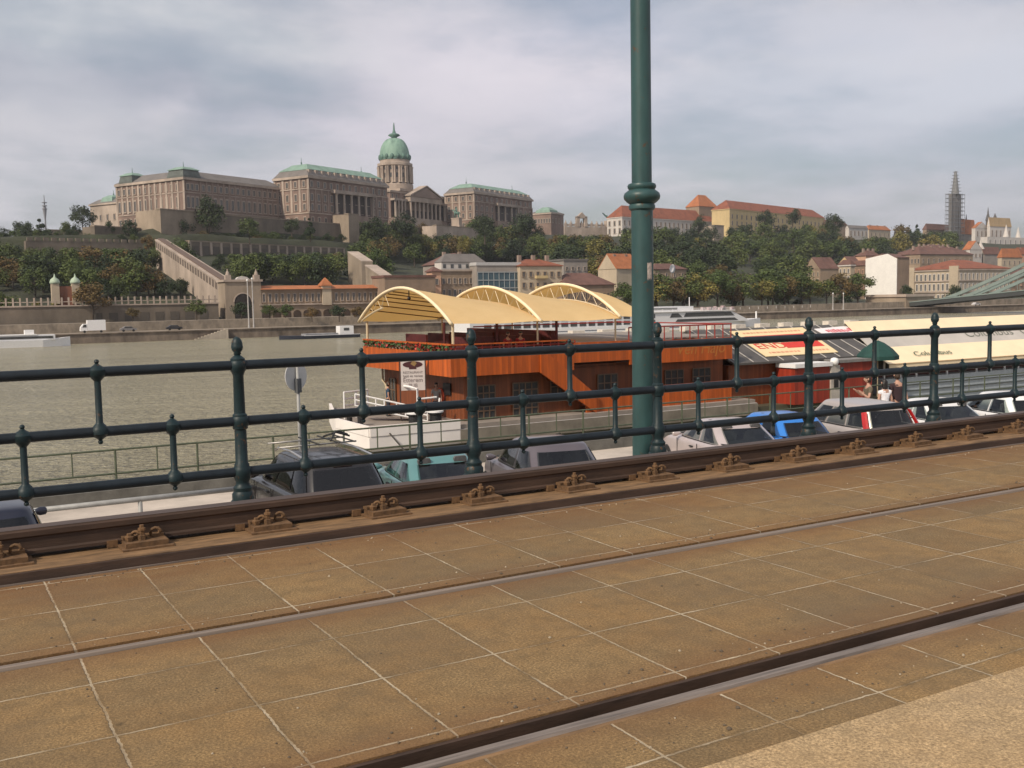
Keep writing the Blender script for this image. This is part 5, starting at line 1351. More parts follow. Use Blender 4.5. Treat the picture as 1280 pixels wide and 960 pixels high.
fort('dark wall in front of the annex with shrubs', 119, on_pal(119, 20), 283, 300, 108, 180, M_fortd, PH, 10)
fort('ruined pale wall at the left end of the hill top', 62, 520, 288, 300, 55, 108, M_fort, 45, 10)
# equestrian statue on its plinth
ps = at_D(571, 284, on_pal(571, 38))
t = thing('equestrian_statue', 'green bronze horse and rider on a pale plinth before the palace', 'statue', ps, R(120))
m = MB(); m.box(-3, -1.8, 0, 3, 1.8, 5.5); m.box(-3.5, -2.2, 0, 3.5, 2.2, 1); m.box(-3.3, -2, 5.5, 3.3, 2, 6.1); m.build('plinth', M_stone, t)
m = MB()
m.loft([[(x, w * math.cos(q), z + w * 1.1 * math.sin(q)) for q in [2 * math.pi * i / 10 for i in range(10)]] for x, w, z in ((-2.3, .4, 9.4), (-1.8, .95, 9.3), (-.4, .9, 9.2), (1.0, 1.0, 9.4), (1.7, .75, 10.2), (2.3, .45, 11.4), (3.0, .4, 11.5), (3.6, .22, 11.1))])
for x, y in ((-1.8, .5), (-1.6, -.5), (1.2, .5), (1.5, -.5)): m.tube([(x, y, 9.2), (x + .2, y, 7.6), (x, y, 6.1)], [.38, .22, .2], 7)
m.tube([(-2.3, 0, 9.6), (-3, 0, 9), (-3.1, 0, 7.4)], [.25, .25, .1], 6)
m.tube([(0, 0, 9.8), (0, 0, 11.0), (.1, 0, 12.2), (.1, 0, 12.6)], [.6, .55, .6, .2], 8); m.ball((.15, 0, 13.0), .42, 8)
for s in (1, -1): m.tube([(0, s * .4, 10.1), (.4, s * 1.0, 9.4), (.1, s * 1.0, 8.2)], [.35, .28, .2], 6); m.tube([(.1, s * .6, 12), (.6, s * .8, 11.2), (1.3, s * .3, 11.2)], [.25, .2, .15], 6)
m.build('horse_and_rider', M_copd, t, True)
# ornamental gate with eagle column
gt = bld('ornamental_gate', 'pale stone gate and balustrade with an eagle column left of the white palace', 'gate', 706, 930, 283, 296, None, 765, M_stone, 62, 8, lenL=5)
k = gt.H
for i in range(9):
    s = gt.W * (i + .3) / 9; m = MB(); m.box(s - .9, .2, k, s + .9, 2, k + 3.4); m.lathe([(.9, k + 3.4), (.5, k + 4.4), (.25, k + 5.6)], (s, 1, 0), 8); m.build('pier', M_stone, gt.t)
m = MB(); m.box(0, .6, k + .5, gt.W, 1.2, k + 2.4); m.build('balustrade', M_stone, gt.t)
sg = hit(gt.p, Vector((math.sin(R(92)), math.cos(R(92)), 0)), 729)
m = MB(); m.box(sg - 5.5, -.5, k, sg - 2.6, 3, k + 9); m.box(sg + 2.6, -.5, k, sg + 5.5, 3, k + 9); m.box(sg - 5.5, -.5, k + 7.6, sg + 5.5, 3, k + 9.4); m.prism([(sg - 4, k + 9.4), (sg + 4, k + 9.4), (sg, k + 13)], 'y', -.3, 2.8); m.build('arch', M_stone, gt.t)
sg = gt.W - 3
m = MB(); m.box(sg - 2.4, -.8, k, sg + 2.4, 4, k + 6); m.build('eagle_plinth', M_stone, gt.t)
m = MB(); m.tube([(sg, 1, k + 6), (sg, 1, k + 8.6), (sg - .8, 1, k + 10.6), (sg - 1.8, 1, k + 10.9)], [.5, 1.0, .5, .2], 8)
for s_, zz_ in ((-1, 14.0), (1, 14.8)):
    m.loft([[(sg + s_ * x, 1 - w_ * .15, k + z - w_), (sg + s_ * x, 1 + .25, k + z - w_), (sg + s_ * x, 1 + .25, k + z + .3), (sg + s_ * x, 1 - .2, k + z + .3)] for x, z, w_ in ((.3, 9, .8), (2.0, 10.6, 1.5), (4.0, 12.2, 1.4), (6.0, zz_ - 1.0, .3))])
m.build('eagle', M_copd, gt.t)
# ---- hilltop right of the gate
def house(name, label, cat, *a, roof=('hip', M_roofred, 5), rows=(), fm=M_stone, corn=None, ch=0, **k):
    B = bld(name, label, cat, *a, **k)
    if roof:
        if roof[0] == 'hip': hip(B, roof[1], roof[2], .5)
        elif roof[0] == 'gx': gable(B, roof[1], roof[2], 'x', wm=a[6])
        elif roof[0] == 'gy': gable(B, roof[1], roof[2], 'y', wm=a[6])
        elif roof[0] == 'flat':
            m = MB(); m.box(-.3, -.3, B.H, B.W + .3, B.Ln + .3, B.H + roof[2]); m.build('roof', roof[1], B.t)
    for left, n, f, w, h in rows: row(B, n, B.H * f, w, B.H * h, fm, left)
    if corn: course(B, [B.H - .7], corn, .5, .7)
    if ch: chimneys(B, [(B.W * (i + .5) / ch, B.Ln * .45) for i in range(ch)], M_brickp, B.H + (roof[2] * .55 if roof else 0), 2.8, 1.3)
    return B
M_cream = stone('cream_plaster', (.45, .37, .27), .2, .12); M_yel = stone('yellow_plaster', (.54, .41, .21), .2, .12); M_whit = stone('white_plaster', (.54, .50, .46), .2, .1); M_tan = stone('tan_plaster', (.29, .215, .15), .2, .18); M_brn = stone('brown_plaster', (.24, .17, .12), .2, .2); M_peach = stone('peach_plaster', (.55, .33, .22), .2, .12); M_gry = stone('grey_plaster', (.29, .255, .225), .2, .15)
house('hill_palace', 'white palace with a long red hipped roof beside the green pole on the hill top', 'palace', 778, 905, 271, 294, 760, 896, M_whit, head=48, drop=14, rows=((0, 22, .55, 1.6, .25), (0, 22, .12, 1.6, .27), (1, 3, .55, 2.2, .25), (1, 3, .12, 2.2, .27)), roof=('hip', M_roofred, 11), corn=M_whit, ch=5)
house('tower_house', 'tall house with a big orange hipped roof rising behind the white palace', 'house', 874, 985, 258, 290, 858, 897, M_tan, head=50, drop=10, roof=('hip', M_roofor, 12))
house('hill_barracks', 'long yellow building with a brown tiled roof on the hill top', 'building', 912, 940, 261, 292, 890, 1030, M_yel, head=42, drop=16, rows=((0, 22, .62, 1.7, .16), (0, 22, .35, 1.7, .16), (0, 22, .08, 1.7, .17)), roof=('hip', M_roofred, 9), corn=M_yel)
house('hill_house', 'low house with a brown roof right of the yellow building', 'house', 1032, 1080, 280, 300, 1024, 1058, M_tan, head=50, drop=10, roof=('hip', M_roofbr, 5))
house('classical_villa', 'small white villa with columns and a flat pediment on the hill edge', 'villa', 1061, 1010, 285, 300, 1056, 1084, M_whit, head=52, drop=10, rows=((0, 5, .4, 1.6, .35),), roof=('gx', M_roofgr, 3))
house('hill_house', 'house with a bright red roof between the white villa and the dark trees', 'house', 1086, 1110, 287, 300, 1078, 1112, M_cream, head=50, drop=10, roof=('hip', M_roofor, 5), rows=((0, 5, .4, 1.6, .3),), ch=3)
house('hill_house', 'long low house with a dull red roof left of the church tower', 'house', 1158, 1150, 287, 302, 1152, 1200, M_tan, head=52, drop=8, roof=('hip', M_roofbr, 7))
fort('grey retaining wall under the yellow building', 975, 905, 287, 302, 968, 1046, M_fortd, 45, 12)
house('hill_terrace', 'pale terrace with a canopy at the foot of the yellow building', 'terrace', 893, 880, 282, 292, 876, 905, M_stone, head=48, drop=10, roof=('flat', M_roofgr, .6))
# church with scaffolded tower
CD = 1150.
ch = bld('church', 'church with a tall tower and spire wrapped in scaffolding', 'church', 1188.5, CD, 243, 306, 1184, 1199.5, stone('grey_church_stone', (.22, .2, .185), .1, .2), 52, 10, wall_name='tower')
k = ch.H; zt_ = lambda y: at_D(1194, y, CD).z - ch.p.z
cx_, cy_ = ch.W / 2, ch.Ln / 2
m = MB(); m.lathe([(4.4, k), (3.9, zt_(238)), (1.6, zt_(217)), (1.3, zt_(214))], (cx_, cy_, 0), 8); m.build('spire', mat('grey_spire', (.2, .2, .2), .8), ch.t)
m = MB(); e = 2.6
for i in range(13):
    z = lerp(2, k, i / 12)
    q = [(-e, -e), (ch.W + e, -e), (ch.W + e, ch.Ln + e), (-e, ch.Ln + e)]
    for j in range(4): m.tube([(*q[j], z), (*q[(j + 1) % 4], z)], .3, 4)
for i in range(6):
    for x, y in ((lerp(-e, ch.W + e, i / 5), -e), (-e, lerp(-e, ch.Ln + e, i / 5))): m.tube([(x, y, 0), (x, y, k + 1)], .22, 4)
for i in range(8):
    z = lerp(k, zt_(215), i / 7); r2 = lerp(5.2, 2.1, i / 7)
    q = [(cx_ - r2, cy_ - r2), (cx_ + r2, cy_ - r2), (cx_ + r2, cy_ + r2), (cx_ - r2, cy_ + r2)]
    for j in range(4): m.tube([(*q[j], z), (*q[(j + 1) % 4], z)], .22, 4)
m.build('scaffolding', mat('scaffold_tubes', (.16, .17, .18), .6), ch.t)
m = MB(); m.box(-2.5, 0, -6, ch.W + 30, ch.Ln, zt_(292)); nv = m.build('nave', M_gry, ch.t)
m = MB(); m.prism([(-.8, zt_(292)), (ch.Ln + .8, zt_(292)), (ch.Ln / 2, zt_(273))], 'x', ch.W + .5, ch.W + 32); m.build('nave_roof', M_roofor, ch.t)
for px_, y in ((1209, 266), (1236, 255)):
    s = hit(ch.p, Vector((math.sin(R(82)), math.cos(R(82)), 0)), px_)
    m = MB(); m.lathe([(2.4, -4), (2.4, zt_(y + 18)), (3.0, zt_(y + 17)), (1.1, zt_(y + 9)), (.2, zt_(y))], (s, 3, 0), 8); m.build('turret', mat('dark_turret', (.09, .085, .085), .8), ch.t)
house('stepped_hall', 'pale gothic hall with a yellow pitched roof right of the church', 'hall', 1237, 1130, 283, 312, 1232, 1262, M_whit, head=56, drop=10, roof=('gx', mat('yellow_tile_roof', (.36, .25, .13), .85, 0, .2, .2), 10), rows=((0, 5, .5, 1.8, .32), (0, 5, .1, 1.8, .25)))
house('stepped_hall', 'pale gabled house with a small orange roof between church and hall', 'hall', 1219, 1125, 285, 303, 1213, 1233, M_whit, head=56, drop=10, roof=('gy', M_roofor, 7), rows=((0, 3, .45, 1.8, .32),))
fb = bld('lookout_terrace', 'white lookout terrace with pointed stone turrets at the right edge', 'terrace', 1234, 1100, 296, 313, None, 1330, M_whit, 58, 10, lenL=8)
for px_, y, r2 in ((1259, 280, 2.6), (1274, 282, 2.6), (1273, 262, 4.0)):
    s = hit(fb.p, Vector((math.sin(R(88)), math.cos(R(88)), 0)), px_); zq = lambda yy: at_D(px_, yy, 1110).z - fb.p.z
    m = MB(); m.lathe([(r2, -2), (r2, zq(y + 16)), (r2 * 1.25, zq(y + 15.5)), (r2 * .5, zq(y + 6)), (.15, zq(y))], (s, 3 if y > 270 else 30, 0), 10); m.build('turret', M_whit if y > 270 else mat('dark_turret', (.09, .085, .085)), fb.t)
row(fb, 16, fb.H * .3, 2.2, fb.H * .5, M_whit)
# ---- town at the bottom
house('town_house', 'yellow house with a lit front and a blank brown gable, leftmost on the right waterfront', 'house', 1025, 560, 336, 366, 1005, 1048, M_tan, head=60, drop=10, roof=('gx', M_roofbr, 6.5), rows=((1, 4, .7, 1.1, .17), (1, 4, .42, 1.1, .17), (1, 4, .14, 1.1, .17)), fm=M_cream)
house('town_house', 'narrow cream house with an arched top between the yellow house and the brick one', 'house', 1063, 570, 331, 364, 1048, 1068, M_cream, head=60, drop=10, roof=('hip', M_roofbr, 3), rows=((1, 3, .7, 1.2, .15), (1, 3, .42, 1.2, .15), (1, 3, .14, 1.2, .15)), fm=M_whit, corn=M_whit)
house('town_house', 'brick fronted house left of the blank white wall', 'house', 1081, 575, 332, 366, 1066, 1084, M_brn, head=60, drop=10, roof=('hip', M_roofbr, 3), rows=((1, 3, .7, 1.2, .15), (1, 3, .42, 1.2, .15), (1, 3, .14, 1.2, .15)), fm=M_peach)
wb = house('blank_wall_house', 'house with a large blank white end wall', 'house', 1121, 545, 322, 373, 1082, 1136, M_brn, head=60, drop=8, roof=('gx', M_roofbr, 2.5))
m = MB(); m.prism([(0, -4), (wb.Ln, -4), (wb.Ln, wb.H + .2), (wb.Ln * .3, wb.H + 2.2), (0, wb.H - .6)], 'x', -.35, -.02); m.build('white_end_wall', mat('bright_white_wall', (.80, .77, .72), .8, 0, .06, .3), wb.t)
off = house('office_palace', 'long ornate cream office with arched windows and a red roof by the bridge', 'office', 1198, 600, 336, 382, 1133, 1262, M_cream, head=60, drop=8, roof=None, fm=M_whit)
course(off, [off.H - 1, off.H * .36, off.H * .66], M_stone, .6, .8); hip(off, M_roofred, 6, .3)
for f, h in ((.7, .17), (.42, .18), (.1, .2)): row(off, 12, off.H * f, 1.5, off.H * h, M_whit, True); row(off, 13, off.H * f, 1.5, off.H * h, M_whit)
for y in (3, off.Ln - 3):
    m = MB(); m.box(-.9, y - 3, 0, 0, y + 3, off.H + 1.8); m.build('corner_bay', M_cream, off.t)
house('town_house', 'brick brown block at the right edge behind the bridge chain', 'house', 1262, 640, 345, 380, 1240, 1340, M_brn, head=60, drop=8, roof=('hip', M_roofbr, 5), rows=((0, 9, .65, 1.4, .15), (0, 9, .35, 1.4, .15)), fm=M_peach)
house('town_house', 'long pale block with brown roof behind the white end wall', 'house', 1150, 690, 318, 345, 1118, 1215, M_tan, head=60, drop=8, roof=('hip', M_roofbr, 6), rows=((1, 8, .6, 1.4, .2), (0, 10, .6, 1.4, .2)), ch=6)
house('town_house', 'roof top house with many chimneys above the office', 'house', 1165, 760, 314, 330, 1122, 1206, M_brn, head=62, drop=8, roof=('hip', M_roofbr, 6), ch=7)
house('town_house', 'white gabled house higher up behind the office roof', 'house', 1212, 800, 312, 330, 1202, 1226, M_whit, head=60, drop=8, roof=('gy', M_roofor, 7), rows=((0, 3, .5, 1.4, .2),))
ct = house('chapel', 'small pale chapel with a pointed turret among the roofs', 'chapel', 1230, 810, 318, 332, 1222, 1250, M_gry, head=60, drop=8, roof=('gx', M_roofbr, 6))
m = MB(); m.lathe([(2.6, 0), (2.6, ct.H + 4), (3.1, ct.H + 4.3), (1.2, ct.H + 8), (.1, ct.H + 12)], (1, 4, 0), 8); m.build('turret', M_whit, ct.t)
house('town_house', 'cream house with a bright orange roof near the right edge', 'house', 1252, 780, 322, 336, 1246, 1276, M_cream, head=60, drop=8, roof=('hip', M_roofor, 7), rows=((0, 4, .4, 1.4, .3),))
house('town_house', 'red roofed house at the right edge above the bridge chain', 'house', 1272, 850, 318, 334, 1262, 1320, M_peach, head=60, drop=8, roof=('hip', M_roofred, 6), ch=4)
house('town_house', 'terracotta house half hidden by trees above the brick front', 'house', 1082, 660, 320, 342, 1068, 1100, M_peach, head=60, drop=8, roof=('hip', M_roofbr, 4), ch=3)
house('town_house', 'ochre gabled house between yellow and cream houses, set back', 'house', 1066, 640, 332, 350, 1045, 1078, M_yel, head=60, drop=8, roof=('gx', M_roofbr, 6))
# ---- row at the foot of the palace hill
house('brown_hall', 'plain brown hall with a lit left end at the foot of the ramp', 'hall', 482, 352, 347, 392, 466, 545, M_brn, head=60, drop=4, roof=('flat', M_roofbr, .8), rows=((0, 7, .3, 1.1, .3),), fm=M_brn)
house('town_house', 'small peach house with a balcony between the brown hall and the dormer house', 'house', 541, 372, 340, 392, 534, 552, M_peach, head=60, drop=4, roof=('hip', M_roofbr, 2), rows=((1, 2, .7, 1.2, .13), (1, 2, .42, 1.2, .13), (0, 1, .7, 1.2, .13)), fm=M_stone)
dh = house('town_house', 'tan house with a white dormered attic storey', 'house', 552, 380, 337, 392, 540, 612, M_tan, head=60, drop=4, roof=None, rows=((0, 9, .68, 1.1, .12), (0, 9, .40, 1.1, .14), (0, 9, .12, 1.1, .14)), fm=M_stone, corn=M_stone)
m = MB(); m.box(1.0, 1.2, dh.H, dh.W - .5, dh.Ln - 1, dh.H + 2.6); m.build('attic', M_whit, dh.t); hip(dh, M_roofgr, 3.4, -.9, z=dh.H + 2.6)
for i in range(6): 
    s = dh.W * (i + .7) / 6.4; m = MB(); m.box(s - .6, 1.1, dh.H + .6, s + .6, 1.19, dh.H + 2); m.build('dormer_window', M_pane, dh.t)
house('town_house', 'older house with a steep grey roof and chimney behind the dormer house', 'house', 560, 430, 330, 345, 530, 600, M_gry, head=60, drop=8, roof=('hip', M_roofbr, 5), ch=2)
go = house('glass_office', 'blue grey glass fronted office with a pale roof slab', 'office', 597, 383, 332, 392, None, 651, M_gry, head=60, drop=4, lenL=14, roof=('flat', mat('pale_roof_slab', (.45, .44, .43), .6), 1.2))
m = MB(); m.box(.3, -.12, .5, go.W - .3, -.02, go.H - 2.5); gl = m.build('glass_front', mat('blue_glass', (.05, .09, .11), .12, 0, .2, .3), go.t)
m = MB()
for i in range(9): s = .3 + (go.W - .6) * i / 8; m.box(s - .09, -.3, .5, s + .09, -.125, go.H - 2.5)
for j in range(6): z = .5 + (go.H - 3) * j / 5; m.box(.2, -.34, z - .16, go.W - .2, -.123, z + .16)
m.build('mullion', mat('pale_mullion', (.33, .35, .35), .5), gl)
yb_ = house('town_house', 'pale yellow apartment block with a red roof and balconies right of the glass office', 'house', 651, 390, 333, 392, None, 703, M_cream, head=60, drop=4, lenL=13, roof=('hip', M_roofred, 3), rows=((0, 6, .78, 1.3, .10), (0, 6, .55, 1.3, .10), (0, 6, .32, 1.3, .10), (0, 6, .1, 1.3, .10)), fm=M_tan, ch=3)
for j in range(3):
    m = MB(); m.box(yb_.W * .35, -1.3, yb_.H * (.28 + .23 * j), yb_.W * .62, -.02, yb_.H * (.28 + .23 * j) + 1.1); m.build('balcony', M_yel, yb_.t)
house('town_house', 'flat topped grey block behind the dark low roofed house', 'house', 705, 430, 326, 360, None, 735, M_gry, head=60, drop=8, lenL=14, roof=('flat', M_roofgr, .8), rows=((0, 4, .65, 1.2, .12),))
house('long_house', 'long low house with a dark brown roof in the shade of trees', 'house', 703, 395, 357, 392, None, 768, M_brn, head=60, drop=4, lenL=14, roof=('hip', M_roofbr, 5), rows=((0, 12, .5, 1.0, .22),), fm=M_tan)
house('gabled_house', 'cream gabled house with an orange roof just left of the green pole', 'house', 771, 455, 336, 366, 748, 800, M_cream, head=52, drop=8, roof=('gx', M_roofor, 7), fm=M_peach, ch=2)
house('gabled_house', 'low red roofed house just right of the green pole among trees', 'house', 818, 470, 337, 350, None, 858, M_tan, head=56, drop=8, lenL=10, roof=('hip', M_roofbr, 3), rows=((0, 4, .3, 1.2, .35),))
house('garden_house', 'flat roofed garden house between the dark trees right of the pole', 'house', 918, 560, 344, 356, None, 938, M_stone, head=56, drop=8, lenL=8, roof=('flat', M_stone, .8), rows=((0, 3, .3, 1.4, .4),))
m = MB()
dd = at_D(840, 336, 462); t = thing('satellite_dish', 'white round dish beside the red roofed house right of the pole', 'dish', dd)
m.loft([[(rr * math.cos(2 * math.pi * i / 20) * .8 - .5 * y, y, rr * math.sin(2 * math.pi * i / 20)) for i in range(20)] for rr, y in ((.1, .6), (1.2, .3), (2.0, -.2), (2.05, -.25), (1.2, .2))]); m.build('bowl', M_white, t, True)
m = MB(); m.tube([(0, .5, 0), (0, .6, -6)], .15, 6); m.build('mast', M_gry, t)
# ---- garden terrace at river level
gh = bld('gate_pavilion', 'garden gate pavilion with a tall round archway and two stone turrets', 'pavilion', 283, 332, 350, 402, 272, 327, M_fort, 60, 3, lenL=9)
course(gh, [gh.H - .6], M_stone, .5, .7)
m = MB(); sc = gh.W * .48; r1 = gh.W * .235
pts = [(sc - r1, .2)] + [(sc - r1 * math.cos(a), gh.H * .46 + r1 * math.sin(a)) for a in [math.pi * i / 14 for i in range(15)]] + [(sc + r1, .2)]
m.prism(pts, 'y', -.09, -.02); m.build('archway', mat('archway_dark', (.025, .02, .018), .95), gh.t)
m = MB()
for i in range(15):
    a0, a1 = math.pi * i / 15, math.pi * (i + 1) / 15
    m.hexa([(sc - r1 * math.cos(a0), -.22, gh.H * .46 + r1 * math.sin(a0)), (sc - r1 * math.cos(a1), -.22, gh.H * .46 + r1 * math.sin(a1)), (sc - r1 * math.cos(a1), -.0, gh.H * .46 + r1 * math.sin(a1)), (sc - r1 * math.cos(a0), -.0, gh.H * .46 + r1 * math.sin(a0)),
            (sc - r1 * 1.14 * math.cos(a0), -.22, gh.H * .46 + r1 * 1.14 * math.sin(a0)), (sc - r1 * 1.14 * math.cos(a1), -.22, gh.H * .46 + r1 * 1.14 * math.sin(a1)), (sc - r1 * 1.14 * math.cos(a1), 0, gh.H * .46 + r1 * 1.14 * math.sin(a1)), (sc - r1 * 1.14 * math.cos(a0), 0, gh.H * .46 + r1 * 1.14 * math.sin(a0))])
m.build('arch_trim', M_stone, gh.t)
for x in (1.2, gh.W - 1.2):
    m = MB(); m.box(x - .9, 0, gh.H + .1, x + .9, 1.8, gh.H + 1.6); m.lathe([(.7, gh.H + 1.6), (.5, gh.H + 2.4), (.25, gh.H + 2.8), (.1, gh.H + 3.6)], (x, .9, 0), 8); m.build('turret', M_stone, gh.t)
m = MB(); m.prism([(gh.W * .3, gh.H + .1), (gh.W * .7, gh.H + .1), (gh.W * .62, gh.H + .9), (gh.W * .5, gh.H + 1.2), (gh.W * .38, gh.H + .9)], 'y', 0, 2); m.build('crest', M_whit, gh.t)
gl_ = bld('garden_gallery', 'long garden gallery with an orange tiled roof above a dark arcade', 'gallery', 327, 338, 362, 402, None, 474, M_tan, 60, 3, lenL=8)
k = gl_.H
m = MB(); m.prism([(-1.2, k), (9, k), (9, k + .3), (3.4, k + 1.3)], 'x', 0, gl_.W); m.build('roof', M_roofor, gl_.t)
course(gl_, [k * .5], M_stone, .6, .4, 'ledge')
row(gl_, 20, k * .62, .9, k * .24, M_stone)
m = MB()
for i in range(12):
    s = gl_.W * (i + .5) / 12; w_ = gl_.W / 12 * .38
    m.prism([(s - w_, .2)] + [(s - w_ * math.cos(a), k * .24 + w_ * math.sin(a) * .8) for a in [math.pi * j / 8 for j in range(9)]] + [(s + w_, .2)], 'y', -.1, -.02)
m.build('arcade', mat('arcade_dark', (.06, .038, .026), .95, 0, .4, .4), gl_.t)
s = gl_.W * .54
m = MB(); m.box(s - 1.6, -.8, k * .48, s + 1.6, 2.5, k + 1.0); tw = m.build('turret', M_cream, gl_.t)
m = MB(); m.loft([[(s + x * q, .8 + y * q, z) for x, y in ((-2, -2), (2, -2), (2, 2), (-2, 2))] for q, z in ((1, k + 1.0), (.95, k + 1.4), (.08, k + 3.8))]); m.build('turret_roof', M_roofor, tw)
bz = bld('garden_wall', 'long brown terrace wall with a balustrade of thin pale posts left of the gate', 'wall', -60, 293, 384, 409, None, 273, M_fortd, 60, 3, lenL=6)
k = bz.H
course(bz, [k - .4], M_stone, .3, .4)
m = MB()
for i in range(40):
    s = bz.W * (i + .5) / 40; m.box(s - .22, .1, k, s + .22, .6, k + 2.3)
m.build('balustrade_post', M_stone, bz.t)
m = MB(); m.box(0, .2, k + .9, bz.W, .45, k + 1.15); m.build('balustrade_rail', M_stone, bz.t)
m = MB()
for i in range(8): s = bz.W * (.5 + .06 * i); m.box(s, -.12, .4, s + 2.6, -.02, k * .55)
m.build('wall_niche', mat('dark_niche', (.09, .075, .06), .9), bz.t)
kp = bld('garden_kiosk', 'small red kiosk between two green domed turrets above the terrace wall', 'kiosk', 70, 312, 358, 380, 66, 100, stone('kiosk_red', (.22, .09, .055), .3, .2), 60, 1, lenL=5)
for x in (0, kp.W * .85):
    m = MB(); m.box(x - 1.1, -.8, 0, x + 1.1, 1.4, kp.H + .8); tr_ = m.build('turret', M_cream, kp.t)
    m = MB(); m.lathe([(1.45, kp.H + .8), (1.5, kp.H + 1.3), (1.1, kp.H + 2.2), (.3, kp.H + 2.8), (.08, kp.H + 3.8)], (x, .3, 0), 12); m.build('turret_dome', mat('pale_green_copper', (.36, .44, .33), .7), tr_, True)
# covered ramp stair down the slope
a3, b3 = at_D(201, 299, 436), at_D(284, 352, 338)
rs = thing('ramp_stair', 'pale covered stair running diagonally down from the bastion to the garden gate', 'stair', b3)
d3 = (a3 - b3); dh_ = Vector((d3.x, d3.y, 0)); sdv = Vector((dh_.y, -dh_.x, 0)).normalized() * 2.2
m = MB(b3)
def ramp_piece(m, f0, f1, up0, up1, w):
    p, q_ = b3.lerp(a3, f0), b3.lerp(a3, f1); s_ = sdv * w
    m.hexa([p - s_ + Vector((0, 0, up0)), p + s_ + Vector((0, 0, up0)), q_ + s_ + Vector((0, 0, up0)), q_ - s_ + Vector((0, 0, up0)), p - s_ + Vector((0, 0, up1)), p + s_ + Vector((0, 0, up1)), q_ + s_ + Vector((0, 0, up1)), q_ - s_ + Vector((0, 0, up1))])
ramp_piece(m, 0, 1, -14, -.6, 1); m.build('ramp_wall', M_stone, rs)
m = MB(b3); ramp_piece(m, 0, 1, -.6, -.1, 1.12); m.build('ramp_coping', M_stone, rs)
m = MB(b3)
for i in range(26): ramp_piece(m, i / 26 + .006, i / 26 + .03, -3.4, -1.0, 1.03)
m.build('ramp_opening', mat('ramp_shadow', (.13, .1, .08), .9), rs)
m = MB(b3)
s_ = sdv * 1.02
ramp_piece(m, 0, 1, -.1, .35, .55); m.build('ramp_roof', mat('brown_ramp_roof', (.12, .08, .06), .8), rs)
a4, b4 = at_D(441, 316, 425), at_D(484, 345, 370)
r2_ = thing('ramp_stair', 'short pale zigzag ramp with a lit wall above the brown hall', 'stair', b4)
b3, a3 = b4, a4; dh_ = Vector((a3.x - b3.x, a3.y - b3.y, 0)); sdv = Vector((dh_.y, -dh_.x, 0)).normalized() * 2.
m = MB(b3); ramp_piece(m, 0, .45, -12, -.4, 1); ramp_piece(m, .55, 1, -12, .3, 1.1); m.build('ramp_wall', M_fort, r2_)
m = MB(b3); ramp_piece(m, 0, .45, -.4, 0, 1.15); ramp_piece(m, .55, 1, .3, .6, 1.15); m.build('ramp_coping', M_stone, r2_)
# ---- chain bridge
bx0 = XY(1135, 303); 
cbt = thing('chain_bridge', 'grey green suspension bridge with a broad iron chain rising to the right', 'bridge', (bx0, 300, -3))
def bz_(y): return lerp(-4.2, .6, max(0, min(1, (303 - y) / 60))) + (0 if y > 243 else (243 - y) * .02)
M_iron = mat('grey_green_iron', (.20, .25, .23), .6, 0, .15, .2); M_ird = mat('dark_iron', (.05, .055, .055), .6)
m = MB((bx0, 300, -3)); ys_ = [303 - 6 * i for i in range(40)]
m.loft([[(bx0, y, bz_(y) - .9), (bx0 + 15, y, bz_(y) - .9), (bx0 + 15, y, bz_(y) + .7), (bx0, y, bz_(y) + .7)] for y in ys_]); m.build('deck_girder', M_ird, cbt)
m = MB((bx0, 300, -3))
m.loft([[(bx0 - .2, y, bz_(y) + .72), (bx0 + 15.2, y, bz_(y) + .72), (bx0 + 15.2, y, bz_(y) + 1.1), (bx0 - .2, y, bz_(y) + 1.1)] for y in ys_]); m.build('deck_edge', M_iron, cbt)
def chz(y): return bz_(300) + .5 + 36 * (max(0, (292 - y)) / 90) ** 1.18
for x in (bx0 + .2, bx0 + 13.8):
    for dz in (0, 2.4):
        cz = lambda y: chz(y) - min(dz, max(0, (chz(y) - bz_(y) - .9)))
        m = MB((bx0, 300, -3)); yy = [292 - 4 * i for i in range(24)]
        m.loft([[(x, y, cz(y) - 1.0), (x + .9, y, cz(y) - 1.0), (x + .9, y, cz(y) + .4), (x, y, cz(y) + .4)] for y in yy]); m.build('chain', M_iron, cbt)
    m = MB((bx0, 300, -3))
    for i in range(24):
        y = 288 - 4 * i
        if chz(y) - 3.5 > bz_(y) + 1: m.tube([(x + .45, y, bz_(y) + 1), (x + .45, y, chz(y) - 3.3)], .1, 4)
    m.build('hanger', M_iron, cbt)
m = MB((bx0, 300, -3)); yt_ = 200
for x in (bx0 - 2, bx0 + 11): m.box(x, yt_ - 5, ZW - 1, x + 6, yt_ + 5, 25)
m.box(bx0 - 2.5, yt_ - 5.5, 25, bx0 + 17.5, yt_ + 5.5, 34); m.build('stone_tower', M_stone, cbt)
b_ = bld('bridge_abutment', 'tan stone bridge abutment wall left of the bridge deck', 'abutment', 1132, 448, 371, 394, 1082, 1140, M_fort, 60, 3, lenR=18)
m = MB(); m.box(-.6, -.6, b_.H, 18.6, b_.Ln + .4, b_.H + 1.1); m.build('parapet', M_stone, b_.t)
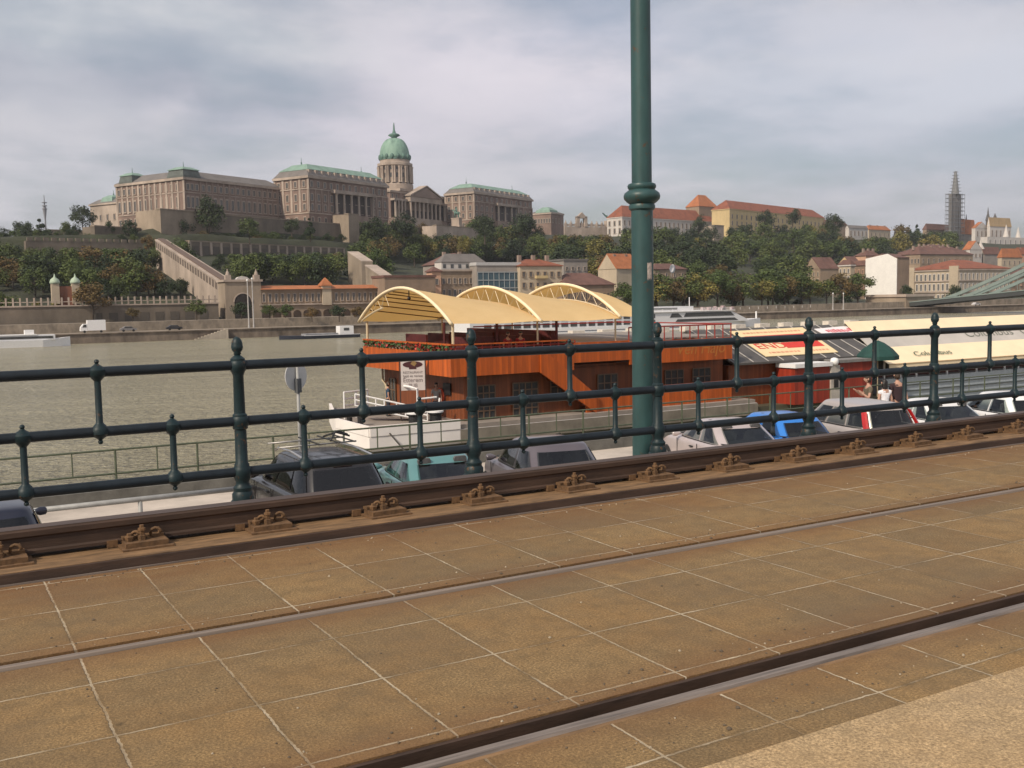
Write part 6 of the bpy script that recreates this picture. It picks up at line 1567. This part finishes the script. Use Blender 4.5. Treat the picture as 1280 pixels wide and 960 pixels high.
# ---- mast, lamp poles, vehicles
pm = at_D(58, 300, 900); t = thing('radio_mast', 'thin radio mast with a round platform beyond the hill at the left', 'mast', pm)
m = MB(); zz2 = lambda y: at_D(58, y, 900).z - pm.z
m.lathe([(.9, -10), (.6, zz2(275)), (1.5, zz2(264)), (1.5, zz2(260)), (.6, zz2(258)), (.4, zz2(250)), (.2, zz2(244))], n=10); m.build('mast_shaft', mat('mast_grey', (.22, .22, .24), .7), t)
m = MB()
for y in (262, 258, 254): m.lathe([(2.2, zz2(y)), (2.2, zz2(y) + .6)], n=12)
m.build('platform', mat('mast_grey', (.22, .22, .24)), t)
for px_, y0, lab in ((311, 352, 'pale tall pole left of the pair by the garden arch'), (317, 350, 'pale tall pole right of the pair by the garden arch'), (1041, 368, 'slim post left of the pair on the right embankment'), (1054, 368, 'slim post right of the pair on the right embankment')):
    q = at_Y(px_, 402, YS + 6); zt2 = at_Y(px_, y0, YS + 6).z
    t = thing('lamp_pole', lab, 'pole', (q.x, YS + 6, -5.5)); m = MB(); m.lathe([(.3, 0), (.22, 1), (.14, zt2 + 5.5)], n=8); m.build('shaft', mat('pale_pole', (.4, .38, .36), .6), t)
    m = MB(); m.lathe([(.12, zt2 + 5.5), (.3, zt2 + 5.8), (.25, zt2 + 6.1), (.05, zt2 + 6.2)], n=8); m.build('lamp_head', M_white, t)
def small_vehicle(name, label, cat, px_, col, kind):
    q = XY(px_, YS + 6); t = thing(name, label, cat, (q, YS + 6, -5.52))
    if kind == 'van':
        m = MB(); m.box(1.6, 0, .6, 6.2, 2.2, 3.4); m.build('cargo_box', col, t)
        m = MB(); m.prism([(-.2, .5), (1.55, .5), (1.55, 2.4), (.6, 2.4), (-.1, 1.5)], 'y', .05, 2.1); cb_ = m.build('cab', col, t)
        m = MB(); m.prism([(.3, 1.5), (1.3, 1.5), (1.3, 2.2), (.65, 2.2)], 'y', .0, .04); m.build('cab_window', M_win, cb_)
        wx = (.8, 5.0)
    else:
        m = MB(); m.prism([(0, .35), (4.3, .35), (4.25, .9), (3.5, .98), (2.9, 1.45), (1.2, 1.45), (.6, 1.0), (.02, .85)], 'y', 0, 1.7); m.build('body', col, t)
        m = MB(); m.prism([(.95, 1.0), (3.3, 1.0), (2.85, 1.38), (1.3, 1.38)], 'y', -.03, -.005); m.build('side_window', M_win, t); wx = (.8, 3.4)
    for x in wx:
        m = MB(); m.tube([(x, -.05, .33), (x, .2, .33)], .33, 12); m.build('wheel', M_tyre, t)
small_vehicle('delivery_van', 'white box van driving on the far embankment road', 'van', 101, M_white, 'van')
small_vehicle('far_car', 'dark car on the far embankment road right of the white van', 'car', 208, mat('far_dark_paint', (.02, .02, .025), .4), 'car')
small_vehicle('far_car', 'grey car on the far embankment road between van and dark car', 'car', 150, mat('far_grey_paint', (.2, .19, .19), .4), 'car')
small_vehicle('far_car', 'silver car on the embankment below the bridge', 'car', 1218, mat('far_silver_paint', (.5, .48, .47), .4), 'car')
# ================================================================ trees
def foliage(name, c0, c1, c2):
    m, nt, bs = nt_of(name)
    tc = nt.nodes.new('ShaderNodeTexCoord').outputs['Object']
    oi = nt.nodes.new('ShaderNodeObjectInfo')
    g = nt.nodes.new('ShaderNodeNewGeometry')
    f = noisef(nt, tc, .55, 3, .6)
    a = mixc(nt, oi.outputs['Random'], c0, c1)
    a = mixc(nt, ramp(nt, f, [(.42, (0, 0, 0)), (.62, (1, 1, 1))]), a, c2)
    wn = N(nt, 'ShaderNodeMath', operation='MULTIPLY_ADD'); L(nt, g.outputs['Random Per Island'], wn.inputs[0]); wn.inputs[1].default_value = .6; wn.inputs[2].default_value = .7
    vm = N(nt, 'ShaderNodeVectorMath', operation='SCALE'); L(nt, a, vm.inputs[0]); L(nt, wn.outputs[0], vm.inputs['Scale'])
    L(nt, vm.outputs[0], bs.inputs['Base Color']); bs.inputs['Roughness'].default_value = .75; bs.inputs['Specular IOR Level'].default_value = .25
    return m
M_fol = {'green': foliage('green_foliage', (.062, .090, .024), (.105, .125, .034), (.045, .072, .020)),
         'dark': foliage('dark_foliage', (.028, .046, .020), (.048, .066, .025), (.022, .036, .017)),
         'brown': foliage('autumn_foliage', (.15, .092, .034), (.12, .088, .032), (.09, .072, .026)),
         'yellow': foliage('yellowing_foliage', (.24, .19, .045), (.18, .155, .042), (.11, .115, .03))}
M_bark = mat('tree_bark', (.06, .045, .032), .95, 0, .4, 1)
def crown_mesh(seed, kind, n=2100):
    """crown of height 1 (0..1) and radius about .42 made of leaf clumps, with gaps between its limbs"""
    r = random.Random(seed); m = MB(); lobes = []
    nl = 15 if kind != 'cone' else 16
    for i in range(nl):
        a = r.uniform(0, 6.283)
        if kind == 'cone':
            z = r.uniform(.08, .92); d = (1 - z) * .26 * r.uniform(.5, 1.1); rr = .05 + .13 * (1 - z)
        else:
            z = r.uniform(.22, .86); w = math.sin(math.pi * min(1, max(.12, (z - .05) / .95))) ** .7; d = .34 * w * r.uniform(.35, 1.1); rr = r.uniform(.13, .23)
        lobes.append((Vector((d * math.cos(a), d * math.sin(a), z)), rr))
    for i in range(n):
        c, rr = r.choice(lobes)
        v = Vector((r.gauss(0, 1), r.gauss(0, 1), r.gauss(0, 1))).normalized()
        p = c + v * rr * (r.random() ** .35) * Vector((1, 1, .8)).length / 1.6
        if p.z < .04: continue
        nrm = (v + Vector((r.gauss(0, .6), r.gauss(0, .6), r.gauss(.25, .6)))).normalized()
        a = nrm.cross(Vector((r.gauss(0, 1), r.gauss(0, 1), r.gauss(0, 1)))).normalized(); b_ = nrm.cross(a)
        s = r.uniform(.016, .040); s2 = s * r.uniform(.5, 1)
        m.add([p - a * s, p - b_ * s2 * .8, p + a * s, p + b_ * s2], [(0, 1, 2, 3)])
    return m, lobes
CM = {}
def crown_data(kind, shape, i):
    k = (kind, shape, i)
    if k not in CM:
        m, lobes = crown_mesh(hash((shape, i)) % 997 if False else (i * 31 + (500 if shape == 'cone' else 0)), shape)
        me = bpy.data.meshes.new('crown'); me.from_pydata([tuple(v) for v in m.v], [], m.f); me.materials.append(M_fol[kind])
        me.normals_split_custom_set_from_vertices([tuple((v - Vector((0, 0, .45))).normalized()) for v in m.v]) if False else None
        t = MB(); t.tube([(0, 0, -.28), (.004, 0, 0), (.01, .005, .3), (0, 0, .7)], [.03, .024, .018, .006], 7)
        for c, rr in lobes[:9]:
            z0 = max(.05, c.z - .28); t.tube([(0, 0, z0), tuple(Vector((0, 0, z0)).lerp(c, .6) + Vector((0, 0, -.02))), tuple(c)], [.011, .008, .003], 5)
        mt = bpy.data.meshes.new('trunk'); mt.from_pydata([tuple(v) for v in t.v], [], t.f); mt.materials.append(M_bark)
        CM[k] = (me, mt)
    return CM[k]
def tree(name, label, p, h, kind='green', shape='round', wide=1., group=None, trunk=.12):
    me, mt = crown_data(kind, shape, rnd.randrange(6))
    t = thing(name, label, 'tree', p, rnd.uniform(0, 6.28), group)
    for nm, d in (('trunk', mt), ('crown', me)):
        o = bpy.data.objects.new(nm, d); o.scale = (h * wide, h * wide, h * (1 - trunk)); o.location = (0, 0, h * trunk); put(o, nm, t)
    return t
def drop(px, py):
    d = ray(px, py); D = 300.
    while D < 1500:
        q = CAMP + d * D
        if q.z <= ground(q.x, q.y) and q.y > 325: return q, D
        D += 2
    return None, None
KEEP = [  # picture boxes that trees nearer than the depth must not cover
    (118, 200, 236, 290, 700), (153, 262, 202, 297, 700), (176, 262, 240, 297, 700), (236, 200, 352, 285, 700), (350, 195, 490, 276, 900), (480, 150, 560, 277, 900), (545, 225, 668, 272, 900), (665, 258, 705, 280, 900),
    (690, 270, 765, 292, 1000), (755, 245, 905, 283, 1100), (885, 245, 1030, 279, 1100), (1055, 282, 1112, 296, 1200),
    (1150, 210, 1290, 288, 1300), (1200, 270, 1290, 310, 1300), (204, 300, 278, 346, 420), (250, 303, 432, 315, 600), (1003, 318, 1290, 372, 620), (1120, 308, 1290, 340, 900),
    (466, 338, 705, 392, 420), (700, 352, 770, 378, 420), (746, 318, 800, 362, 470), (815, 328, 858, 350, 480), (268, 340, 474, 402, 345), (62, 350, 104, 380, 345), (0, 374, 280, 382, 345),
    (418, 266, 440, 306, 600), (30, 297, 176, 308, 470), (250, 268, 420, 292, 620), (440, 312, 486, 346, 440), (536, 282, 600, 292, 700), (916, 340, 940, 354, 560)]
LAB = {'green': 'mid green broadleaf tree in the wood on the castle slope', 'dark': 'dark green broadleaf tree in the wood on the castle slope', 'brown': 'russet autumn tree in the wood on the castle slope', 'yellow': 'yellowing tree in the wood on the castle slope'}
REG = [((-10, 318, 205, 372), 66), ((205, 322, 262, 370), 12), ((245, 326, 475, 356), 46), ((445, 290, 560, 332), 26), ((540, 298, 720, 330), 32), ((690, 288, 800, 352), 28), ((800, 288, 1010, 384), 80), ((1000, 294, 1130, 330), 28), ((1110, 294, 1240, 318), 24), ((960, 350, 1080, 384), 12)]
# the slope's tall woodland: picture cells give where on the hillside each tree stands
pts = []
for (x0, y0, x1, y1), n in REG:
    cols = max(1, round(math.sqrt(n * (x1 - x0) / (y1 - y0) / 2.2))); rows = max(1, round(n / cols))
    for j in range(rows):
        for i in range(cols):
            pts.append((x0 + (x1 - x0) * (i + .5 + rnd.uniform(-.45, .45)) / cols, y0 + (y1 - y0) * (j + .5 + rnd.uniform(-.45, .45)) / rows))
placed = 0
for px_, py in pts:
    q, D = drop(px_, py + 6)
    if q is None: continue
    hpx = rnd.uniform(27, 44) * (1.12 if py > 340 else .95)
    h = max(8, min(22, hpx * D / F))
    hp = h * F / D; bad = False
    for x0, y0, x1, y1, dd in KEEP:
        if D < dd and px_ + hp * .36 > x0 and px_ - hp * .36 < x1 and py + 6 > y0 and py + 6 - hp < y1: 
            # lower the tree if that clears the box
            if py + 6 > y1 + 5 and (py + 6 - y1) * D / F > 5.0: h = min(h, (py + 6 - y1) * D / F); hp = h * F / D
            else: bad = True; break
    if bad: continue
    u = rnd.random(); kind = 'green' if u < .56 else ('dark' if u < .86 else ('brown' if u < .95 else 'yellow'))
    tree('tree', LAB[kind], q - Vector((0, 0, .6)), h, kind, 'round', rnd.uniform(.95, 1.25), 'trees of the wood on the castle slope', .1)
    placed += 1
print('slope trees', placed)
# trees one can tell apart
def hero(label, px_, yb, yt, D, kind='dark', shape='round', wide=1., trunk=.12, name='tree', group=None):
    p = at_D(px_, yb, D); h = (yb - yt) * D / F
    return tree(name, label, p, h, kind, shape, wide, group, trunk)
hero('tall dark tree standing against the left palace wing', 262, 299, 243, 505, 'dark', 'round', .72, .06)
hero('low dark bush left of the tall tree under the palace wing', 229, 300, 268, 500, 'dark', 'round', 1., .05)
hero('broad green tree on the terrace between the tall dark tree and the pines', 312, 300, 272, 480, 'green', 'round', 1.15, .06)
hero('dark flat crowned pine on the terrace below the tall palace block', 365, 298, 273, 500, 'dark', 'round', 1.0, .25)
hero('slim dark conifer beside the flat crowned pine', 388, 297, 271, 500, 'dark', 'cone', 1.0, .05)
hero('round dark tree on the skyline left of the annex', 104, 292, 258, 540, 'dark', 'round', 1.05, .1)
hero('dark tree on the skyline at the far left edge', 4, 306, 284, 520, 'dark', 'round', 1.2, .1)
hero('dark skyline tree second from the left edge', 24, 304, 276, 520, 'dark', 'round', .9, .1)
hero('dark skyline tree just left of the radio mast', 38, 302, 277, 520, 'dark', 'round', .9, .1)
hero('pointed dark conifer right beside the radio mast', 51, 302, 272, 520, 'dark', 'cone', 1.1, .05)
hero('greyish green bush on the crenellated wall', 84, 299, 276, 500, 'green', 'round', 1.0, .05)
hero('small dark bush on the crenellated wall next to the greyish one', 96, 300, 280, 495, 'dark', 'round', .9, .05)
hero('dark shrub in front of the annex wall, left one', 135, 299, 277, 480, 'dark', 'round', .95, .05)
hero('dark shrub in front of the annex wall, right one', 163, 299, 274, 480, 'dark', 'round', 1.0, .05)
hero('bushy dark tree left of the ramp top, below the bastion', 186, 316, 292, 440, 'brown', 'round', .9, .08)
hero('golden yellow tree in the dark wood under the statue', 581, 322, 296, 560, 'yellow', 'round', .95, .08)
hero('dark tree in front of the right brick block', 606, 300, 268, 640, 'dark', 'round', 1.1, .08)
hero('dark tree covering the right end of the brick block', 655, 300, 266, 680, 'dark', 'round', 1.2, .08)
hero('dark tree under the dome portico', 505, 302, 266, 600, 'dark', 'round', 1.1, .08)
hero('dark tree left of the dome portico', 470, 304, 270, 580, 'dark', 'round', 1.1, .08)
hero('dark tree in front of the white hill palace', 873, 294, 269, 850, 'dark', 'round', .95, .08)
hero('big dark tree at the left end of the yellow hill building', 957, 292, 261, 880, 'dark', 'round', .9, .08)
hero('single dark tree before the middle of the yellow hill building', 991, 286, 259, 930, 'dark', 'round', .85, .1)
hero('large dark tree at the right end of the yellow hill building', 1042, 296, 268, 900, 'dark', 'round', 1.0, .08)
for k in range(12):
    px_ = 2 + k * 15 + rnd.uniform(-5, 5); hero('low bush on the hill top behind the crenellated wall', px_, 309 if px_ < 40 else 303, rnd.uniform(284, 290) if px_ < 112 else 292, 468 if px_ < 110 else 476, ('dark', 'green', 'dark', 'brown')[k % 4] if k % 4 != 3 else 'green', 'round', 1.25, .02, 'bush', 'bushes behind the crenellated wall')
for k in range(15):
    px_ = 250 + k * 12.5 + rnd.uniform(-4, 4); hero('low bush along the foot of the palace terrace wall', px_, 303, 303 - rnd.uniform(7, 12), 500 + .45 * (px_ - 234), ('dark', 'green')[k % 2], 'round', 1.4, .02, 'bush', 'bushes at the palace terrace wall')
for i, px_ in enumerate((1121, 1126.5, 1136, 1146)): hero('thin dark cypress on the skyline between the red roof and the church, %s' % ('leftmost', 'second from left', 'third from left', 'rightmost')[i], px_, 292, 281 - (i % 2), 1000, 'dark', 'cone', 1.2, .02, 'cypress')
for (px_, yb, yt, kd, lab) in ((8, 402, 362, 'green', 'large green street tree at the left picture edge by the river'), (49, 401, 376, 'yellow', 'yellowish street tree left of the kiosk'), (72, 402, 378, 'yellow', 'small yellowish street tree in front of the kiosk'), (116, 401, 352, 'brown', 'tall brownish street tree in front of the terrace wall'), (166, 402, 384, 'brown', 'small rust coloured tree before the terrace wall'), (246, 401, 374, 'green', 'green street tree left of the garden gate'), (302, 402, 376, 'dark', 'dark tree right beside the garden archway'), (337, 401, 381, 'green', 'rounded tree before the left of the gallery arcade'), (357, 401, 379, 'green', 'rounded tree before the arcade, next to the first one'), (424, 402, 380, 'dark', 'narrow dark tree before the gallery turret'), (390, 402, 384, 'brown', 'small brown bush before the gallery arcade'), (448, 402, 382, 'brown', 'brown tree near the right end of the gallery')):
    hero(lab, px_, yb, yt, 311, kd, 'round', 1.15, .2, 'street_tree')
for k, (px_, hh, kd) in enumerate(((234, 13, 'dark'), (252, 15, 'brown'), (285, 12, 'green'), (300, 15, 'dark'), (322, 12, 'brown'), (343, 14, 'green'), (408, 12, 'dark'), (330, 13, 'green'))):
    hero({'dark': 'dark shrub growing along the top of the arched terrace wall', 'brown': 'brownish shrub growing along the top of the arched terrace wall', 'green': 'green shrub growing along the top of the arched terrace wall'}[kd], px_, 303, 303 - hh, 495 + .35 * (px_ - 234), kd, 'round', 1.3, .03, 'shrub', 'shrubs on the arched terrace wall')
for k in range(17):
    px_ = 790 + k * 17.5 + rnd.uniform(-5, 5)
    if px_ > 1075: break
    p = at_Y(px_, 400, 322); h = rnd.uniform(10, 15); kd = ('green', 'yellow', 'green', 'brown')[k % 4]
    tree('street_tree', {'green': 'green tree in the row along the embankment right of the pole', 'yellow': 'yellowish tree in the row along the embankment right of the pole', 'brown': 'brownish tree in the row along the embankment right of the pole'}[kd], (p.x, 322, -3.6), h, kd, 'round', 1.2, 'tree row along the far embankment', .15)
hero('big bright green tree beside the yellow waterfront house', 985, 372, 318, 520, 'green', 'round', 1.1, .06)
hero('dark tree at the foot of the blank white wall', 1133, 376, 355, 500, 'dark', 'round', 1.0, .1)
hero('dark green tree in front of the narrow cream house', 1060, 384, 354, 500, 'dark', 'round', 1.2, .08)
hero('small dark tree under the bridge deck', 1192, 384, 357, 540, 'dark', 'round', .9, .15)
hero('green tree in front of the long dark roofed house', 780, 384, 352, 360, 'green', 'round', 1.1, .1)
hero('bushy tree before the dormer house', 560, 392, 374, 350, 'green', 'round', 1.3, .1)

# ================================================================ sky and sun
SUN_EL, SAZ = R(40), math.atan2(-.95, -.30)      # direction to the sun: left of the camera and slightly behind
sd_ = Vector((-.95, -.32, 0)).normalized(); sdir = sd_ * math.cos(SUN_EL) + Vector((0, 0, math.sin(SUN_EL)))
w = bpy.data.worlds.new('World'); scene.world = w; w.use_nodes = True
nt = w.node_tree; bg = nt.nodes['Background']
sky = nt.nodes.new('ShaderNodeTexSky'); sky.sky_type = 'NISHITA'; sky.sun_disc = False; sky.sun_elevation = SUN_EL
sky.sun_rotation = math.atan2(sd_.x, sd_.y); sky.air_density = 1.2; sky.dust_density = 2.5
tc = nt.nodes.new('ShaderNodeTexCoord').outputs['Generated']
sx = nt.nodes.new('ShaderNodeSeparateXYZ'); L(nt, tc, sx.inputs[0])
# project the view direction on a flat cloud layer
zc = N(nt, 'ShaderNodeMath', operation='MAXIMUM'); L(nt, sx.outputs[2], zc.inputs[0]); zc.inputs[1].default_value = 0
za = N(nt, 'ShaderNodeMath', operation='ADD'); L(nt, zc.outputs[0], za.inputs[0]); za.inputs[1].default_value = .16
dv = N(nt, 'ShaderNodeVectorMath', operation='DIVIDE'); L(nt, tc, dv.inputs[0])
cb3 = nt.nodes.new('ShaderNodeCombineXYZ'); 
for i in range(2): L(nt, za.outputs[0], cb3.inputs[i])
cb3.inputs[2].default_value = 1.; L(nt, cb3.outputs[0], dv.inputs[1])
f1 = noisef(nt, dv.outputs[0], .95, 7, .56, (1, 1, 0)); 
mp = nt.nodes.new('ShaderNodeMapping'); mp.inputs['Location'].default_value = (3.1, 1.7, 5.); L(nt, dv.outputs[0], mp.inputs[0])
f2 = noisef(nt, mp.outputs[0], .42, 6, .55, (1, 1, 0))
cov = ramp(nt, f1, [(.30, (.35, .35, .35)), (.52, (.92, .92, .92))])
shade = ramp(nt, f2, [(.34, (5.3, 5.4, 5.9)), (.5, (6.1, 6.05, 6.5)), (.66, (7.1, 6.95, 7.35))])
shade2 = ramp(nt, f1, [(.34, (.78, .81, .86)), (.58, (1.07, 1.06, 1.06))])
cl = mixc(nt, 1., shade, shade2, 'MULTIPLY')
# a few large cloud banks at their own bearings
fz = nt.nodes.new('ShaderNodeTexNoise'); fz.inputs['Scale'].default_value = 7; fz.inputs['Detail'].default_value = 5; L(nt, tc, fz.inputs['Vector'])
wv = N(nt, 'ShaderNodeVectorMath', operation='MULTIPLY_ADD'); L(nt, fz.outputs['Color'], wv.inputs[0]); wv.inputs[1].default_value = (.13, .13, .13); L(nt, tc, wv.inputs[2])
for px_, py, wx, wy, tint in ((290, 108, .13, .035, (.85, .86, .90)), (90, 118, .12, .03, (.88, .9, .93)), (1120, 140, .3, .06, (.88, .93, .98)), (120, 35, .22, .05, (1.12, 1.14, 1.1)), (620, 100, .16, .08, (1.1, 1.06, 1.08)), (960, 40, .2, .03, (.93, .96, 1.0)), (380, 170, .12, .02, (1.06, 1.03, 1.05))):
    d0 = ray(px_, py).normalized() + Vector((.065, .065, .065))
    e1 = rt; e2 = up
    sb3 = N(nt, 'ShaderNodeVectorMath', operation='SUBTRACT'); L(nt, wv.outputs[0], sb3.inputs[0]); sb3.inputs[1].default_value = d0
    q = []
    for e, wd in ((e1, wx), (e2, wy)):
        dp = N(nt, 'ShaderNodeVectorMath', operation='DOT_PRODUCT'); L(nt, sb3.outputs[0], dp.inputs[0]); dp.inputs[1].default_value = e / wd
        pw = N(nt, 'ShaderNodeMath', operation='POWER'); ab = N(nt, 'ShaderNodeMath', operation='ABSOLUTE'); L(nt, dp.outputs['Value'], ab.inputs[0]); L(nt, ab.outputs[0], pw.inputs[0]); pw.inputs[1].default_value = 2; q.append(pw)
    ad = N(nt, 'ShaderNodeMath', operation='ADD'); L(nt, q[0].outputs[0], ad.inputs[0]); L(nt, q[1].outputs[0], ad.inputs[1])
    mr = N(nt, 'ShaderNodeMapRange', interpolation_type='SMOOTHSTEP'); L(nt, ad.outputs[0], mr.inputs[0]); mr.inputs[1].default_value = 0; mr.inputs[2].default_value = 1.6; mr.inputs[3].default_value = 1; mr.inputs[4].default_value = 0
    cl = mixc(nt, 1., cl, mixc(nt, mr.outputs[0], (1, 1, 1), tint), 'MULTIPLY')
out = mixc(nt, cov, sky.outputs[0], cl)
L(nt, out, bg.inputs[0]); bg.inputs[1].default_value = .1
sun = bpy.data.lights.new('sun', 'SUN'); sun.energy = 3.9; sun.angle = R(2.5); sun.color = (1, .88, .72)
so = bpy.data.objects.new('sun', sun); COL.objects.link(so); so.rotation_euler = sdir.to_track_quat('Z', 'Y').to_euler(); so.location = (0, 0, 60)
vs = scene.view_settings; vs.view_transform = 'Standard'; vs.look = 'None'; vs.exposure = 0.; vs.gamma = 1

# thin summer haze over the river and the hill
b = MB(); b.box(-1500, -60, -11, 2500, 2600, 190)
hz = b.build('haze', None); hz.data.materials.clear()
m = bpy.data.materials.new('haze_air'); m.use_nodes = True; nt = m.node_tree; nt.nodes.remove(nt.nodes['Principled BSDF'])
pv_ = nt.nodes.new('ShaderNodeVolumePrincipled'); pv_.inputs['Density'].default_value = .0001; pv_.inputs['Color'].default_value = (.86, .88, .93, 1); pv_.inputs['Anisotropy'].default_value = .2
L(nt, pv_.outputs[0], nt.nodes['Material Output'].inputs['Volume']); hz.data.materials.append(m); hz['kind'] = 'stuff'
